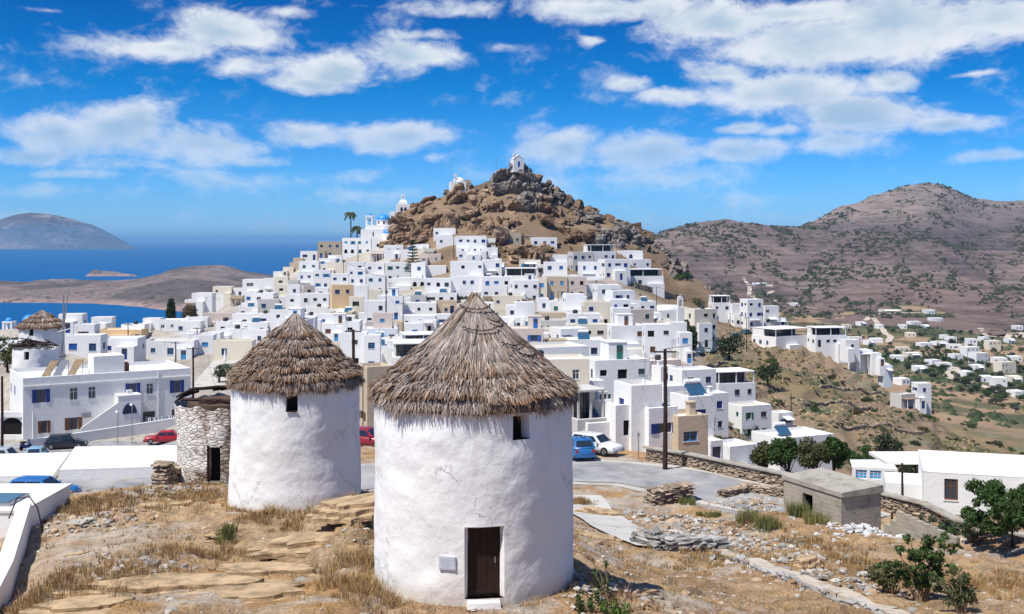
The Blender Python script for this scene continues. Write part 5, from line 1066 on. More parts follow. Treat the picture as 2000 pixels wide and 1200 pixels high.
# the lower town straight behind the windmills: seen only between and beside them
tries = 0; nh = len(HOUSES)
while len(HOUSES) < nh+16 and tries < 900:
    tries += 1; px_, dd = rn.uniform(735, 1120), rn.uniform(97, 205); x = (px_-1000)/F*dd; wd = rn.uniform(7, 11)
    if not free(x, dd+4, wd*.62): continue
    D = rn.uniform(5.5, 8); st = rn.choice([1, 1, 2]); H = st*2.95+.45; z = hz_pd(px_, dd)-.3
    if (HY-(z+H)/dd*F) < 690 and not 760 < px_ < 1080: continue
    FOOT.append((x, dd+D/2, wd*.55)); h = house(x, dd+D/2, z, wd, D, H, R(rn.uniform(4, 26)), rn.choice('wwwwc'), st, 2000+tries, extra=[rn.choice(EX)], dens=.8)
    h['z_px'] = px_; h['z_py'] = HY-(z+H)/dd*F; h['z_d'] = dd
print('HOUSES', n_exp, len(HOUSES), tries)
# valley houses
VH = [(1740,609,42,1),(1816,610,20,1),(1829,626,24,1),(1787,633,22,1),(1684,634,14,1),(1781,656,17,1),(1847,661,12,1),(1670,665,26,1),(1700,672,14,1),(1714,668,22,1),(1766,686,22,1),(1808,677,24,1),(1838,674,28,1),(1867,680,26,1),
 (1900,678,17,2),(1942,682,24,2),(1898,695,28,2),(1915,708,30,2),(1955,707,25,1),(1985,704,22,1),(1785,697,30,1),(1826,712,22,1),(1755,703,22,1),(1846,718,26,1),(1912,722,20,1),(1967,727,34,2),(1955,760,26,2),(1990,642,16,1),(1478,556,13,1),(1491,556,13,1),(1504,560,12,1),(1552,596,14,1),(1975,668,14,1),(1720,640,12,1),(1690,700,20,1),(1730,720,18,1),(1800,725,22,1),(1870,700,20,1),(1890,735,18,1),(1930,745,22,1),(1985,745,24,1),(1860,665,16,1),(1925,665,14,1),(1765,640,14,1),(1810,640,12,1),(1655,640,14,1),(1990,775,24,1),(1765,750,20,1)]
def mz_at(px_, d_):
    p_, q_, hh_ = MG; i = np.clip((px_-p_[0])/(p_[1]-p_[0]), 0, len(p_)-1.01); j = np.clip(np.interp(d_, q_, np.arange(len(q_))), 0, len(q_)-1.01)
    i0, j0 = int(i), int(j); return float(hh_[j0, i0])
for i, (px_, py_, w_, st) in enumerate(VH):
    dd = None; d_ = 420.0
    while d_ < 1500:
        zz_ = max(hz_pd(px_, min(d_, 1040)) if d_ < 1040 else -999, mz_at(px_, d_) if d_ > 800 else -999)
        if zz_ >= -(py_+3-HY)/F*d_: dd = d_; break
        d_ *= 1.004
    if dd is None: continue
    x = (px_-1000)/F*dd; W = w_/F*dd; H = st*3.0+.4
    h = house(x, dd+3, -(py_+3-HY)/F*dd-.2, W, 6.5, H, R((i*37) % 30-8), 'w' if i % 5 else 'c', st, 3000+i, far=True, dens=.6, base=-1.5, name='valley_house', group='scattered houses on the valley floor', extra=['awning'] if i % 4 == 0 else [])  # ordinary houses like those in town, tagged as a category of their own
    h['z_px'] = px_; h['z_py'] = py_-6; h['z_d'] = dd; FOOT.append((x, dd+3, W*.6))

# ------------------------------------------------------------------ the hotel with blue shutters
r_ = R(32); hx, hy = -55.3, 124.5; HW, HD, HH = 18.9, 10.5, 7.0
cx_, cy_ = hx+HW/2*math.cos(r_)-HD/2*math.sin(r_), hy+HW/2*math.sin(r_)+HD/2*math.cos(r_)
def hop(u0, u1, z0, z1, k, f): return (u0*HW, u1*HW, z0, z1, k, f)
ops = [hop(.075, .125, 4.1, 5.6, 'open', 'n'), hop(.262, .31, 4.1, 5.6, 'glass', 'w'), hop(.37, .415, 4.1, 5.6, 'glass', 'w'), hop(.615, .66, 4.1, 5.6, 'open', 'n'), hop(.72, .765, 4.1, 5.5, 'glass', 'w'), hop(.89, .935, 4.1, 5.6, 'open', 'n'),
       hop(.10, .135, .6, 2.0, 'open', 'r'), hop(.26, .31, .7, 2.1, 'open', 'r'), hop(.635, .665, 1.3, 2.0, 'dark', 'd'), hop(.70, .775, .9, 2.1, 'glass', 'r'), hop(.88, .95, .9, 2.1, 'glass', 'r')]
ht = house(cx_, cy_, -22.7, HW, HD, HH, r_, 'w', 2, 1, ops_front=ops, par=.45, name='hotel_building', group=None)
HOUSES.pop(); ht['label'] = 'long white two-storey building with navy shutters and outside stair, behind the black car'; ht['category'] = 'building'
hw, hd = HW/2, HD/2
m = MB(); m.box(-hw, hw, -hd-.12, -hd-.003, 5.95, 6.1); m.build('cornice', WHITE, ht)
m = MB(); m.box(-1.6, 1.9, -hd+1.2, -hd+4.5, 6.56, 8.9, 0); m.build('stair_head', WHITE, ht)
m = MB(); m.box(.5, 3.1, -hd-1.9, -hd-.003, -1, 4.4); m.box(.45, 3.15, -hd-1.95, -hd-.003, 4.4, 4.5)
for i in range(13): m.box(.5-(i+1)*.28, .5-i*.28-.002, -hd-1.7, -hd-.003, -1, 3.05-(i+1)*.2)
m.add([(.5, -hd-1.9, -1), (-3.6, -hd-1.9, -1), (-3.6, -hd-1.9, 1.1), (.5, -hd-1.9, 3.7), (.5, -hd-1.72, -1), (-3.6, -hd-1.72, -1), (-3.6, -hd-1.72, 1.1), (.5, -hd-1.72, 3.7)], [(0, 1, 2, 3), (7, 6, 5, 4), (0, 4, 5, 1), (1, 5, 6, 2), (2, 6, 7, 3), (3, 7, 4, 0)])
ps_ = m.build('entrance_stair', WHITE, ht)
m = MB(); ar = [(1.8+.78*math.cos(a), 2.35+1.15*math.sin(a)) for a in [math.pi*i/14 for i in range(15)]]
m.add([(x, -hd-1.912, z) for x, z in ar], [tuple(range(15))], 1)
for i in range(14): m.tube([(ar[i][0], -hd-1.93, ar[i][1]), (ar[i+1][0], -hd-1.93, ar[i+1][1])], .045, 5)
m.box(1.02, 2.58, -hd-1.96, -hd-1.915, 2.30, 2.37); m.box(1.77, 1.83, -hd-1.95, -hd-1.913, 2.37, 3.48); m.box(1.3, 1.34, -hd-1.95, -hd-1.913, 2.37, 3.2); m.box(2.26, 2.3, -hd-1.95, -hd-1.913, 2.37, 3.2)
m.build('window', [NAVY, GLASS], ps_)
m = MB(); m.box(1.6, 2.2, -hd-1.5, -hd-1.0, 4.5, 5.0); m.build('air_conditioner', WHITEP, ht)
m = MB(); m.box(1.9, 3.0, -hd+3.6, -hd+4.6, 6.56, 7.6, 0); m.lathe([(0, 7.6), (.5, 7.6), (.5, 7.75), (0, 7.75)], 12, cx=2.45, cy=-hd+4.1); m.build('brick_flue', BROWN, ht)
for i, xx in enumerate((-7.4, -6.2, -4.6)):
    m = MB(); m.add([(xx, -hd+1.6, 6.7), (xx+.9, -hd+1.6, 6.7), (xx+2.4, -hd+3.9, 8.4), (xx+1.5, -hd+3.9, 8.4), (xx, -hd+1.7, 6.6), (xx+.9, -hd+1.7, 6.6), (xx+2.4, -hd+4, 8.3), (xx+1.5, -hd+4, 8.3)], [(0, 1, 2, 3), (7, 6, 5, 4), (0, 4, 5, 1), (1, 5, 6, 2), (2, 6, 7, 3), (3, 7, 4, 0)])
    for sx in (1.5, 2.3): m.tube([(xx+sx, -hd+3.9, 6.5), (xx+sx, -hd+3.9, 8.4)], .04, 4)
    m.build('solar_frame', REED if i != 1 else METAL, ht)
m = MB(); m.tube([(5.55, -hd-.06, 0), (5.55, -hd-.06, 6.9)], .05, 6); m.build('drainpipe', WHITEP, ht)
m = MB(); m.box(-3.2, -2.2, -hd-.4, -hd-.003, 2.0, 2.6); m.build('air_conditioner', METAL, ht)
# arched gateway left of it
m = MB(); gx = (25-1000)/F*125; facade(m, (gx-2.3, 125), (1, 0), 4.6, -24, -19.6, [(.9, 3.4, -22.2, -20.2)], .5); m.quad((gx-2.3, 125, -19.6), (gx+2.3, 125, -19.6), (gx+2.3, 125.5, -19.6), (gx-2.3, 125.5, -19.6)); m.quad((gx-2.3, 125, -24), (gx-2.3, 125, -19.6), (gx-2.3, 125.5, -19.6), (gx-2.3, 125.5, -24)); m.quad((gx+2.3, 125.5, -24), (gx+2.3, 125.5, -19.6), (gx+2.3, 125, -19.6), (gx+2.3, 125, -24))
m.quad((gx+2.3, 125.5, -24), (gx-2.3, 125.5, -24), (gx-2.3, 125.5, -19.6), (gx+2.3, 125.5, -19.6))
o = m.build('arched_gateway', WHITE); tag(o, 'white garden gateway with a dark arch, left of the shuttered building', 'gateway')
link('doorway', win_mesh('arch', 'd'), o, (gx-.15, 125.3, -22.2), None, (2.5, 1, 2.0))
# washing line
wl = thing('washing_line', 'washing line of pale laundry drying beside the shuttered building', 'washing line', (0, 0, 0))
def hpt(u, out, z): return (cx_+(u-.5)*HW*math.cos(r_)+(hd+out)*math.sin(r_), cy_+(u-.5)*HW*math.sin(r_)-(hd+out)*math.cos(r_), -22.7+z)
m = MB(); m.tube([hpt(.69, 2.3, 1.8), hpt(.84, 2.3, 1.6), hpt(1.02, 2.3, 1.8)], .015, 4); m.tube([hpt(.69, 2.3, 0), hpt(.69, 2.3, 1.9)], .04, 5); m.build('line', METAL, wl)
CLO = [mat('laundry_white', (.75, .75, .78), .9), mat('laundry_blue', (.35, .42, .65), .9), mat('laundry_grey', (.4, .42, .42), .9)]
for i in range(12):
    u0 = .70+i*.026; rn_ = random.Random(i); hgt_ = .5+.7*rn_.random(); m = MB(); n_ = 5
    pts = [hpt(u0+j*.0045, 2.3+.06*math.sin(j*2.1+i), 1.72) for j in range(n_)]; bt = [hpt(u0+j*.0045, 2.3+.13*math.sin(j*2.1+i), 1.72-hgt_) for j in range(n_)]
    m.add(pts+bt+[(x, y+.012, z) for x, y, z in pts+bt], [(j, j+1, n_+j+1, n_+j) for j in range(n_-1)]+[(2*n_+j, 3*n_+j, 3*n_+j+1, 2*n_+j+1) for j in range(n_-1)]); m.build('laundry', CLO[i % 3 if i % 4 == 0 else 0], wl)

# ------------------------------------------------------------------ churches
def dome(mb, r, z, n=24, k=8, m=0, cx=0, cy=0, sq=1.0):
    mb.lathe([(r*math.cos(a), z+r*sq*math.sin(a)) for a in [math.pi/2*i/k for i in range(k)]]+[(0.001, z+r*sq)], n, m, cx=cx, cy=cy)
def cross(mb, x, y, z, s=.5, m=0): mb.box(x-.04*s*2, x+.04*s*2, y-.04, y+.04, z, z+s*2, m); mb.box(x-s*.6, x+s*.6, y-.039, y+.039, z+s*1.1, z+s*1.1+.16*s, m)
def bell_arch(parent, x, y, z, w_, h_, mname='bell_arch', bell=True, mat_=None):
    """a wall with a round-headed opening and a bell"""
    m = MB(); t_ = .22; n_ = 10; ro = w_*.28
    outer = [(-w_/2, 0), (-w_/2, h_*.72)]+[(-w_/2*math.cos(a), h_*.72+h_*.28*math.sin(a)) for a in [math.pi*i/n_ for i in range(1, n_)]]+[(w_/2, h_*.72), (w_/2, 0)]
    inner = [(-ro, 0), (-ro, h_*.5)]+[(-ro*math.cos(a), h_*.5+ro*math.sin(a)) for a in [math.pi*i/n_ for i in range(1, n_)]]+[(ro, h_*.5), (ro, 0)]
    k = len(outer); f = [(a_[0]+x, y-t_, a_[1]+z) for a_ in outer]+[(a_[0]+x, y-t_, a_[1]+z) for a_ in inner]; b = [(q[0], y+t_, q[2]) for q in f]
    m.add(f+b, [(i, i+1, k+i+1, k+i) for i in range(k-1)]+[(2*k+i, 3*k+i, 3*k+i+1, 2*k+i+1) for i in range(k-1)]+[(i, 2*k+i, 2*k+i+1, i+1) for i in range(k-1)]+[(k+i, k+i+1, 3*k+i+1, 3*k+i) for i in range(k-1)])
    o_ = m.build(mname, mat_ or WHITE, parent)
    if bell:
        q = MB(); q.lathe([(.02, z+h_*.62), (ro*.35, z+h_*.58), (ro*.4, z+h_*.42), (ro*.6, z+h_*.34)], 10, cx=x, cy=y); q.build('bell', METAL, o_, True)
    c_ = MB(); cross(c_, x, y, z+h_, .3); c_.build('cross', WHITEP, o_)
    return o_
# main church: d about 402
d0 = 402; X = lambda px_: (px_-1000)/F*d0; Z = lambda py_: -(py_-HY)/F*d0
ch = thing('domed_church', 'white hillside church with blue dome, blue-capped bell tower and small blue apse dome', 'church', (X(742), d0, Z(500)))
ox, oz = X(742), Z(500); lx = lambda px_: X(px_)-ox; lz = lambda py_: Z(py_)-oz
m = MB(); ops_ = [(lx(718)-lx(706), lx(720)-lx(706), lz(474), lz(466), 'dark', 'd'), (lx(729)-lx(706), lx(731.5)-lx(706), lz(462), lz(452), 'dark', 'd'), (lx(712)-lx(706), lx(714)-lx(706), lz(474), lz(466), 'dark', 'd')]
facade(m, (lx(706), -2), (1, 0), lx(770)-lx(706), -3, lz(448), ops_, .2); m.box(lx(706), lx(770), -1.7, 8, -3, lz(448)-.003); m.quad((lx(706), -2, lz(448)), (lx(770), -2, lz(448)), (lx(770), 8, lz(448)), (lx(706), 8, lz(448)))
m.box(lx(716), lx(769), -1, 7, lz(448)+.003, lz(440)); m.add([(lx(706), 8, lz(448)), (lx(706), -2, lz(448)), (lx(706), -2, -3), (lx(706), 8, -3)], [(0, 1, 2, 3)]); m.add([(lx(770), -2, lz(448)), (lx(770), 8, lz(448)), (lx(770), 8, -3), (lx(770), -2, -3)], [(0, 1, 2, 3)]); m.build('walls', WHITE, ch)
for (a, b, c_, e, k_, f_) in ops_: link('window', win_mesh('arch', 'd'), ch, (lx(706)+(a+b)/2, -1.83, c_), None, (b-a, 1, e-c_))
m = MB(); m.lathe([(2.55, lz(440)), (2.55, lz(431)), (2.7, lz(431)+.001), (2.7, lz(430)), (2.5, lz(430))], 28, cx=lx(747), cy=2.6); dr = m.build('drum', WHITE, ch)
for k_ in range(8):
    a = k_*math.pi/4+.2; q = MB(); q.box(-.25, .25, -.06, .02, 0, 1.1); o = q.build('window', DARK, dr); o.location = (lx(747)+2.56*math.sin(a), 2.6-2.56*math.cos(a), lz(438)); o.rotation_euler = (0, 0, a)
m = MB(); dome(m, 2.6, lz(430), cx=lx(747), cy=2.6, sq=.85); cross(m, lx(747), 2.6, lz(430)+2.15, .4); m.build('dome', DOMEB, ch, True)
m = MB(); m.lathe([(1.8, -3), (1.8, lz(456))], 24, cx=lx(759), cy=-2.6); m.build('apse', WHITE, ch, True); m = MB(); dome(m, 1.82, lz(456), cx=lx(759), cy=-2.6, sq=.85); m.build('apse_dome', DOMEB, ch, True)
m = MB(); a0_ = lx(751); b0_ = lx(769); m.add([(a0_-.5, -2.2, lz(450)), (b0_+.3, -2.2, lz(450))]+[((a0_+b0_)/2+2.0*math.cos(t_), -2.2, lz(450)+1.9*math.sin(t_)) for t_ in [math.pi*i/10 for i in range(11)]]+[(a0_-.5, -1, lz(450)), (b0_+.3, -1, lz(450))]+[((a0_+b0_)/2+2.0*math.cos(t_), -1, lz(450)+1.9*math.sin(t_)) for t_ in [math.pi*i/10 for i in range(11)]],
      [tuple([0, 1]+list(range(2, 13))), tuple([13, 14]+list(range(15, 26)))[::-1]]+[(2+i, 15+i, 16+i, 3+i) for i in range(10)]); m.build('gable', WHITE, ch)
tx0, tx1 = lx(713.5), lx(727.5); twr = MB(); tz0, tz1 = lz(442), lz(421)
twr.box(tx0, tx1, .5, .5+tx1-tx0, -3, tz0)
for (a, b) in ((tx0, .5), (tx1-.45, .5), (tx0, .05+tx1-tx0), (tx1-.45, .05+tx1-tx0)): twr.box(a, a+.45, b, b+.45, tz0, tz1-.6)
twr.box(tx0-.06, tx1+.06, .44, .56+tx1-tx0, tz1-.6, tz1); tw_ = twr.build('bell_tower', WHITE, ch)
m = MB(); m.lathe([(.02, tz1-1.2), (.3, tz1-1.4), (.45, tz1-2.0)], 10, cx=(tx0+tx1)/2, cy=.5+(tx1-tx0)/2); m.build('bell', METAL, tw_, True)
m = MB(); dome(m, (tx1-tx0)/2*.85, tz1, cx=(tx0+tx1)/2, cy=.5+(tx1-tx0)/2, sq=.7); cross(m, (tx0+tx1)/2, .5+(tx1-tx0)/2, tz1+.8, .3); m.build('tower_dome', DOMEB, tw_, True)
m = MB(); m.box(lx(754)+1, lx(764)+1, 3, 6, lz(440), lz(413)); m.build('buttress_wall', WHITE, ch)
# three chapels on the rocks
def chapel(px_, pyb, pyt, wpx, d_, label, rz, kind):
    x_ = (px_-1000)/F*d_; zb = -(pyb-HY)/F*d_; h_ = (pyb-pyt)/F*d_; W_ = wpx/F*d_
    c_ = thing('chapel', label, 'chapel', (x_, d_, zb), rz, 'small chapels on the rocky hill'); m = MB()
    if kind == 'gable':
        hw_ = W_/2*.78; L = 3.0; m.add([(-hw_, -L/2, -2), (hw_, -L/2, -2), (hw_, -L/2, h_*.62), (0, -L/2, h_*.92), (-hw_, -L/2, h_*.62), (-hw_, L/2, -2), (hw_, L/2, -2), (hw_, L/2, h_*.62), (0, L/2, h_*.92), (-hw_, L/2, h_*.62)],
              [(0, 1, 2, 3, 4), (9, 8, 7, 6, 5), (0, 5, 6, 1), (1, 6, 7, 2), (4, 9, 5, 0)]); m.build('walls', WHITE, c_)
        q = MB(); q.add([(-hw_-.1, -L/2-.1, h_*.60), (0, -L/2-.1, h_*.93), (hw_+.1, -L/2-.1, h_*.60), (-hw_-.1, L/2+.1, h_*.60), (0, L/2+.1, h_*.93), (hw_+.1, L/2+.1, h_*.60)], [(0, 1, 4, 3), (1, 2, 5, 4)]); q.build('roof', ROOFW, c_)
        o_ = link('door', win_mesh('door', 'b'), c_, (.1, -L/2-.03, 0), None, (.8, 1, 1.8)); bell_arch(c_, -hw_+.5, -L/2+.3, h_*.62, 1.1, h_*.45)
    elif kind == 'dome':
        m.box(-W_/2, W_/2, -2.2, 2.2, -2.5, h_*.35); m.build('walls', WHITE, c_); q = MB(); dome(q, W_*.36, h_*.35, cx=W_*.08, sq=.8); q.build('dome', WHITE, c_, True)
        bell_arch(c_, -W_*.18, -1.6, h_*.35, 1.1, h_*.75); link('door', win_mesh('door', 'b'), c_, (.3, -2.23, -.6), None, (.7, 1, 1.6))
    else:
        m.box(-W_/2, W_/2, -1.8, 1.8, -3, h_*.36); m.build('walls', WHITE, c_); q = MB(); q.lathe([(W_*.5, h_*.36), (W_*.44, h_*.5), (W_*.3, h_*.62), (0, h_*.68)], 4, a0=math.pi/4, a1=math.pi*2.25); q.build('roof', ROOFW, c_)
        bell_arch(c_, 0, -.4, h_*.6, 1.3, h_*.42); link('window', win_mesh('arch', 'd'), c_, (-.6, -1.85, -.6), None, (.8, 1, 1.6)); link('window', win_mesh('arch', 'd'), c_, (.8, -1.85, -.6), None, (.8, 1, 1.6))
    return c_
chapel(1010, 326, 302, 27, 401, 'white gabled chapel on the very top of the rocky hill', R(20), 'gable')
chapel(894, 363, 342, 31, 404, 'white domed chapel on the left shoulder of the rocky hill', R(10), 'dome')
chapel(787, 410, 380, 25, 408, 'tiny white chapel with belfry at the left foot of the rocks above the domed church', R(8), 'belfry')
# mast near the top
d_ = 410; x_ = (969-1000)/F*d_; ms = thing('radio_mast', 'thin radio mast standing left of the summit chapel', 'mast', (x_, d_, -(338-HY)/F*d_))
m = MB(); m.tube([(0, 0, -1), (0, 0, 5.5)], .07, 5); m.build('pole', METAL, ms)
m = MB()
for k_ in range(4): m.tube([(-.5, 0, 2+k_*1.0), (.5, 0, 2+k_*1.0)], .04, 4)
m.build('crossbar', METAL, ms); m = MB(); m.box(-.3, .3, -.3, .3, -1, .7); m.build('cabinet', WHITEP, ms)
# dome church behind the big thatch, right
def dome_church(px_, pyd, rpx, d_, label, wall=3.0, bodyw=1.3):
    x_ = (px_-1000)/F*d_; r__ = rpx/F*d_; zd = -(pyd-HY)/F*d_
    c_ = thing('domed_church', label, 'church', (x_, d_, zd-wall-1)); m = MB(); m.lathe([(r__, -3), (r__, wall+1)], 28); m.build('drum', WHITE, c_, True)
    q = MB(); q.lathe([(r__*1.0, wall+1.0), (r__*1.05, wall+1.05), (r__*1.03, wall+1.2)], 28); dome(q, r__*1.0, wall+1.15, sq=.85); cross(q, 0, 0, wall+1.1+r__*.85, .35); q.build('dome', DOMEB, c_, True)
    b_2 = MB(); b_2.box(-r__*bodyw, r__*bodyw, r__*.4, r__*2.6, -3, wall*.7); b_2.build('nave', WHITE, c_)
    link('window', win_mesh('arch', 'd'), c_, (0.1, -r__-.1, wall*.1), None, (.5, 1, 1.1)); return c_
dome_church(1065, 700, 21, 205, 'church with blue dome half hidden by the right edge of the largest thatched cone')
dome_church(741, 672, 21, 232, 'church with pale blue dome between the two large thatched cones')
dome_church(58, 628, 14, 215, 'church with blue dome behind the small thatched windmill at far left')
# small belfry with blue cap, far left
d_ = 225; bt_ = thing('bell_tower', 'small white belfry with a blue cap at the far left edge', 'bell tower', ((18-1000)/F*d_, d_, -(646-HY)/F*d_))
m = MB(); m.box(-1, 1, -1, 1, -2, .2)
for (a, b) in ((-1, -1), (.6, -1), (-1, .6), (.6, .6)): m.box(a, a+.4, b, b+.4, .2, 1.6)
m.box(-1.05, 1.05, -1.05, 1.05, 1.6, 1.9); m.build('walls', WHITE, bt_); m = MB(); dome(m, .8, 1.9, 16); m.build('dome', DOMEB, bt_, True)
# chapel with belfry on the right of the town
d_ = hit(1302, 622, 0, 200) or 310; c_ = thing('chapel', 'white barrel-roofed chapel with tall belfry at the right side of the town', 'chapel', ((1302-1000)/F*d_, d_, hz_pd(1302, d_)), R(14), 'small chapels on the rocky hill')
m = MB(); m.box(-3.4, 3.4, -2.2, 2.2, -3, 2.3); m.build('walls', WHITE, c_)
m = MB(); n_ = 10; m.add([(sx, 2.2*math.cos(a), 2.3+1.5*math.sin(a)) for sx in (-3.4, 3.4) for a in [math.pi*i/n_ for i in range(n_+1)]], [(i, i+1, n_+2+i, n_+1+i) for i in range(n_)]+[tuple(range(n_+1))[::-1], tuple(range(n_+1, 2*n_+2))]); m.build('barrel_roof', WHITE, c_, True)
m = MB(); m.box(2.3, 4.3, -2.6, -1.6, -3, 3.2); tb = m.build('belfry_base', WHITE, c_); bell_arch(tb, 3.3, -2.1, 3.2, 1.7, 3.2)
link('window', win_mesh('arch', 'd'), c_, (-.5, -2.23, .4), None, (.6, 1, 1.1))

# ------------------------------------------------------------------ special white buildings near by
# long flat roofs beside the road, seen from above
def slabhouse(name, label, P4, top, bot, joints, seed=0):
    t_ = thing(name, label, 'building', (0, 0, 0)); m = MB(); m.add([(x, y, bot) for x, y in P4]+[(x, y, top) for x, y in P4], [(0, 1, 5, 4), (1, 2, 6, 5), (2, 3, 7, 6), (3, 0, 4, 7)]); m.build('walls', WHITE, t_)
    q = MB(); q.add([(x, y, top) for x, y in P4]+[(x, y, top+.10) for x, y in P4], [(4, 5, 6, 7), (0, 1, 5, 4), (1, 2, 6, 5), (2, 3, 7, 6), (3, 0, 4, 7)]); ro_ = q.build('roof', ROOFW, t_)
    jm = MB()
    for i in range(1, joints):
        f_ = i/joints; a = Vector((*P4[0], top+.104)).lerp(Vector((*P4[1], top+.104)), f_); b = Vector((*P4[3], top+.104)).lerp(Vector((*P4[2], top+.104)), f_)
        jm.quad(tuple(a+Vector((-.025, 0, 0))), tuple(a+Vector((.025, 0, 0))), tuple(b+Vector((.025, 0, 0))), tuple(b+Vector((-.025, 0, 0))))
    jm.build('joint', mat('roof_joint', (.55, .53, .5), .9), ro_)
    return t_
slabhouse('roadside_building', 'long white flat roof with joint lines below the road, right of the hatched roof', [(-27.2, 66.2), (-19.5, 67.5), (-21.4, 74.2), (-29.2, 73.6)], -13.95, -24, 10)
slabhouse('roadside_building', 'lower long white flat roof at the left edge of the photo beyond the road', [(-44, 65.4), (-27.5, 65.9), (-29.4, 73.2), (-44, 71.5)], -14.25, -24, 14)
# hatch roof and stepped parapet, near left
t_ = thing('flat_roofed_house', 'near white flat roof with grey glass hatch at left edge, beside the blue parked car', 'house', (0, 0, 0))
m = MB(); m.box(-27, -19.75, 44.4, 49.2, -15, -11.02); m.build('walls', WHITE, t_); m = MB(); m.box(-27.05, -19.7, 44.35, 49.25, -11.02, -10.92); m.build('roof', ROOFW, t_)
m = MB(); m.box(-22.75, -20.55, 45.0, 46.9, -10.915, -10.80); m.box(-22.62, -20.68, 45.12, 46.78, -10.798, -10.77, 1); m.build('roof_hatch', [METAL, mat('hatch_glass', (.10, .19, .23), .2, .6)], t_)
t_ = thing('parapet_wall', 'white stepped parapet wall running down the left edge of the photo', 'wall', (0, 0, 0))
m = MB(); A_ = [(-19.6, 44.3, -10.55), (-16.3, 35.4, -10.35), (-13.2, 26.0, -9.9), (-11.4, 20.0, -9.4)]; stp = [0, -.0, .15]
for i in range(3):
    a, b = Vector(A_[i]), Vector(A_[i+1]); n_ = Vector((-(b-a).y, (b-a).x, 0)).normalized()*.24; dz_ = Vector((0, 0, stp[i])); zz_ = Vector((0, 0, -3.5))
    q = [a-n_, b-n_, b+n_, a+n_]; m.add([tuple(v+zz_) for v in q]+[tuple(v+dz_) for v in q], [(0, 1, 5, 4), (1, 2, 6, 5), (2, 3, 7, 6), (3, 0, 4, 7), (4, 5, 6, 7), (0, 3, 2, 1)])
m.build('wall', WHITE, t_); 
m = MB(); m.box(-30, -19.6, 30, 44.0, -13.4, -12.6); o = m.build('terrace', mat('terrace_screed', (.45, .36, .27), .9, scale=.6, var=.25)); tag(o, 'tan screed terrace beyond the white parapet at left edge', 'terrace')
m = MB(); m.tube([(-20.2, 44.2, -11.2), (-19.7, 43.8, -10.3), (-19.1, 43.6, -10.2), (-18.7, 43.4, -10.6), (-18.4, 43.2, -11.5)], .03, 6); tag(m.build('water_hose', TANK, smooth=True), 'black hose arching over the top of the near white parapet', 'hose')
# street wall under the hotel
m = MB(); pts = [hpt(-.02, 5.5, 0), hpt(.3, 4.6, 0), hpt(.6, 3.6, 0), hpt(1.1, 3.0, 0)]
for a, b, h0, h1 in zip(pts[:-1], pts[1:], (.9, 1.1, 1.3), (1.1, 1.3, 1.9)):
    a, b = Vector(a), Vector(b); n_ = Vector((-(b-a).y, (b-a).x, 0)).normalized()*.15
    m.add([tuple(v) for v in (a-n_-Vector((0, 0, 1)), b-n_-Vector((0, 0, 1)), b+n_-Vector((0, 0, 1)), a+n_-Vector((0, 0, 1)), a-n_+Vector((0, 0, h0)), b-n_+Vector((0, 0, h1)), b+n_+Vector((0, 0, h1)), a+n_+Vector((0, 0, h0)))], [(0, 1, 5, 4), (1, 2, 6, 5), (2, 3, 7, 6), (3, 0, 4, 7), (4, 5, 6, 7)])
tag(m.build('street_wall', WHITE), 'long white boundary wall behind the parked cars under the shuttered building', 'wall')
# big white house at the right
bh = thing('house', 'big nearby white house with brown glazed door and wide flat roof at right edge', 'house', (0, 0, 0), 0)
r2 = R(-17); o0 = Vector((37.2, 99.5, -24.1)); u = (math.cos(r2), math.sin(r2)); W2 = 15.0; D2 = 8.5; H2 = 3.1
m = MB(); facade(m, (o0.x, o0.y), u, W2, -27, o0.z+H2, [(1.75, 2.9, o0.z+.7, o0.z+2.6)], .2)
q4 = [(o0.x, o0.y), (o0.x+u[0]*W2, o0.y+u[1]*W2), (o0.x+u[0]*W2-u[1]*D2, o0.y+u[1]*W2+u[0]*D2), (o0.x-u[1]*D2, o0.y+u[0]*D2)]
for a, b in ((1, 2), (2, 3), (3, 0)): m.quad((*q4[a], -27), (*q4[b], -27), (*q4[b], o0.z+H2), (*q4[a], o0.z+H2))
for a, b in ((2, 3), (3, 0)):
    A2_, B2_ = Vector((*q4[a], 0)), Vector((*q4[b], 0)); n_ = Vector((-(B2_-A2_).y, (B2_-A2_).x, 0)).normalized()*.3
    m.add([tuple(v) for v in [A2_+Vector((0, 0, o0.z+H2)), B2_+Vector((0, 0, o0.z+H2)), B2_+n_+Vector((0, 0, o0.z+H2)), A2_+n_+Vector((0, 0, o0.z+H2)), A2_+Vector((0, 0, o0.z+H2+.45)), B2_+Vector((0, 0, o0.z+H2+(.45 if a == 2 else .1))), B2_+n_+Vector((0, 0, o0.z+H2+(.45 if a == 2 else .1))), A2_+n_+Vector((0, 0, o0.z+H2+.45))]], [(0, 1, 5, 4), (1, 2, 6, 5), (2, 3, 7, 6), (3, 0, 4, 7), (4, 5, 6, 7)])
m.build('walls', WHITE, bh); m = MB(); m.add([(x, y, o0.z+H2-.05) for x, y in q4]+[(x, y, o0.z+H2+.02) for x, y in q4], [(4, 5, 6, 7), (0, 1, 5, 4)]); m.build('roof', ROOFW, bh)
o = link('door', win_mesh('glass', 'r'), bh, (o0.x+u[0]*2.32-.0, o0.y+u[1]*2.32+.14, o0.z+.7), (0, 0, r2), (1.15, 1, 1.9))
m = MB(); m.add([(o0.x+u[0]*s_-u[1]*e, o0.y+u[1]*s_+u[0]*e, z_) for z_ in (-27, -22.6) for s_, e in ((-3.2, 2), (-.003, 2), (-.003, 7), (-3.2, 7))], [(0, 1, 5, 4), (1, 2, 6, 5), (2, 3, 7, 6), (3, 0, 4, 7), (4, 5, 6, 7)]); m.build('side_wing', WHITE, bh)
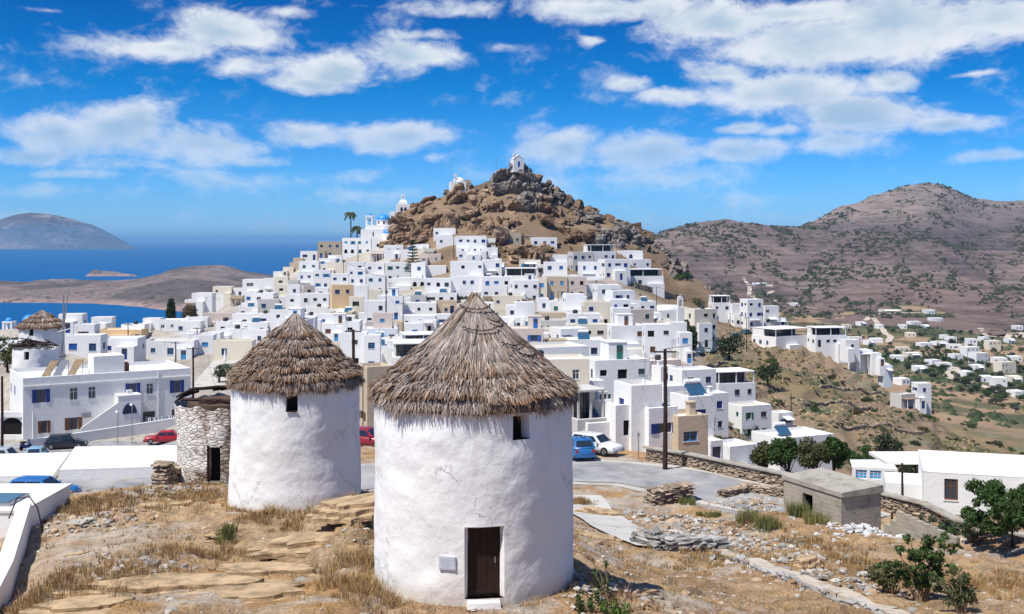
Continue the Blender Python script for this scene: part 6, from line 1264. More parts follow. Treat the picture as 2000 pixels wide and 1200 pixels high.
m = MB(); m.add([(q4[3][0]-1.5+a, q4[3][1]+b, z_) for z_ in (o0.z+2.3, o0.z+2.6) for a, b in ((-2, -1), (3, -1), (3, 4), (-2, 4))], [(0, 1, 5, 4), (1, 2, 6, 5), (2, 3, 7, 6), (3, 0, 4, 7), (4, 5, 6, 7)]); m.build('rear_roof', ROOFW, bh)
# glazed veranda
gv = thing('glazed_veranda', 'white veranda with blue gridded windows below the dark green trees', 'veranda', (0, 0, 0)); d_ = 122; x0_, x1_ = (1664-1000)/F*d_, (1748-1000)/F*d_; z0_, z1_ = -(950-HY)/F*d_, -(912-HY)/F*d_
m = MB(); facade(m, (x0_, d_), (.97, -.243), x1_-x0_, z0_-3, z1_, [(.4+i*1.5, 1.6+i*1.5, z0_+.9, z1_-.3) for i in range(3)], .15); m.add([(x0_, d_, z1_), (x0_+.97*(x1_-x0_), d_-.243*(x1_-x0_), z1_), (x0_+.97*(x1_-x0_)+1, d_+4, z1_), (x0_+1, d_+4, z1_)], [(0, 1, 2, 3)]); m.build('frame', WHITEP, gv)
for i in range(3):
    w_ = MB(); w_.box(0, 1.2, 0, .03, 0, z1_-z0_-1.2, 0)
    for j in range(4): w_.box(j*.385, j*.385+.045, -.03, -.001, 0, z1_-z0_-1.2, 1)
    for j in range(4): w_.box(0, 1.2, -.03, -.0015, j*.33, j*.33+.04, 1)
    o = w_.build('window', [SKYB, WHITEP], gv); o.location = (x0_+.97*(.4+i*1.5)+.03, d_-.243*(.4+i*1.5)+.13, z0_+.9); o.rotation_euler = (0, 0, math.atan2(-.243, .97))
# concrete hut
hu = thing('concrete_hut', 'abandoned grey concrete block hut with open dark doorway beside the road wall', 'hut', (0, 0, 0)); HUTM = mat('concrete_block', (0.36, 0.32, 0.26), 0.95, 0.05, var=.35, scale=1.4, bump=.05, bscale=5)
t = NT(HUTM.node_tree); b_ = [n for n in t.n if n.type == 'BSDF_PRINCIPLED'][0]; Pn = t.n.new('ShaderNodeNewGeometry').outputs['Position']
sp_ = t.n.new('ShaderNodeSeparateXYZ'); t.l.new(Pn, sp_.inputs[0]); fr2 = t.math('FRACT', t.math('MULTIPLY', t.math('ADD', sp_.outputs[2], t.math('MULTIPLY', t.noise(Pn, .9, 3), .12)), 4.6))
cc_ = b_.inputs['Base Color'].links[0].from_socket; t.l.new(t.mix(t.math('MULTIPLY', t.smooth(fr2, .16, .05), .5), cc_, (.17, .14, .11, 1)), b_.inputs['Base Color'])
fl_ = P3(1531, 1002, 57.6); fr_2 = P3(1643, 1040, 53.6); bk = P3(1704, 1005, 56.2)
u1 = Vector((fr_2.x-fl_.x, fr_2.y-fl_.y, 0)); L1 = u1.length; u1.normalize(); u2 = Vector((bk.x-fr_2.x, bk.y-fr_2.y, 0)); u2 = Vector((-u1.y, u1.x, 0)); L2 = 2.5
zb_, zt_ = -14.35, -12.55
m = MB(); facade(m, (fl_.x, fl_.y), (u1.x, u1.y), L1, zb_-1.6, zt_, [(L1*.34, L1*.34+.78, zb_+.08, zt_-.38)], .25)
A4 = [Vector((fl_.x, fl_.y, 0)), Vector((fl_.x, fl_.y, 0))+u1*L1, Vector((fl_.x, fl_.y, 0))+u1*L1+u2*L2, Vector((fl_.x, fl_.y, 0))+u2*L2]
for a, b in ((1, 2), (2, 3), (3, 0)): m.quad((A4[a].x, A4[a].y, zb_-1.6), (A4[b].x, A4[b].y, zb_-1.6), (A4[b].x, A4[b].y, zt_), (A4[a].x, A4[a].y, zt_))
m.build('walls', HUTM, hu); e_ = .12; cen = sum(A4, Vector())/4; O4 = [cen+(v-cen)*1.05 for v in A4]
m = MB(); m.add([(v.x, v.y, zt_+.002) for v in O4]+[(v.x, v.y, zt_+(.22 if i in (0, 1) else .38)) for i, v in enumerate(O4)], [(0, 1, 5, 4), (1, 2, 6, 5), (2, 3, 7, 6), (3, 0, 4, 7), (4, 5, 6, 7), (3, 2, 1, 0)]); m.build('roof', CONC, hu)
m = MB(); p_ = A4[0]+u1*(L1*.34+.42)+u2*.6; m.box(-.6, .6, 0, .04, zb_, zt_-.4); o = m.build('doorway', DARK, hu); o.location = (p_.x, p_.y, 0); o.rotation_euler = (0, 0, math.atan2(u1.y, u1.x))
# ruined block wall beside it
rw = MB(); p0 = A4[1]+u1*.1+u2*2.6; z_ = -15.2
for i in range(11):
    a = p0+u1*(i*.42); top_ = -13.2-(0.0 if i > 1 else .9-.35*i)-i*.045
    rw.add([(v.x, v.y, zz_) for zz_ in (z_, top_) for v in (a, a+u1*.418, a+u1*.418+u2*.22, a+u2*.22)], [(0, 1, 5, 4), (1, 2, 6, 5), (2, 3, 7, 6), (3, 0, 4, 7), (4, 5, 6, 7)])
tag(rw.build('block_wall', HUTM), 'broken stepped concrete block wall leaning out from the grey hut', 'wall')
m = MB(); g_ = ground_pt(1742, 1046); m.tube([(g_.x, g_.y, g_.z-.3), (g_.x, g_.y, g_.z+1.15)], .06, 6); tag(m.build('iron_post', mat('rusty_iron', (.07, .03, .025), .8)), 'short rusty iron post in front of the broken block wall', 'post')

# ------------------------------------------------------------------ roads
def strip(name, pts, wd, m_, dz, n=5, tones=None):
    P_ = []; 
    for (x0, y0), (x1, y1) in zip(pts[:-1], pts[1:]):
        L = math.hypot(x1-x0, y1-y0); k_ = max(2, int(L/.8))
        for i in range(k_): P_.append((x0+(x1-x0)*i/k_, y0+(y1-y0)*i/k_))
    P_.append(pts[-1]); P_ = np.array(P_)
    for _ in range(14): P_[1:-1] = (P_[:-2]+P_[1:-1]*2+P_[2:])/4
    T_ = np.gradient(P_, axis=0); T_ /= np.linalg.norm(T_, axis=1)[:, None]; N_ = np.stack([-T_[:, 1], T_[:, 0]], 1)
    ww = wd if callable(wd) else (lambda i: wd)
    V_ = []
    for i in range(len(P_)):
        w_ = ww(i/len(P_))*(1+.04*math.sin(i*.9))
        for j in range(n):
            s_ = (j/(n-1)*2-1)*w_; x, y = P_[i]+N_[i]*s_; x, y = float(x), float(y); V_.append((x, y, max(gz(x, y), gz(x, y+.25), gz(x, y-.25))+dz))
    return link(name, npmesh(name, np.array(V_), gridfaces(len(P_), n), [m_], True))
ASPH = mat('worn_asphalt', (.27, .27, .272), .9, .1, var=.3, scale=.5, bump=.012, bscale=20, col2=(.36, .35, .335))
LANEM = mat('pale_concrete_lane', (.50, .48, .44), .9, .1, var=.22, scale=.6, bump=.02, bscale=8)
tag(strip('road', ROAD[:-3], lambda f: 3.2 if f < .85 else 3.2-(f-.85)*6, ASPH, .06, 9), kind='structure')
VERGE = mat('dusty_verge', (.47, .44, .39), .95, .05, var=.25, scale=.6)
tag(strip('road_verge', ROAD[:-3], lambda f: 4.0 if f < .85 else 4.0-(f-.85)*8, VERGE, .02, 11), kind='structure')
tag(strip('lane', LANE, 1.35, LANEM, .07, 7), kind='structure')
tag(strip('street', STREET, 5.5, ASPH, .06, 9), kind='structure')
PAVE = mat('plaza_paving', (.50, .47, .42), .9, .1, var=.2, scale=.5)
m = MB(); pz = [P3(px_, 0, d_) for px_, d_ in ((372, 150), (640, 150), (640, 193), (430, 196))]; m.add([(v.x, v.y, -20.12) for v in pz]+[(v.x, v.y, -21.5) for v in pz], [(0, 1, 2, 3), (0, 4, 5, 1), (1, 5, 6, 2), (2, 6, 7, 3), (3, 7, 4, 0)]); tag(m.build('plaza', PAVE), kind='structure')
TRK = mat('dirt_track', (.50, .43, .34), .95, .05, var=.2, scale=.3)
def track(name, pts, w_, d1=430):
    """pts in photo coordinates, laid on whatever ground they meet"""
    Q = []
    for (px_, py_) in pts:
        d_ = d1
        while d_ < 1500:
            zz_ = max(hz_pd(px_, min(d_, 1045)) if d_ < 1045 else -999, mz_at(px_, d_) if d_ > 800 else -999)
            if zz_ >= -(py_-HY)/F*d_: break
            d_ *= 1.004
        Q.append(((px_-1000)/F*d_, d_))
    V_ = []; P_ = []
    for (a, b) in zip(Q[:-1], Q[1:]):
        for i in range(14): P_.append((a[0]+(b[0]-a[0])*i/14, a[1]+(b[1]-a[1])*i/14))
    P_ = np.array(P_+[Q[-1]]); 
    for _ in range(8): P_[1:-1] = (P_[:-2]+P_[1:-1]*2+P_[2:])/4
    T_ = np.gradient(P_, axis=0); T_ /= np.linalg.norm(T_, axis=1)[:, None]+1e-9
    for i, (x, y) in enumerate(P_):
        for s_ in (-1, 0, 1):
            xx, yy = float(x-T_[i, 1]*w_*s_), float(y+T_[i, 0]*w_*s_); pxx = 1000+F*xx/yy
            V_.append((xx, yy, max(hz_pd(pxx, min(yy, 1045)) if yy < 1045 else -999, mz_at(pxx, yy) if yy > 800 else -999)+.5))
    tag(link(name, npmesh(name, np.array(V_), gridfaces(len(P_), 3), [TRK], True)), kind='structure')
track('dirt_track', [(1690,628), (1700,618), (1740,613), (1800,613)], 2.2); track('dirt_track', [(1705,622), (1722,640), (1728,652), (1740,660), (1735,672)], 2.2)
track('dirt_track', [(1452,545), (1465,565), (1462,583), (1500,578), (1512,570)], 2.0); track('dirt_track', [(1470,583), (1540,596), (1600,606)], 1.8)
track('dirt_track', [(1915,645), (1930,660), (2010,660)], 2.0); track('valley_road', [(1870,720), (1850,735), (1862,744), (1900,750), (1960,770)], 2.6)

# ------------------------------------------------------------------ dry stone walls
def stonewall(name, label, pts, h, th, size, m_, seed, cap=None, zs=None, slab=0.32, ragged=0.3, dzb=-.1):
    rng = np.random.default_rng(seed); Vs, Fs = [], []; k = 0
    for (x0, y0), (x1, y1) in zip(pts[:-1], pts[1:]):
        L = math.hypot(x1-x0, y1-y0); u_ = np.array([(x1-x0)/L, (y1-y0)/L]); n_ = np.array([-u_[1], u_[0]]); ang = math.atan2(u_[1], u_[0]); z = 0.0
        hh_ = size*slab
        for lay_ in range(int(h/hh_)+1):
            s = rng.uniform(0, size*.5)
            while s < L:
                w_ = size*rng.uniform(.5, 1.5)
                hl = h*(1-ragged*(.5+.5*float(vn(np.array([s*.7+x0]), np.array([3.1+seed]))[0])))
                if lay_*hh_ > hl: s += w_; continue
                x, y = x0+u_[0]*(s+w_/2), y0+u_[1]*(s+w_/2); zg = gz(x, y)+dzb
                for sd in ((-1, 1) if th > size*.9 else (0,)):
                    g_ = rockpts(rng)*np.array([w_*.56, (th*.5 if sd == 0 else th*.30)*rng.uniform(.85, 1.2), hh_*.62])
                    c_ = np.array([x+n_[0]*sd*th*.27, y+n_[1]*sd*th*.27, zg+(lay_+.5)*hh_+rng.normal(0, hh_*.1)])
                    Vs.append(g_ @ rotm(rng.normal(0, .08), rng.normal(0, .06), ang+rng.normal(0, .12)).T+c_); Fs.append(S27+k); k += 27
                s += w_
    o_ = link(name, npmesh(name, np.concatenate(Vs), np.concatenate(Fs), [m_], False)); tag(o_, label, 'wall')
    if cap:
        mb = MB()
        for (x0, y0), (x1, y1) in zip(pts[:-1], pts[1:]):
            L = math.hypot(x1-x0, y1-y0); n_ = (-(y1-y0)/L*cap, (x1-x0)/L*cap); k_ = max(1, int(L/2))
            for i in range(k_):
                a = (x0+(x1-x0)*i/k_, y0+(y1-y0)*i/k_); b = (x0+(x1-x0)*(i+.996)/k_, y0+(y1-y0)*(i+.996)/k_); za, zb2 = gz(*a)+h+dzb, gz(*b)+h+dzb
                mb.add([(a[0]-n_[0], a[1]-n_[1], za), (b[0]-n_[0], b[1]-n_[1], zb2), (b[0]+n_[0], b[1]+n_[1], zb2), (a[0]+n_[0], a[1]+n_[1], za)]+[(a[0]-n_[0], a[1]-n_[1], za+.1), (b[0]-n_[0], b[1]-n_[1], zb2+.1), (b[0]+n_[0], b[1]+n_[1], zb2+.1), (a[0]+n_[0], a[1]+n_[1], za+.1)], [(0, 1, 5, 4), (1, 2, 6, 5), (2, 3, 7, 6), (3, 0, 4, 7), (4, 5, 6, 7)])
        mb.build('wall_coping', CONC, o_)
    return o_
def gp(px_, py_): v = ground_pt(px_, py_); return (v.x, v.y)
rw_pts = [(9.4, 77.8), (12.0, 75.6), (16.1, 70.4), (17.8, 68.0), (21.3, 64.6), (23.2, 62.0), (25.4, 58.0), (27.6, 53.5), (29.5, 48)]
stonewall('roadside_wall', 'long stone wall with pale coping along the far side of the road, right of the tall pole', rw_pts, .95, .45, .5, STONE, 11, cap=.32, ragged=.0, slab=.26)
stonewall('dry_stone_wall', 'thick tumbledown dry stone wall stump beside the pale concrete lane', [gp(1262, 985), gp(1335, 978)], 1.25, 1.0, .55, STONE, 12, ragged=.35, slab=.22)
stonewall('dry_stone_wall', 'low tumbledown dry stone wall joining the grey hut on its left', [gp(1405, 975), gp(1460, 962), gp(1535, 975)], .9, .6, .5, STONE, 13, ragged=.5, slab=.22)
stonewall('dry_stone_wall', 'grey slab retaining wall at the foot of the pale concrete lane', [gp(1238, 1062), gp(1290, 1075), gp(1395, 1078)], .75, .7, .7, STONEG, 14, ragged=.3, slab=.2)
stonewall('dry_stone_wall', 'ragged dark rubble wall end left of the peeling windmill', [gp(308, 948), gp(350, 940)], 1.3, .8, .45, STONE, 15, ragged=.4, slab=.25)
# concrete kerb path running down to the right
kp = [gp(1330, 1062), gp(1390, 1075), gp(1470, 1100), gp(1560, 1135), gp(1650, 1168), gp(1740, 1200), gp(1830, 1240)]
mb = MB()
for i, ((x0, y0), (x1, y1)) in enumerate(zip(kp[:-1], kp[1:])):
    L = math.hypot(x1-x0, y1-y0); n_ = (-(y1-y0)/L*.32, (x1-x0)/L*.32); k_ = 6
    for j in range(k_):
        a = (x0+(x1-x0)*j/k_, y0+(y1-y0)*j/k_); b = (x0+(x1-x0)*(j+1)/k_, y0+(y1-y0)*(j+1)/k_); za, zb2 = gz(*a)+.16, gz(*b)+.16
        mb.add([(a[0]-n_[0], a[1]-n_[1], za-.5), (b[0]-n_[0], b[1]-n_[1], zb2-.5), (b[0]+n_[0], b[1]+n_[1], zb2-.5), (a[0]+n_[0], a[1]+n_[1], za-.5)]+[(a[0]-n_[0], a[1]-n_[1], za), (b[0]-n_[0], b[1]-n_[1], zb2), (b[0]+n_[0], b[1]+n_[1], zb2), (a[0]+n_[0], a[1]+n_[1], za)], [(0, 1, 5, 4), (2, 3, 7, 6), (4, 5, 6, 7)])
o = mb.build('wall_coping', mat('kerb_concrete', (.47, .41, .33), .95, .05, var=.3, scale=1.5, bump=.03, bscale=9)); tag(o, 'low concrete-topped wall running down to the right across the rubble', 'wall')
k2 = [(x-.25, y-.38) for x, y in kp[:6]]
v_ = stonewall('stone_edging', None, k2, .28, .25, .4, STONEG, 16, ragged=.5, slab=.3); v_.parent = o
for k_ in ('category', 'label'):
    if k_ in v_: del v_[k_]
# valley terraces on the spur: dry stone lines

# ------------------------------------------------------------------ plants
def leafmat(name, col, isl=0.45):
    m = mat(name, col, 0.75, 0.12, var=0.2, scale=1.5, island=isl); b = [n for n in m.node_tree.nodes if n.type == 'BSDF_PRINCIPLED'][0]
    t = NT(m.node_tree); tr = t.n.new('ShaderNodeBsdfTranslucent'); t.l.new(b.inputs['Base Color'].links[0].from_socket, tr.inputs[0])
    ms_ = t.n.new('ShaderNodeMixShader'); ms_.inputs[0].default_value = .22; out = [n for n in m.node_tree.nodes if n.type == 'OUTPUT_MATERIAL'][0]
    t.l.new(b.outputs[0], ms_.inputs[1]); t.l.new(tr.outputs[0], ms_.inputs[2]); t.l.new(ms_.outputs[0], out.inputs[0]); return m
LG = {'dark': leafmat('leaf_dark', (.035, .055, .022)), 'green': leafmat('leaf_green', (.055, .10, .028)), 'olive': leafmat('leaf_olive', (.095, .105, .045)), 'grey': leafmat('leaf_greygreen', (.10, .12, .075)),
      'bright': leafmat('leaf_bright', (.10, .17, .035)), 'brown': leafmat('leaf_brown', (.13, .09, .04)), 'dry': leafmat('dry_leaf', (.24, .16, .08)), 'red': leafmat('bougainvillea', (.22, .02, .05)), 'palm': leafmat('palm_leaf', (.07, .085, .035))}
def leaves(blobs, n, ls, seed, flat=.25, shell=.55):
    """blobs: (x,y,z,rx,ry,rz); leaf-sized diamonds scattered through them, thinner towards the middle"""
    rng = np.random.default_rng(seed); B = np.array(blobs); w_ = (B[:, 3]*B[:, 4]*B[:, 5])**.67; w_ /= w_.sum(); k = rng.choice(len(B), n, p=w_)
    d = rng.normal(0, 1, (n, 3)); d /= np.linalg.norm(d, axis=1)[:, None]; r = rng.uniform(shell**3, 1, n)**(1/3)*rng.uniform(.85, 1.12, n)
    c_ = B[k, :3]+d*r[:, None]*B[k, 3:6]
    a = rng.normal(0, 1, (n, 3)); a /= np.linalg.norm(a, axis=1)[:, None]; b = np.cross(a, d+rng.normal(0, .6, (n, 3))); b /= np.linalg.norm(b, axis=1)[:, None]+1e-9
    s_ = ls*rng.uniform(.6, 1.5, n)[:, None]
    V_ = np.stack([c_-a*s_, c_+b*s_*.45, c_+a*s_, c_-b*s_*.45], 1).reshape(-1, 3); return V_, np.arange(4*n).reshape(-1, 4)
def blobset(seed, n, R_=1.0, h=1.0, spread=.7, br=.42, zc=.75):
    rn = random.Random(seed); o = []
    for i in range(n):
        a = rn.uniform(0, 6.28); q = rn.random()**.5*spread*R_; z = zc*h+rn.uniform(-.45, .5)*h*(1-q/R_*.5); s_ = br*rn.uniform(.6, 1.25)
        o.append((q*math.cos(a), q*math.sin(a), z, R_*s_, R_*s_, h*s_*.8))
    return o
def plant(name, label, cat, group, loc, blobs, n, ls, lm, seed, trunk=None, tm=None, rz=0, shell=.55, pname='crown'):
    r = thing(name, label, cat, loc, rz, group); V_, F_ = leaves(blobs, n, ls, seed, shell=shell)
    link(pname, npmesh(pname, V_, F_, [LG[lm]]), r)
    rn = random.Random(seed); m = MB(); h0 = min(b[2] for b in blobs)
    if trunk:
        tr, th = trunk; m.tube([(0, 0, -.6), (tr*.3, 0, th*.5), (0, tr*.4, th)], [tr*1.25, tr, tr*.75], 7)
        for b in blobs[:9]: m.tube([(0, 0, th*.9), ((b[0])*.5, b[1]*.5, (th+b[2])*.52), (b[0], b[1], b[2])], [tr*.5, tr*.32, tr*.12], 5)
        m.build('trunk', tm or POLEW, r)
    return r
SH = {}
for i, (lm, nb) in enumerate((('olive', 7), ('green', 6), ('grey', 7), ('dark', 8), ('brown', 6))):
    V_, F_ = leaves(blobset(40+i, nb, 1.0, .62, .62, .45, .5), 620, .085, 60+i); SH[lm] = npmesh('shrub', V_, F_, [LG[lm]])
for i, (lm, nb) in enumerate((('green', 9), ('dark', 9), ('grey', 8), ('olive', 8))):
    V_, F_ = leaves(blobset(50+i, nb, 1.0, .85, .6, .42, .95), 750, .085, 80+i); SH['t'+lm] = npmesh('crown', V_, F_, [LG[lm]])
tm_ = MB(); tm_.tube([(0, 0, -.5), (.03, 0, .3), (0, .02, .8)], [.09, .07, .04], 6); tm_.tube([(0, 0, .4), (.35, .1, .9)], [.04, .015], 5); tm_.tube([(0, 0, .45), (-.3, .15, .95)], [.04, .015], 5); TRK_ME = tm_.mesh('trunk', [POLEW])
def shrub(px_, py_, wpx, lm, label, grp, sq=1.0, d_=None, d0=84):
    d_ = d_ or hit(px_, py_, 0, d0)
    if d_ is None: return None
    s_ = wpx/2/F*d_; x_ = (px_-1000)/F*d_
    o_ = link('shrub', SH[lm], None, (x_, d_+s_*.3, hz_pd(px_, d_)-s_*.12), (0, 0, (px_*7.3) % 6.28), (s_, s_, s_*sq)); return tag(o_, label, 'shrub', grp)
def tree(px_, py_, wpx, lm, label, grp, sq=1.0, d_=None, d0=84, z=None):
    d_ = d_ or hit(px_, py_, 0, d0)
    if d_ is None: return None
    s_ = wpx/2/F*d_; x_ = (px_-1000)/F*d_
    r = thing('tree', label, 'tree', (x_, d_, (hz_pd(px_, d_) if z is None else z)), (px_*3.1) % 6.28, grp); r.scale = (s_, s_, s_*sq)
    link('crown', SH['t'+lm], r); link('trunk', TRK_ME, r); return r
# big bushes and trees that can be picked out
rn = random.Random(31)
BB = [(1425, 705, 66, 'dark', 'large dark green bush beside the parked cars on the bend', 1.15), (1500, 755, 56, 'dark', 'large dark green bush on the dry slope behind the three-storey white house', 1.15),
      (1325, 548, 60, 'green', 'green bush mass at the right foot of the rocky hill', .9), (1365, 596, 44, 'olive', 'olive green bushes on the slope right of the barrel-roofed chapel', .9),
      (668, 612, 46, 'dark', 'round dark green bush among the houses left of the ochre house', .8), (645, 500, 42, 'green', 'green bush before the stone house left of the domed church', 1.1), (905, 585, 34, 'dark', 'dark bush just above the tip of the largest thatched cone', .8),
      (1136, 728, 50, 'green', 'bushy green tree between white houses right of the largest thatched cone', 1.2), (470, 694, 62, 'bright', 'bright green leafy hedge along the back of the plaza', .5), (428, 750, 62, 'grey', 'feathery grey-green bush beside the roofless stone windmill', .9),
      (1405, 880, 56, 'olive', 'olive bush beside the brown house with the blue arched window', .8), (1462, 860, 50, 'dark', 'dark bush between the brown house and the big white house with solar panels', .9), (1440, 835, 40, 'green', 'green shrub on the wall beside the white house with green door', .9),
      (1795, 772, 24, 'green', 'green shrub by the small white cube house on the spur', .8), (15, 770, 74, 'olive', 'olive tree left of the white building with navy shutters', 1.3), (12, 668, 60, 'dark', 'dark trees at the far left edge below the blue dome', .6),
      (920, 420, 30, 'dark', 'dark green bush high on the rocky hill', .8), (930, 438, 20, 'green', 'small green bush below the dark one on the rocky hill', .8), (1060, 443, 24, 'green', 'green bush right of centre on the rocky hill', .7), (1130, 415, 26, 'olive', 'olive bush near the right ridge of the rocky hill', .6),
      (872, 400, 16, 'grey', 'grey bush left of centre on the rocky hill', .8), (1195, 460, 40, 'olive', 'olive scrub between the rock teeth on the right ridge', .6)]
for b in BB:
    big = b[2] > 40; o_ = shrub(b[0], b[1], b[2], b[3] if b[3] in SH else 'green', b[4], None, b[5], d_=(150 if b[0] == 15 else None) if b[0] != 470 else 199) if not (big and 't'+b[3] in SH and b[1] > 690) else tree(b[0], b[1], b[2], b[3], b[4], None, b[5], d_=150 if b[0] == 15 else None)
for i, (px_, py_, w_, lm) in enumerate(((1668, 905, 60, 'green'), (1715, 915, 64, 'green'), (1762, 925, 62, 'dark'), (1738, 880, 62, 'dark'), (1795, 905, 50, 'dark'), (1690, 880, 40, 'green'), (1812, 940, 40, 'olive'))):
    tree(px_, py_+18, w_*1.1, lm, ['leftmost bright tree behind the glazed veranda', 'bright green tree right behind the glazed veranda', 'dark tree right of the glazed veranda, against the big white house', 'dark round tree above the others behind the veranda', 'dark tree behind the flat roof of the big white house', 'small green tree highest beside the white house with solar panels', 'olive tree touching the left corner of the big white house'][i], 'dark green trees in the gully', .95)
for i, (px_, w_, lm) in enumerate(((1492, 56, 'olive'), (1540, 74, 'tgreen'), (1592, 74, 'tolive'), (1628, 50, 'tgreen'))):
    d_ = 92-i*2.5; lab = ['leftmost olive tree behind the roadside wall', 'full green tree behind the roadside wall, second from left', 'broad olive tree behind the roadside wall, third from left', 'right-hand green tree behind the roadside wall beside the hut'][i]
    bl = blobset(90+i, 12, w_/2/F*d_, 2.0, .75, .38, 1.5); plant('tree', lab, 'tree', 'trees behind the roadside wall', ((px_-1000)/F*d_, d_, -(948-HY)/F*d_-1.2), [(b[0], b[1], b[2]+.8, b[3], b[4], b[5]) for b in bl], 3800, .13, lm.replace('t', '') if lm != 'tgreen' else 'green', 90+i, (.12, 2.2))
# cypress, brown tree, tall poplars
d_ = hit(335, 640, 0, 150) or 310; bl = [(0, 0, 1+i*.95, 1.55*(1-((i-2.2)/6.2)**2)**.5 if i < 8 else .4, 1.5*(1-((i-2.2)/6.2)**2)**.5 if i < 8 else .4, .95) for i in range(8)]
plant('cypress_tree', 'tall dark conifer rising above the flat roofs by the blue bay', 'tree', None, ((334-1000)/F*d_, d_, hz_pd(334, d_)), bl, 3000, .26, 'dark', 5, (.2, 3))
bl = [(0, 0, 1+i*.9, 2.4*(1-((i-2)/4.6)**2)**.5, 2.2*(1-((i-2)/4.6)**2)**.5, 1.0) for i in range(6)]
plant('tree', 'brownish olive tree standing just right of the tall dark conifer', 'tree', None, ((371-1000)/F*(d_-18), d_-18, hz_pd(371, d_-18)), bl, 2600, .26, 'brown', 6, (.2, 2))
for i, (px_, pyb, hpx, wpx) in enumerate(((1341, 680, 50, 22), (1354, 683, 42, 20))):
    d_ = hit(px_, pyb, 0, 84) or 240; h_ = hpx/F*d_; w_ = wpx/2/F*d_
    bl = [(0.2*math.sin(j*2.1)*w_, .1, h_*(.18+j*.13), w_*(.95-.1*abs(j-2)), w_*(.95-.1*abs(j-2)), h_*.14) for j in range(7)]
    plant('tree', ['taller slender green tree in front of the cream three-storey house', 'shorter slender green tree, right of its taller twin by the parked cars'][i], 'tree', 'slender trees by the parked cars', ((px_-1000)/F*d_, d_, hz_pd(px_, d_)), bl, 2600, .22, 'green', 20+i, (.14, h_*.5))
# Norfolk pine
d_ = hit(806, 545, 0, 200) or 350; h_ = (545-468)/F*d_; np_ = thing('norfolk_pine', 'tall tiered dark pine in front of the upper white houses', 'tree', ((806-1000)/F*d_, d_, hz_pd(806, d_))); m = MB(); m.tube([(0, 0, -1), (0, 0, h_)], [.28, .05], 7); m.build('trunk', POLEW, np_)
rng = np.random.default_rng(8); Vs, Fs, k = [], [], 0
for lv in range(11):
    z = h_*(.16+.078*lv); L_ = 2.9*(1-lv/12.5)
    for j in range(7):
        a = j*2*math.pi/7+lv*.5; dr_ = np.array([math.cos(a), math.sin(a), .10]); n_ = 46
        s_ = rng.uniform(.1, 1, n_)[:, None]; c_ = np.array([0, 0, z])+dr_*s_*L_+rng.normal(0, 1, (n_, 3))*np.array([.13, .13, .06]); a_ = rng.normal(0, 1, (n_, 3))*.17; b_2 = rng.normal(0, 1, (n_, 3))*.06
        Vs.append(np.stack([c_-a_, c_+b_2, c_+a_, c_-b_2], 1).reshape(-1, 3)); Fs.append(np.arange(4*n_).reshape(-1, 4)+k); k += 4*n_
link('crown', npmesh('crown', np.concatenate(Vs), np.concatenate(Fs), [LG['dark']]), np_)
# palms
def palm(px_, pyb, pyt, d_, cr, label, seed):
    h_ = (pyb-pyt)/F*d_; p_ = thing('palm_tree', label, 'tree', ((px_-1000)/F*d_, d_, -(pyb-HY)/F*d_), 0, 'palm trees by the domed church'); m = MB(); m.tube([(0, 0, -1), (.1, 0, h_*.5), (0, 0, h_)], [.26, .2, .22], 8); m.build('trunk', POLEW, p_)
    rng = np.random.default_rng(seed); Vs, Fs, k = [], [], 0
    for j in range(30):
        a = rng.uniform(0, 6.28); up = rng.uniform(-.3, 1.0); pr = None
        for s_ in np.linspace(.05, 1, 8):
            q = np.array([math.cos(a)*cr*s_, math.sin(a)*cr*s_, h_+cr*(up*s_*.8-s_**2*.95)])
            if pr is not None:
                t_ = q-pr; sd = np.array([-math.sin(a), math.cos(a), 0])*.30*cr*(1-s_*.6); dn = np.array([0, 0, -.10*cr])
                Vs.append(np.array([pr, q, q+sd+dn, pr+sd+dn, pr, q, q-sd+dn, pr-sd+dn])); Fs.append(np.array([[0, 1, 2, 3], [5, 4, 7, 6]])+k); k += 8
            pr = q
    link('crown', npmesh('crown', np.concatenate(Vs), np.concatenate(Fs), [LG['palm']]), p_)
palm(685, 478, 416, 405, 2.4, 'tallest palm tree, left of the domed church', 1); palm(697, 470, 443, 402, 2.3, 'short bushy palm tree between the tall palm and the domed church', 2); palm(1378, 850, 815, 150, 1.5, 'small ragged palm beside the brown house', 3)
# bougainvillea
for i, (px_, py_, w_, lm) in enumerate(((1568, 636, 34, 'red'), (1510, 612, 16, 'red'), (833, 532, 14, 'red'))):
    d_ = hit(px_, py_, 0, 150) or 300; s_ = w_/2/F*d_; V_, F_ = leaves(blobset(140+i, 8, s_, s_*.7, .6, .45, .6), 900, .16, 150+i)
    tag(link('bougainvillea', npmesh('bougainvillea', V_, F_, [LG['red']]), None, ((px_-1000)/F*d_, d_, hz_pd(px_, d_))), ['deep red bougainvillea above the white house with blue door', 'small red bougainvillea on the porch of the end white house', 'pink-red bougainvillea in front of the tiered pine'][i], 'shrub')
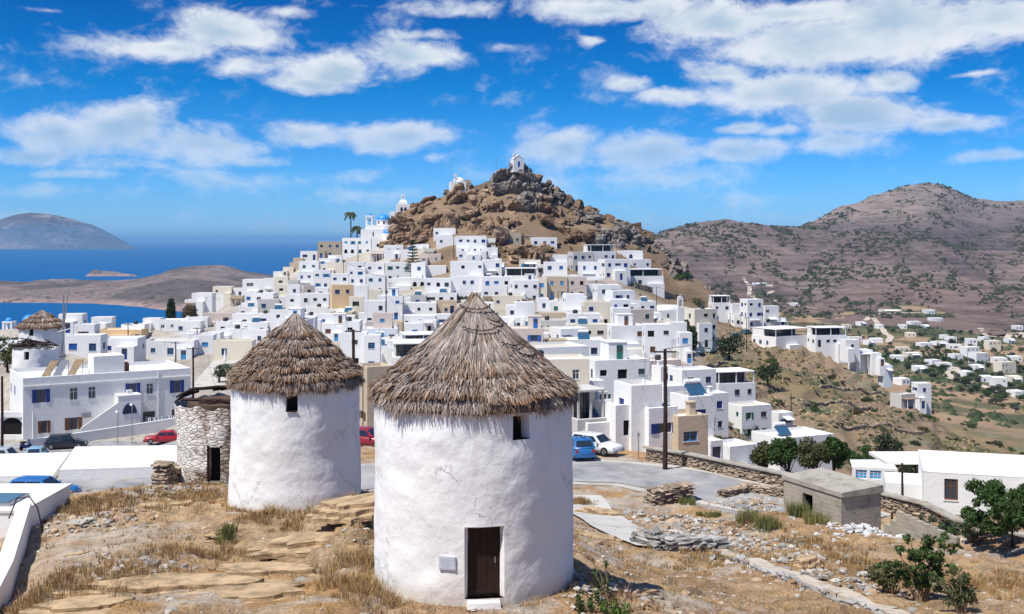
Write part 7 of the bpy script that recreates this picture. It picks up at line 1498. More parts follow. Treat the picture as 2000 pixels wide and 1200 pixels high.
# shrubs scattered on the dry spur
rn = random.Random(5); SPUR = [(1410, 720), (1480, 690), (1560, 700), (1640, 735), (1740, 775), (1830, 800), (1930, 850), (2040, 900), (2040, 960), (1850, 890), (1700, 880), (1560, 820), (1450, 790)]
n_ = 0; tr_ = 0
while n_ < 120 and tr_ < 3000:
    tr_ += 1; px_, py_ = rn.uniform(1400, 2040), rn.uniform(690, 900)
    if not inpoly(px_, py_, SPUR): continue
    d_ = hit(px_, py_, 0, 100)
    if d_ is None or not free((px_-1000)/F*d_, d_, 1.0): continue
    w_ = rn.choice([10, 13, 16, 20, 26, 34]); lm_ = rn.choice(['olive', 'grey', 'green', 'dark', 'olive', 'brown']); shrub(px_, py_, w_, lm_, '%s %s scrub bush %s' % ('small' if w_ < 15 else 'medium' if w_ < 25 else 'large', {'olive': 'olive', 'grey': 'grey-green', 'green': 'green', 'dark': 'dark green', 'brown': 'brownish'}[lm_], 'on the left flank of the dry spur' if px_ < 1560 else 'on the middle of the dry spur' if px_ < 1720 else 'on the spur above the big white house' if px_ < 1880 else 'on the far right slope of the spur'), 'scrub bushes on the dry spur', rn.uniform(.7, 1.1), d_); n_ += 1
# shrubs around the hill and among town houses
n_ = 0; tr_ = 0
while n_ < 34 and tr_ < 900:
    tr_ += 1; px_, py_ = rn.uniform(960, 1400), rn.uniform(455, 700); d_ = hit(px_, py_, 0, 200)
    if d_ is None or not free((px_-1000)/F*d_, d_, 1.2): continue
    shrub(px_, py_, rn.uniform(7, 16), lm_ := rn.choice(['olive', 'green', 'dark']), '%s garden bush %s' % ({'olive': 'small olive', 'green': 'small green', 'dark': 'small dark green'}[lm_], 'among the upper houses under the rocky hill' if py_ < 560 else 'among the middle houses of the town' if py_ < 640 else 'among the lower houses of the town'), 'bushes between the town houses', .9, d_); n_ += 1
# valley trees
n_ = 0; tr_ = 0; VAL = [(1640, 650), (1700, 640), (1800, 640), (2040, 650), (2040, 830), (1930, 790), (1830, 765), (1760, 730), (1700, 700)]
while n_ < 260 and tr_ < 5000:
    tr_ += 1; px_, py_ = rn.uniform(1640, 2040), rn.uniform(622, 830)
    if not inpoly(px_, py_, VAL) or vn(np.array([px_*.03]), np.array([py_*.07]))[0] < -.15: continue
    d_ = hit(px_, py_, 0, 360)
    if d_ is None or not free((px_-1000)/F*d_, d_, 2): continue
    tree(px_, py_, rn.uniform(9, 20)*(py_-500)/200, lm_ := rn.choice(['green', 'dark', 'grey', 'olive']), '%s %s' % ({'olive': 'olive-toned tree', 'green': 'green tree', 'dark': 'dark green tree', 'grey': 'grey-green tree'}[lm_], ('on the far edge of the valley floor' if py_ < 665 else 'among the valley houses, left of the orchard rows' if px_ < 1795 and py_ < 730 else 'around the orchard rows on the valley floor' if px_ < 1890 and py_ < 730 else 'among the valley houses at the right edge' if py_ < 730 else 'on the near valley floor below the houses' if py_ < 775 else 'in the near fields right of the spur')), 'trees on the valley floor', rn.uniform(.7, 1.0), d_); n_ += 1
# orchard rows
for r_i in range(7):
    for c_i in range(6):
        px_ = 1800+r_i*11+c_i*2.2; py_ = 689+c_i*3.2; d_ = hit(px_, py_, 0, 360)
        if d_: tree(px_, py_, 7.5, 'dark', 'one clipped tree in the regular orchard rows on the valley floor', 'orchard trees in rows', .8, d_)
# scrub on the far hills: one mass
def scrubmass(name, fn, n, size, col, seed):
    rng = np.random.default_rng(seed); oc = np.array([(1, 0, 0), (0, 1, 0), (-1, 0, 0), (0, -1, 0), (0, 0, .7), (0, 0, -.5)], float); of = np.array([(0, 1, 4), (1, 2, 4), (2, 3, 4), (3, 0, 4)])
    P_, S_ = fn(rng, n); n = len(P_); S_ = S_*size*rng.lognormal(0, .4, n)
    V_ = (oc[None]*S_[:, None, None]*rng.uniform(.6, 1.3, (n, 6, 3))+P_[:, None]).reshape(-1, 3); F_ = (of[None]+np.arange(n)[:, None, None]*6).reshape(-1, 3)
    m_ = mat(name+'_leaf', col, .95, .05, var=.2, scale=.05, island=.4); tag(link(name, npmesh(name, V_, F_, [m_])), kind='stuff')
def onmount(rng, n):
    p_, q_, hh_ = MG; i = rng.integers(int((1180-p_[0])/4), int((2100-p_[0])/4), n); j = rng.integers(14, np.searchsorted(q_, 2010), n); z = hh_[j, i]; px_ = p_[i]+rng.uniform(-2, 2, n); d_ = q_[j]+rng.uniform(-4, 4, n)
    k_ = (vn(px_*.02, d_*.01, 0, 7)+vn(px_*.07, d_*.03, 0, 8)*.9+vn(px_*.2, d_*.08, 0, 18)*.6) > .15; return np.stack([(px_-1000)/F*d_, d_, z], 1)[k_], np.ones(k_.sum())
scrubmass('mountain_scrub', onmount, 30000, 1.7, (.045, .05, .03), 3)
def onspur(rng, n):
    o_ = []
    while len(o_) < n:
        px_ = rng.uniform(1380, 2060); d_ = rng.uniform(150, 345); z = hz_pd(px_, d_); py_ = HY-z/d_*F
        if vn(np.array([px_*.02]), np.array([d_*.06]), 0, 9)[0] < -.25 or not free((px_-1000)/F*d_, d_, .8): continue
        o_.append(((px_-1000)/F*d_, d_, z))
    return np.array(o_), np.ones(len(o_))
scrubmass('spur_scrub', onspur, 3200, .42, (.085, .085, .045), 4); scrubmass('spur_dry_grass', onspur, 3000, .34, (.30, .21, .11), 6)
def onvalley(rng, n):
    px_ = rng.uniform(1500, 2100, n); d_ = rng.uniform(430, 950, n); k_ = vn(px_*.03, d_*.012, 0, 12)+.5*vn(px_*.1, d_*.04, 0, 13) > .05; px_, d_ = px_[k_], d_[k_]
    return np.stack([(px_-1000)/F*d_, d_, hzv(px_, d_)], 1), np.ones(len(px_))
scrubmass('valley_scrub', onvalley, 5200, 1.5, (.05, .065, .032), 5)

# ------------------------------------------------------------------ near ground: stones, rubble, straw
rng = np.random.default_rng(17)
def near_pts(n, dmin, dmax, pxa, pxb, dens=None):
    out_ = []
    while len(out_) < n:
        px_ = rng.uniform(pxa, pxb); d_ = math.sqrt(rng.uniform(dmin**2, dmax**2)); x_ = (px_-1000)/F*d_
        if any(math.hypot(x_-mx, d_-my) < mr+.12 for mx, my, mr, mz in MILLS): continue
        if min(seg_dist(np.array([x_]), np.array([d_]), ROAD)) < 3.3 or min(seg_dist(np.array([x_]), np.array([d_]), LANE)) < 1.4: continue
        if dens is not None and rng.random() > dens(x_, d_, px_): continue
        out_.append((x_, d_, gz(x_, d_)))
    return np.array(out_)
tones = np.array([(.46, .42, .36), (.38, .36, .33), (.40, .30, .20), (.30, .29, .27), (.50, .47, .42), (.36, .25, .16)])
def dst(x, d, px): 
    v = .25+.75*(vn(np.array([x*.35]), np.array([d*.35]), 0, 4)[0] > .0)
    if px > 1180: v = .35+.65*(vn(np.array([x*.5]), np.array([d*.5]), 0, 5)[0] > -.1)
    return v
P_ = near_pts(4800, 22, 60, -80, 2080, dst); sz = rng.lognormal(-2.45, .55, len(P_)).clip(.035, .55)
v2, f2_, c2_ = scatter_rocks(P_, sz, rng, .35, 0, colr=[tones[rng.integers(0, 6)]*rng.uniform(.8, 1.15) for _ in P_], rot=1)
PEB = mat('loose_stone', (.4, .36, .3), .92, .08, var=.25, scale=6, attr='tone')
tag(link('rubble', npmesh('rubble', v2, f2_, [PEB], False, col=c2_)), kind='stuff')
# denser rubble banks on the right
def bank(cpx, cpy, r_, n, smin, seed_):
    c_ = ground_pt(cpx, cpy); q = rng.normal(0, 1, (n, 2))*np.array([r_, r_*.8]); o_ = np.array([(c_.x+a, c_.y+b, gz(c_.x+a, c_.y+b)+max(0, .22-.1*math.hypot(a, b)/r_)*rng.random()) for a, b in q]); return o_
BK = [(1330, 1020, 1.4, 420), (1300, 1045, 1.2, 300), (1450, 1065, 2.2, 520), (1560, 1090, 1.6, 320), (1480, 990, 1.3, 360), (1390, 1045, 1.4, 300), (1260, 1010, .9, 160), (1640, 1130, 1.5, 160), (330, 960, 1.2, 160), (1180, 1160, 1.2, 140), (200, 1020, 1.5, 120), (230, 1110, 1.0, 120), (1680, 1035, .8, 200)]
P_ = np.concatenate([bank(a, b, c_, n_, 0, 0) for a, b, c_, n_ in BK]); sz = rng.lognormal(-1.75, .45, len(P_)).clip(.08, .6)
tw_ = [np.array((.55, .55, .54)) if i >= len(P_)-200 else tones[rng.integers(0, 6)]*rng.uniform(.8, 1.15) for i in range(len(P_))]
v2, f2_, c2_ = scatter_rocks(P_, sz, rng, .45, 0, colr=tw_, rot=1)
tag(link('rubble', npmesh('rubble', v2, f2_, [PEB], False, col=c2_)), kind='stuff')
# larger rocks that stand out
SLABM = mat('schist_slab', (.45, .325, .195), .92, .08, var=.4, scale=1.6, bump=.05, bscale=7)
t = NT(SLABM.node_tree); b_ = [n for n in t.n if n.type == 'BSDF_PRINCIPLED'][0]; Pn = t.n.new('ShaderNodeNewGeometry').outputs['Position']
st2 = t.noise(t.vmath('MULTIPLY', Pn, (1.2, 1.2, 9.0)), 1.0, 6, .65, .5); cc_ = b_.inputs['Base Color'].links[0].from_socket
t.l.new(t.mix(1.0, cc_, t.ramp(st2, [(.34, .6), (.5, 1.0), (.68, 1.15)]), 'MULTIPLY'), b_.inputs['Base Color']); t.l.new(t.bump(st2, 1.0, .12), b_.inputs['Normal'])
def outcrop(px_, py_, wpx, hm, label, seed, yaw=0.0, flat=.5, dip=.12, d_=None):
    """a shelf of layered schist: stacked, slightly shifted, eroded sheets"""
    g_ = ground_pt(px_, py_, d_); L = wpx/F*g_.y/2; rg = random.Random(seed); V_, F_ = [], []; k = 0; nl = max(2, int(hm/.13)); M = 44
    for l in range(nl):
        z0 = l*hm/nl; sc_ = 1-.62*(l/nl)**1.5; ox_, oy_ = rg.uniform(-.07, .07)*L, (l/nl)*L*.22+rg.uniform(-.04, .04)*L; ring = []
        for zz_ in (z0-.02, z0+hm/nl*.82, z0+hm/nl*.97):
            for j in range(M):
                a = 2*math.pi*j/M; r_ = 1+.30*vn(np.array([math.cos(a)*2+l*.35]), np.array([math.sin(a)*2+seed]), 0, seed)[0]+.16*vn(np.array([math.cos(a)*5+l*1.9]), np.array([math.sin(a)*6]), 0, seed+1)[0]
                r_ *= (.93 if zz_ > z0+hm/nl*.9 else 1.0); x, y = ox_+r_*sc_*L*math.cos(a), oy_+r_*sc_*L*flat*math.sin(a); V_.append((x, y, zz_+x*dip-y*.05))
        for rr_ in (0, 1):
            for j in range(M): F_.append((k+rr_*M+j, k+rr_*M+(j+1) % M, k+(rr_+1)*M+(j+1) % M, k+(rr_+1)*M+j))
        V_.append((ox_, oy_, z0+hm/nl+ox_*dip)); k2_ = k+3*M
        for j in range(M): F_.append((k+2*M+j, k+2*M+(j+1) % M, k2_))
        k += 3*M+1
    me = bpy.data.meshes.new('rock_outcrop'); me.from_pydata(V_, [], F_); me.materials.append(SLABM); me.update()
    return tag(link('rock_outcrop', me, None, (g_.x, g_.y, g_.z-.13), (0, 0, yaw)), label, 'rock', 'layered rock outcrops on the knoll')
outcrop(690, 1005, 190, .50, 'largest layered tan rock shelf, between the two thatched windmills', 1, .15, .8, .10)
outcrop(330, 1150, 420, .30, 'long low banded rock shelf in the dry grass at lower left', 2, .05, .35, .03); outcrop(520, 1120, 260, .28, 'flat layered rock left of the nearest windmill base', 3, -.1, .4, .04)
outcrop(630, 1060, 260, .36, 'ribbed rock sheet sloping down from the large rock shelf', 4, .2, .45, .08); outcrop(1180, 1010, 110, .42, 'layered orange-brown rock ledge right of the nearest windmill, above its shadow', 5, -.3, .6, -.1)
outcrop(1160, 1050, 100, .2, 'grey slab rock at the edge of the windmill shadow', 6, -.2, .6, -.05); outcrop(1578, 1110, 62, .5, 'small stacked tan boulder beside the concrete-topped low wall', 7, .4, .7, .12)
outcrop(330, 990, 160, .28, 'low weathered rock in front of the roofless stone windmill', 8, 0, .4, .05); outcrop(480, 1165, 300, .26, 'broad ochre rock sheet at the bottom, between the banded shelf and nearest windmill', 21, .08, .45, .04); outcrop(180, 1185, 220, .2, 'ochre rock sheet in the bottom left corner', 22, .1, .5, .03); outcrop(150, 1085, 60, .16, 'dark little rock ledge near the white parapet wall', 9, .3, .5, .1); outcrop(1230, 1150, 90, .08, 'pale flat stone slab below the windmill shadow', 10, .2, .7, .0)
outcrop(620, 1180, 90, .07, 'pale rock patch at the bottom, left of the nearest windmill', 12, .1, .5, 0); outcrop(450, 1040, 100, .1, 'half-buried rock in the pale path below the second windmill', 13, .1, .4, .02)
sl_ = MB(); 
for (px_, py_, w_, h_) in ((108, 1015, .55, .35), (150, 1025, .35, .25)):
    g_ = ground_pt(px_, py_); sl_ = MB(); sl_.add([(-w_, -h_, .03), (w_*.9, -h_*.9, .05), (w_, h_, .12), (-w_*.8, h_*1.1, .1), (-w_, -h_, .08), (w_*.9, -h_*.9, .10), (w_, h_, .17), (-w_*.8, h_*1.1, .15)], [(0, 1, 5, 4), (1, 2, 6, 5), (2, 3, 7, 6), (3, 0, 4, 7), (4, 5, 6, 7), (3, 2, 1, 0)])
    tag(sl_.build('stone_slab', CONC, loc=(g_.x, g_.y, g_.z)), 'larger broken grey slab lying by the white parapet' if w_ > .5 else 'smaller broken grey slab lying by the white parapet', 'slab')
# straw tufts
def tufts(name, P_, hgt, nb, col, seed, kind='stuff', spread=.12, lean=.5, bw=.006, label=None, cat=None, grp=None):
    rng = np.random.default_rng(seed); n = len(P_)*nb; c_ = np.repeat(P_, nb, 0); hh_ = np.repeat(hgt, nb)*rng.uniform(.45, 1.15, n); a = rng.uniform(0, 6.28, n); l_ = rng.uniform(0, lean, n)*hh_
    sp = np.repeat(hgt, nb)*spread*2*rng.random(n)**.5; b0 = c_+np.stack([np.cos(a)*sp, np.sin(a)*sp, -.02*np.ones(n)], 1); dr = np.stack([np.cos(a+rng.normal(0, .5, n)), np.sin(a+rng.normal(0, .5, n)), np.zeros(n)], 1)
    mid = b0+dr*(l_*.4)[:, None]+np.stack([0*a, 0*a, hh_*.6], 1); tip = b0+dr*l_[:, None]+np.stack([0*a, 0*a, hh_], 1); sd = np.stack([-np.sin(a*3), np.cos(a*3), 0*a], 1)*bw*(.6+rng.random(n))[:, None]*np.clip(c_[:, 1]/30, .8, 2.2)[:, None]
    V_ = np.stack([b0-sd, b0+sd, mid-sd*.8, mid+sd*.8, tip-sd*.15, tip+sd*.15], 1).reshape(-1, 3); i0 = np.arange(n)[:, None]*6; F_ = np.concatenate([i0+np.array([0, 1, 3, 2]), i0+np.array([2, 3, 5, 4])])
    cl = np.repeat(np.array(col)[rng.integers(0, len(col), len(P_))], nb, 0)*rng.uniform(.6, 1.3, n)[:, None]; cl = np.repeat(cl, 6, 0)
    o_ = link(name, npmesh(name, V_, F_, [GRM], False, col=np.clip(cl, 0, 1)))
    return tag(o_, label, cat, grp, kind) if kind else tag(o_, label, cat, grp)
GRM = mat('dry_grass_blade', (.4, .28, .12), .85, .1, var=0, attr='tone')
strawc = [(.44, .29, .12), (.38, .25, .12), (.50, .36, .19), (.33, .19, .09), (.30, .24, .14)]
def dg_(x, d, px): 
    v = vn(np.array([x*.45]), np.array([d*.45]), 0, 14)[0]*.6+vn(np.array([x*1.6]), np.array([d*1.6]), 0, 15)[0]*.5
    return 1.0 if v > .12 else (.28 if v > -.15 else .03)
P_ = near_pts(2600, 22, 58, -80, 2080, dg_); tufts('dry_grass', P_, rng.uniform(.05, .20, len(P_)), 16, strawc, 21, spread=.5, lean=.9)
P_ = np.concatenate([bank(a, b, c_, n_, 0, 0) for a, b, c_, n_ in ((140, 1150, 1.1, 120), (60, 1180, .8, 90), (250, 1120, .9, 60), (330, 1085, 1.0, 60), (590, 1030, .5, 50), (520, 1010, .6, 50), (700, 1100, .6, 120), (690, 1150, .5, 100), (740, 1195, .6, 50), (1240, 1190, .7, 30), (430, 1095, .5, 40), (1420, 1100, 1.5, 90), (1700, 1120, 1.4, 160), (1900, 1150, 1.6, 180), (1600, 1070, 1.2, 90), (1450, 1030, .7, 50), (1130, 985, .4, 60), (250, 985, 2.2, 200), (400, 975, 1.2, 90), (160, 990, .8, 60), (700, 990, .4, 30))])
P_ = np.array([p for p in P_ if not any(math.hypot(p[0]-mx, p[1]-my) < mr+.1 for mx, my, mr, mz in MILLS)]); tufts('dry_grass', P_, rng.uniform(.12, .34, len(P_)), 26, strawc, 22, spread=.3, lean=.7)
# grass standing close against the mills' feet
P_ = []
for (mx, my, mr, mz) in MILLS:
    for i in range(150):
        a = rng.uniform(-2.2, 2.2); r_ = mr+rng.uniform(.05, .35); x, y = mx+r_*math.sin(a), my-r_*math.cos(a); P_.append((x, y, gz(x, y)))
tufts('dry_grass', np.array(P_), rng.uniform(.04, .2, len(P_)), 14, strawc, 23, spread=.5, lean=.9)
# green-yellow bushes among the rubble
for i, (px_, py_, hm) in enumerate(((1465, 1020, .6), (1500, 1035, .65), (1390, 1010, .3), (1562, 1010, .7), (1590, 1022, .5), (445, 1050, .35), (1340, 985, .4))):
    g_ = ground_pt(px_, py_); Q = np.array([(g_.x+rng.normal(0, .25), g_.y+rng.normal(0, .2), 0) for _ in range(14)]); Q[:, 2] = [gz(a, b) for a, b, _ in Q]
    tufts('broom_bush', Q, np.full(14, hm), 60, [(.20, .20, .07), (.28, .26, .10), (.16, .17, .07)], 30+i, kind=None, spread=.25, lean=.5, label=['wispy green broom bush among the rubble, left of its tallest twin', 'tallest wispy broom bush among the rubble', 'low broom tuft near the thick wall stump', 'yellow-green broom bush left of the hut doorway', 'yellow-green broom bush right at the hut doorway', 'round olive tuft on the path below the second windmill', 'dry grey bush beside the thick stone wall stump'][i], cat='bush', grp='broom bushes on the rubble')
# castor-like bush at lower right
def leafy(name, label, cat, px_, py_, hm, wm, nst, nl, ls, lm, seed, d_=None, lean=0):
    g_ = ground_pt(px_, py_, d_); r = thing(name, label, cat, (g_.x, g_.y, g_.z)); rg = random.Random(seed); m = MB(); bl = []
    for i in range(nst):
        a = rg.uniform(0, 6.28); q = wm*rg.random()**.6; h_ = hm*rg.uniform(.45, 1.0); e = (q*math.cos(a)+lean*h_, q*math.sin(a)*.6, h_); m.tube([(e[0]*.1, e[1]*.1, -.1), (e[0]*.45, e[1]*.4, h_*.55), e], [.03, .02, .008], 5)
        for k_ in range(3):
            f_ = rg.uniform(.45, 1.05); bl.append((e[0]*f_+rg.uniform(-.2, .2)*wm, e[1]*f_+rg.uniform(-.2, .2), h_*f_, .17*wm*rg.uniform(.6, 1.3), .16, .13*rg.uniform(.6, 1.3)))
    m.build('stems', REED, r); V_, F_ = leaves(bl, nl, ls, seed, shell=.2); link('foliage', npmesh('foliage', V_, F_, [LG[lm]]), r); return r
leafy('leafy_bush', 'leafy green bush with pale stems in the dry grass at lower right', 'bush', 1800, 1175, 2.3, 1.25, 22, 2600, .075, 'green', 1); leafy('leafy_bush', 'lower yellowish bush beside the leafy bush with pale stems', 'bush', 1740, 1160, 1.1, .9, 16, 1500, .06, 'olive', 2); leafy('leafy_bush', 'dark bush spreading at the very bottom right corner', 'bush', 1880, 1200, 1.3, 1.0, 16, 1600, .06, 'olive', 3)
leafy('weed', 'thin dry weed with a few green leaves beside the nearest windmill shadow', 'weed', 1190, 1185, 1.3, .45, 7, 260, .045, 'green', 4, lean=-.3); leafy('weed', 'low green weed at the foot of the nearest windmill, right side', 'weed', 1150, 1198, .35, .5, 12, 500, .045, 'green', 5)
leafy('weed', 'small green weed sprawling at the bottom, right of the nearest windmill', 'weed', 1215, 1204, .3, .5, 10, 380, .045, 'bright', 7)
g_ = ground_pt(1965, 1075); bl = [(b[0], b[1], b[2]+.3, b[3], b[4], b[5]) for b in blobset(7, 46, 2.3, 2.7, .98, .17, .62)]; plant('tree', 'large dark-leaved tree at the right edge in front of the big white house', 'tree', None, (g_.x+.3, g_.y, g_.z), bl, 12000, .085, 'green', 7, (.06, .9), shell=.2)
for i, (px_, py_, w_) in enumerate(((1850, 1050, .9), (1900, 1060, .8), (1800, 1045, .6))): leafy('leafy_bush', ['grey-green bush in a row below the big white house, middle one', 'grey-green bush nearest the large right-edge tree', 'grey-green bush at the left end of the row by the broken block wall'][i], 'bush', px_, py_, .9, w_, 14, 1500, .065, 'grey', 40+i)

# ------------------------------------------------------------------ vehicles
TYRE = mat('tyre_rubber', (.02, .02, .02), .9, .1); RIM = mat('wheel_rim', (.35, .35, .37), .35, .5, .7); HLAMP = mat('headlamp_glass', (.6, .62, .65), .15, .7); TLAMP = mat('tail_lamp', (.35, .015, .015), .25, .6); CGL = mat('car_glass', (.02, .03, .04), .08, .8)
def car(label, col, x, y, z, heading, L=4.1, W=1.68, H=1.42, hatch=True, rough=.28, grp='cars parked in the town'):
    """heading: direction of the bonnet, in degrees from +X"""
    P_ = mat('car_paint_%d_%d_%d' % tuple(int(c_*100) for c_ in col), col, rough, .6, var=.06, scale=1); P_.node_tree.nodes['Principled BSDF'].inputs['Coat Weight'].default_value = .5 if 'Principled BSDF' in P_.node_tree.nodes else .5
    r = thing('parked_car', label, 'car', (x, y, z), R(heading), grp); h = L/2; zb = H*.62
    prof = [(-h, .38, .72, .80), (-h+.08, .24, .80, .90), (-h+.5, .20, zb, 1), (-h+.9, .20, zb+.02, 1), (-.3, .20, zb, 1), (.55, .20, zb-.02, 1), (h-1.0, .20, zb-.06, .99), (h-.5, .20, .74, .95), (h-.12, .24, .66, .86), (h, .36, .56, .78)]
    if not hatch: prof[2] = (-h+.5, .20, zb-.06, 1)
    V_, F_ = [], []; sec = [(-1, 0, 0), (-1.0, .5, 0), (-.97, .82, 0), (-.86, 1.0, 0), (-.4, 1.04, 0), (.4, 1.04, 0), (.86, 1.0, 0), (.97, .82, 0), (1.0, .5, 0), (1, 0, 0)]
    for (px_, z0, z1, ww) in prof:
        for (sy, sz_, _) in sec: V_.append((px_, sy*W/2*ww, z0+(z1-z0)*min(sz_, 1.0)+(.02 if sz_ > 1 else 0)))
    nS = len(sec)
    for i in range(len(prof)-1):
        for j in range(nS-1): F_.append((i*nS+j, (i+1)*nS+j, (i+1)*nS+j+1, i*nS+j+1))
        F_.append((i*nS, i*nS+nS-1, (i+1)*nS+nS-1, (i+1)*nS))
    F_.append(tuple(range(nS))); F_.append(tuple((len(prof)-1)*nS+j for j in range(nS))[::-1])
    m = MB(); m.add(V_, F_); 
    a0_, a1_, b0_, b1_ = (-h+.12 if hatch else -h+.75), (-h+.55 if hatch else -h+1.25), h-1.75, h-1.1     # cabin: rear base, rear roof, front roof, front base
    ww, wr = W/2*.95, W/2*.74
    cab = [(a0_, -ww, zb-.03), (b1_, -ww, zb-.05), (b1_, ww, zb-.05), (a0_, ww, zb-.03), (a1_, -wr, H-.03), (b0_, -wr, H-.03), (b0_, wr, H-.03), (a1_, wr, H-.03), (a1_+.3, -wr*.8, H), (b0_-.2, -wr*.8, H), (b0_-.2, wr*.8, H), (a1_+.3, wr*.8, H)]
    m.add(cab, [(0, 1, 5, 4), (1, 2, 6, 5), (2, 3, 7, 6), (3, 0, 4, 7), (4, 5, 9, 8), (5, 6, 10, 9), (6, 7, 11, 10), (7, 4, 8, 11), (8, 9, 10, 11)])
    m.build('body', P_, r, True); bpy.data.objects[r.children[-1].name].data.shade_flat() if False else None
    def panel(q, name, mat_, e=.015):
        q = [Vector(v) for v in q]; n_ = (q[1]-q[0]).cross(q[3]-q[0]).normalized(); c_ = sum(q, Vector())/4
        if n_.dot(c_-Vector((0, 0, H*.6))) < 0: n_ = -n_
        mm = MB(); qq = [c_+(v-c_) for v in q]; mm.add([tuple(v+n_*e) for v in qq]+[tuple(v-n_*.01) for v in qq], [(0, 1, 2, 3), (0, 4, 5, 1), (1, 5, 6, 2), (2, 6, 7, 3), (3, 7, 4, 0)]); return mm.build(name, mat_, r)
    L_ = lambda A, B, s_: tuple(Vector(A).lerp(Vector(B), s_))
    def sub(q, u0, u1, v0, v1): return [L_(L_(q[0], q[1], u0), L_(q[3], q[2], u0), v0), L_(L_(q[0], q[1], u1), L_(q[3], q[2], u1), v0), L_(L_(q[0], q[1], u1), L_(q[3], q[2], u1), v1), L_(L_(q[0], q[1], u0), L_(q[3], q[2], u0), v1)]
    for q in ([cab[0], cab[1], cab[5], cab[4]], [cab[3], cab[2], cab[6], cab[7]]):
        panel(sub(q, .08, .47, .16, .86), 'side_window', CGL); panel(sub(q, .51, .93, .16, .86), 'side_window', CGL)
    panel(sub([cab[1], cab[2], cab[6], cab[5]], .08, .92, .12, .9), 'windscreen', CGL); panel(sub([cab[3], cab[0], cab[4], cab[7]], .1, .9, .2, .88), 'rear_window', CGL)
    for sx in (-h+.72, h-.78):
        for sy in (-1, 1):
            q = MB(); q.M = Matrix.Translation((sx, sy*(W/2-.09), .31)) @ Matrix.Rotation(R(90), 4, 'X'); q.lathe([(.0, -.1), (.29, -.1), (.31, -.06), (.31, .06), (.29, .1), (.0, .1)], 18); wh_ = q.build('wheel', TYRE, r)
            q = MB(); q.M = Matrix.Translation((sx, sy*(W/2+.013), .31)) @ Matrix.Rotation(R(90), 4, 'X'); q.lathe([(.0, -.012), (.19, -.008), (.2, .008), (.0, .012)], 14); q.build('rim', RIM, wh_)
    for sy in (-1, 1):
        q = MB(); q.box(h-.14, h-.035, sy*W*.33-.16, sy*W*.33+.16, .50, .63); q.build('headlight', HLAMP, r)
        q = MB(); q.box(-h-.005, -h+.12, sy*W*.35-.12, sy*W*.35+.10, .62, .80); q.build('tail_light', TLAMP, r)
        q = MB(); q.box(b1_-.35, b1_-.2, sy*(W/2+.06)-.09, sy*(W/2+.06)+.05, zb-.02, zb+.1); q.build('mirror', P_, r)
    q = MB(); q.box(h-.03, h+.04, -W*.40, W*.40, .26, .40); q.box(-h-.04, -h+.03, -W*.40, W*.40, .28, .42); q.build('bumper', METAL if col[0] > .5 else P_, r)
    q = MB(); q.box(h+.03, h+.055, -.24, .24, .30, .40); q.build('number_plate', WHITEP, r)
    return r
def carp(label, col, px_, py_, hd_, d_=None, **k_):
    g_ = ground_pt(px_, py_, d_, 60); return car(label, col, g_.x, g_.y, g_.z+.08, hd_, **k_)
WH_, BK_, RD_ = (.72, .72, .72), (.012, .014, .02), (.40, .01, .02)
carp('black estate car parked before the building with navy shutters', BK_, 130, 873, 12, 119.5, L=4.3, H=1.52); carp('pale blue hatchback seen from behind, left of the black car', (.22, .42, .58), 73, 888, 100, 113, L=3.7, H=1.45)
carp('white car half hidden by the roof edge, right of the black car', WH_, 178, 884, 15, 112, L=3.8); carp('second white car half hidden by the roof edge, nearer the red coupe', WH_, 228, 882, 10, 113, L=3.8)
carp('red coupe parked at the foot of the white boundary wall', RD_, 322, 872, 192, 121, L=4.4, H=1.32, hatch=False); carp('grey van at the far left edge beside the pale blue hatchback', (.42, .46, .50), 2, 905, 0, 108, L=5.0, W=1.9, H=2.2)
carp('blue car on the near road below the white hatch roof', (.03, .14, .38), 82, 958, -3, 61.0, L=3.9, H=1.25)
carp('blue hatchback parked nose-in, left of the white saloon', (.02, .13, .35), 1131, 893, 100, 78.5, L=3.7, H=1.46); carp('white saloon parked beside the blue hatchback at the road edge', WH_, 1163, 889, -38, 80.2, L=4.1, H=1.38)
carp('dark red car parked between the two large windmills', (.28, .015, .03), 718, 866, -20, 83, L=3.9)
for i, (px_, py_, c_, hd_) in enumerate(((1346, 694, WH_, 80), (1368, 692, (.03, .09, .14), 70), (1388, 689, (.3, .38, .42), 60), (1408, 683, WH_, 50), (1438, 662, (.05, .1, .2), 50), (1458, 653, (.03, .12, .13), 45), (1398, 668, (.2, .2, .2), 40))):
    carp(['leftmost parked car on the upper bend, white', 'dark teal car, second in the row on the upper bend', 'grey car, third in the row on the upper bend', 'white car nearest the large bush on the upper bend', 'navy car higher up the lane above the large bush', 'green-blue car topmost on the lane behind the poles', 'small grey car behind the row on the upper bend'][i], c_, px_, py_, hd_, L=4.0)
# scooter by the hotel
g_ = ground_pt(50, 878, 118.5); sc_ = thing('motor_scooter', 'blue motor scooter under a cover between the arch and pale blue hatchback', 'scooter', (g_.x, g_.y, g_.z+.08), R(70))
for sx in (-.6, .6):
    q = MB(); q.M = Matrix.Translation((sx, 0, .28)) @ Matrix.Rotation(R(90), 4, 'X'); q.lathe([(.0, -.05), (.26, -.05), (.28, 0), (.26, .05), (0, .05)], 14); q.build('wheel', TYRE, sc_)
m = MB(); m.tube([(.6, 0, .3), (.5, 0, .8), (.42, 0, 1.1)], .06, 6); m.tube([(.5, 0, .42), (.0, 0, .32), (-.3, 0, .45), (-.75, 0, .6)], [.12, .16, .22, .1], 8); m.build('body', NAVY, sc_); m = MB(); m.tube([(.1, 0, .78), (-.35, 0, .82), (-.7, 0, .86)], [.1, .16, .12], 8); m.build('seat', TANK, sc_)
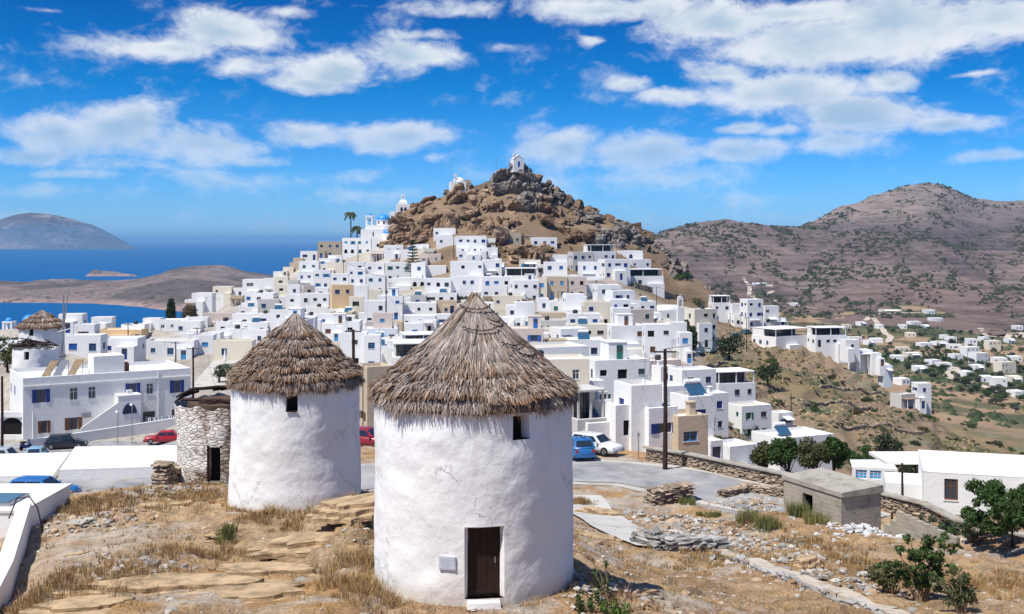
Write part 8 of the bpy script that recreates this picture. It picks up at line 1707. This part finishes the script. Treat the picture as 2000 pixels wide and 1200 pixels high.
m = MB(); m.tube([(.42, -.32, 1.08), (.42, .32, 1.08)], .025, 5); m.build('handlebar', METAL, sc_)

# ------------------------------------------------------------------ poles and wires
PT = {}
def pole(px_, pyt, pyb, label, arms=1, rad=.11, d_=None, d0=60, m_=None):
    g_ = ground_pt(px_, pyb, d_, d0); top = -(pyt-HY)/F*g_.y; h_ = top-g_.z
    p_ = thing('utility_pole', label, 'pole', (g_.x, g_.y, g_.z), 0, 'wooden utility poles'); k_ = max(1.0, g_.y/150)
    m = MB(); m.tube([(0, 0, -.5), (.03, 0, h_*.5), (0, 0, h_)], [rad*1.25, rad, rad*.8], 9); m.build('shaft', m_ or POLEW, p_)
    for a in range(arms):
        q = MB(); z_ = h_-.18-a*.55; q.box(-.75, .75, -.17, -.08, z_-.05, z_+.05); ar = q.build('crossarm', METAL if a else POLEW, p_); q = MB()
        for sx in (-.65, -.3, .3, .65):
            q = MB(); q.lathe([(0.001, z_+.05), (.05, z_+.06), (.035, z_+.13), (.05, z_+.18), (0.001, z_+.2)], 8, cx=sx, cy=-.12); q.build('insulator', HLAMP, ar)
    PT[label] = Vector((g_.x, g_.y, g_.z+h_)); return p_
P1 = 'tallest dark wooden pole, standing on the near edge of the road'; pole(1299, 682, 907, P1, 1, .14, d_=74.3)
q = MB(); q.box(-.12, .12, -.2, -.12, 3.2, 3.5)
PL = [(690, 644, 760, 'thick dark pole just right of the second windmill roof', 1, .16, 100), (377, 678, 772, 'gnarled dark pole behind the roofless stone windmill', 1, .12, 140), (4, 735, 850, 'dark pole cut by the left edge beside the arched gateway', 0, .14, 118), (250, 632, 682, 'thin pole above the flat roofs behind the navy-shuttered building', 1, .1, None),
      (343, 668, 712, 'shorter dark pole left of the gnarled pole', 1, .1, None), (385, 640, 690, 'thin pole right of the conifers', 1, .1, None), (1228, 812, 880, 'brown pole in front of the long lavender-shaded white wall', 1, .09, None), (1545, 768, 812, 'short brown pole on the dry slope', 0, .1, None), (1110, 655, 718, 'brown pole beside the white house with balcony and blue shutters', 1, .1, None),
      (1090, 570, 612, 'pole in the middle of the town above the tan houses', 0, .1, None), (1165, 548, 592, 'pole before the pink-grey house on the right half of the town', 1, .1, None), (1064, 490, 540, 'pole left of the uppermost right-hand houses', 0, .1, None), (1282, 560, 615, 'thin pole left of the barrel-roofed chapel', 0, .09, None), (886, 462, 508, 'thin pole in front of the highest white block under the rocks', 0, .1, None),
      (754, 542, 640, 'long thin pole at the centre left of the town, above the pale blue dome', 0, .13, None), (787, 592, 660, 'dark pole between the blue dome and the largest thatched cone', 1, .1, None), (671, 508, 556, 'pole above the ochre house', 1, .1, None), (840, 586, 612, 'short pole by the tan house left of the largest cone', 0, .1, None), (699, 478, 512, 'slim pole under the white church terrace', 0, .12, None),
      (1397, 572, 612, 'pole left of the three-storey white house on the right', 0, .1, None), (1426, 612, 662, 'leftmost of three poles above the large dark bush', 0, .1, None), (1447, 616, 678, 'middle one of three poles above the large dark bush', 1, .1, None), (1458, 620, 688, 'rightmost of three poles above the large dark bush', 1, .1, None), (1527, 588, 632, 'leftmost far pole before the mountain foot', 0, .1, None),
      (1545, 590, 628, 'middle far pole before the mountain foot', 0, .1, None), (1571, 590, 628, 'rightmost far pole before the mountain foot', 0, .1, None), (1762, 905, 958, 'weathered pole behind the roadside wall beside the big white house', 0, .09, 76), (991, 560, 590, 'short pole behind the tip of the largest cone', 0, .1, None), (1426, 868, 905, 'thin pole in front of the low white house with round blue windows', 1, .07, None)]
for a in PL: pole(a[0], a[1], a[2], a[3], a[4], a[5], a[6], 84)
g_ = ground_pt(1247, 898, None, 60); m = MB(); m.tube([(0, 0, -.2), (0, 0, 1.85)], .04, 8); m.box(-.09, .09, -.02, .02, 1.6, 1.85); tag(m.build('marker_post', METAL, loc=(g_.x, g_.y, g_.z)), 'slim pale metal post on the verge right of the white saloon', 'post')
for i, (px_, py_) in enumerate(((258, 846), (230, 858))):
    g_ = ground_pt(px_, py_+20, 121.5, 60); lp = thing('street_lamp', ['pale street lamp post in front of the outside stair', 'thinner post in front of the white boundary wall'][i], 'lamp post', (g_.x, g_.y, g_.z)); m = MB(); m.tube([(0, 0, 0), (0, 0, 4.4-i*.8)], .05, 8); m.build('post', METAL, lp); m = MB(); m.tube([(0, 0, 4.4-i*.8), (0, -.4, 4.55-i*.8)], [.1, .14], 8); m.build('lamp_head', WHITEP, lp)
def wire(a, b, label, sag=.6, rad=.012):
    a, b = Vector(a), Vector(b); m = MB(); rad = rad*max(1, (a.y+b.y)/2/90); m.tube([tuple(a.lerp(b, s_/14)-Vector((0, 0, sag*4*(s_/14)*(1-s_/14)))) for s_ in range(15)], rad, 4)
    tag(m.build('power_line', TANK), label, 'cable')
tp = PT[P1]; wire(tp+Vector((-.6, 0, 0)), PT[PL[6][3]], 'cable from the tallest pole to the pole by the long white wall', .5); wire(PT[PL[6][3]], tp+Vector((-14, 14, -1.5)), 'cable from the pole by the long wall back to the houses', .5)
wire(tp+Vector((.6, 0, 0)), PT[PL[-1][3]], 'cable from the tallest pole down to the low white house', .7); wire(PT[PL[9][3]], PT[PL[10][3]], 'cable strung between two mid-town poles', .8); wire(PT[PL[14][3]], PT[PL[16][3]], 'cable above the ochre house', .8); wire(PT[PL[21][3]], PT[PL[20][3]], 'cable between the poles over the large bush', .4)
wire(tp, PT[PL[22][3]], 'long cable from the tallest pole up to the poles above the bush', 1.5)
for (i_, j_) in ((4, 5), (5, 3), (8, 10), (10, 12), (15, 14), (13, 11), (3, 4), (12, 19), (22, 19), (1, 5), (6, 8)):
    wire(PT[PL[i_][3]], PT[PL[j_][3]], 'cable strung from the %s' % PL[i_][3].split(',')[0], 1.2, .010)
# plaza: round planter and closed parasol
g_ = P3(470, 727, 173); pl_ = thing('round_planter', 'round stone-edged planter in the pale plaza', 'planter', (g_.x, 173, -20.12)); m = MB(); m.lathe([(3.0, 0), (3.0, .35), (2.75, .38), (2.75, .25), (0, .3)], 32); m.build('kerb', CONC, pl_); V_, F_ = leaves(blobset(3, 8, 2.3, .5, .8, .35, .5), 800, .12, 4); link('foliage', npmesh('foliage', V_, F_, [LG['dry']]), pl_)
pa = thing('closed_parasol', 'closed white parasol standing beside the round planter', 'parasol', (P3(446, 0, 172).x, 170, -20.12)); m = MB(); m.tube([(0, 0, 0), (0, 0, 3.2)], .04, 6); m.build('pole', METAL, pa); m = MB(); m.lathe([(.22, 1.3), (.25, 1.5), (.12, 2.6), (.02, 3.3)], 10); m.build('canopy', WHITEP, pa)
# low walls inside the town and terrace walls
for i, (a, b, h_, lab) in enumerate((((940, 590), (1040, 596), 1.6, 'rough brown stone wall above the tan houses in mid town'), ((1238, 562), (1335, 590), 1.8, 'dark sloping stone retaining wall under the big arcaded white house'), ((1380, 718), (1420, 712), 1.0, 'pale low wall beneath the row of parked cars'), ((985, 470), (1040, 470), 1.5, 'ruined stone wall at the foot of the rocky hill'))):
    ga, gb_ = ground_pt(*a, None, 84), ground_pt(*b, None, 84); stonewall('stone_wall', lab, [(ga.x, ga.y), (gb_.x, gb_.y)], h_, .5, .9, STONE, 200+i, ragged=.15, slab=.35)
tl = []
for i, (a, b) in enumerate((((1560, 790), (1700, 800)), ((1640, 835), (1800, 850)), ((1600, 760), (1720, 770)), ((1480, 815), (1600, 840)), ((1700, 880), (1790, 905)))):
    ga, gb_ = ground_pt(*a, None, 150), ground_pt(*b, None, 150); stonewall('terrace_wall', ['upper short dry terrace wall across the brown spur', 'long dry terrace wall above the dark trees', 'topmost dry terrace wall on the brown spur', 'dry terrace wall nearest the white house with green door', 'lowest dry terrace wall beside the dark trees'][i], [(ga.x, ga.y), ((ga.x+gb_.x)/2, (ga.y+gb_.y)/2+1.5), (gb_.x, gb_.y)], .8, .5, .9, STONE, 220+i, ragged=.5, slab=.3)

# ------------------------------------------------------------------ labels for the houses
CN = {'w': 'white', 'c': 'cream', 't': 'tan', 'o': 'ochre', 'g': 'grey', 'p': 'pink-grey', 's': 'stone-coloured', 'b': 'pale blue'}
FN = {'b': 'blue', 's': 'sky-blue', 'n': 'navy', 'g': 'green', 'r': 'brown', 'w': 'white', 'd': 'dark'}
EN = {'room': 'rooftop room', 'solar': 'solar panel', 'tank': 'black tank', 'chimney': 'chimney', 'antenna': 'antenna', 'pergola': 'pergola', 'balcony': 'balcony', 'stairs': 'outside stair', 'awning': 'awning', 'terrace': 'roof terrace', 'dish': 'dish'}
ZN = [((735, 715, 1120, 900), 'hidden mostly behind the two windmills'), ((1640, 600, 2100, 670), 'far up the valley'), ((1660, 670, 2100, 800), 'on the valley floor'), ((1440, 540, 1560, 575), 'at the mountain foot'), ((1440, 575, 1800, 800), 'on the spur past the bend'), ((1380, 560, 1440, 650), 'by the pole cluster'),
      ((1380, 700, 1700, 960), 'below the dry spur'), ((1100, 780, 1400, 960), 'just beyond the road'), ((1100, 700, 1400, 780), 'above the roadside houses'), ((1180, 440, 1380, 560), 'below the right rocky ridge'), ((1180, 560, 1400, 640), 'around the barrel-roofed chapel'), ((1180, 640, 1400, 700), 'below the barrel-roofed chapel'),
      ((1010, 440, 1180, 560), 'under the rocky hill'), ((1010, 560, 1180, 640), 'right above the largest cone'), ((1010, 640, 1180, 700), 'beside the half-hidden blue dome'), ((820, 430, 1010, 530), 'at the crag foot'), ((820, 530, 1010, 700), 'behind the largest cone tip'),
      ((560, 440, 820, 505), 'near the domed church'), ((560, 505, 690, 560), 'below the palm trees'), ((690, 505, 820, 560), 'left of the tiered pine'), ((690, 560, 820, 620), 'above the pale blue dome'), ((690, 620, 820, 720), 'around the pale blue dome'), ((560, 560, 690, 620), 'near the ochre house'), ((560, 620, 690, 720), 'behind the second windmill'),
      ((440, 500, 560, 600), 'on the left town crest'), ((380, 600, 560, 660), 'beyond the plaza'), ((380, 660, 560, 740), 'bordering the plaza'), ((300, 540, 440, 600), 'on the last left slope'), ((0, 590, 300, 650), 'before the blue bay'), ((0, 650, 400, 740), 'behind the navy-shuttered building'), ((300, 600, 400, 660), 'by the tall conifer'), ((0, 400, 2100, 1000), 'in the town')]
ORD = ['leftmost', 'second from left', 'third from left', 'fourth from left', 'fifth from left', 'sixth from left', 'seventh from left', 'eighth from left', 'ninth from left', 'tenth from left', 'eleventh from left', 'twelfth from left', 'thirteenth from left', 'fourteenth from left', 'fifteenth from left']
bucket = {}
for (root, col, st, fc, nv, ex, W_, of) in HOUSES:
    px_, py_ = root['z_px'], root['z_py']; zn = next(n for (a, b, c_, d_), n in ZN if a <= px_ < c_ and b <= py_ < d_)
    kn = 'valley_house' if root.name.startswith('valley_house') else 'house'; sto = {1: 'one-storey', 2: 'two-storey', 3: 'three-storey'}[st]; has = [o_[4] for o_ in of]; ft = ''
    if ex and ex[0] in EN: ft = ' with '+EN[ex[0]]
    elif 'arch' in has: ft = ' with arched openings'
    elif 'door' in has: ft = ' with %s door' % FN[fc]
    elif nv: ft = ' with %s-framed windows' % FN[fc] if fc != 'd' else ' with dark windows'
    bucket.setdefault((CN[col], sto+' '+kn, ft, zn), []).append(root)
for (cn, sto, ft, zn), rs in bucket.items():
    rs.sort(key=lambda r: (r['z_px'], r['z_py']))
    for i, r in enumerate(rs): r['label'] = (ORD[min(i, 14)]+' ' if len(rs) > 1 else '')+'%s %s%s, %s' % (cn, sto, ft, zn)
for (root, *_r) in HOUSES:
    for k_ in ('z_px', 'z_py', 'z_d', 'z_fc'):
        if k_ in root: del root[k_]
for o in scene.objects:
    for k_ in ('z_fc', 'z_px', 'z_py', 'z_d'):
        if k_ in o: del o[k_]
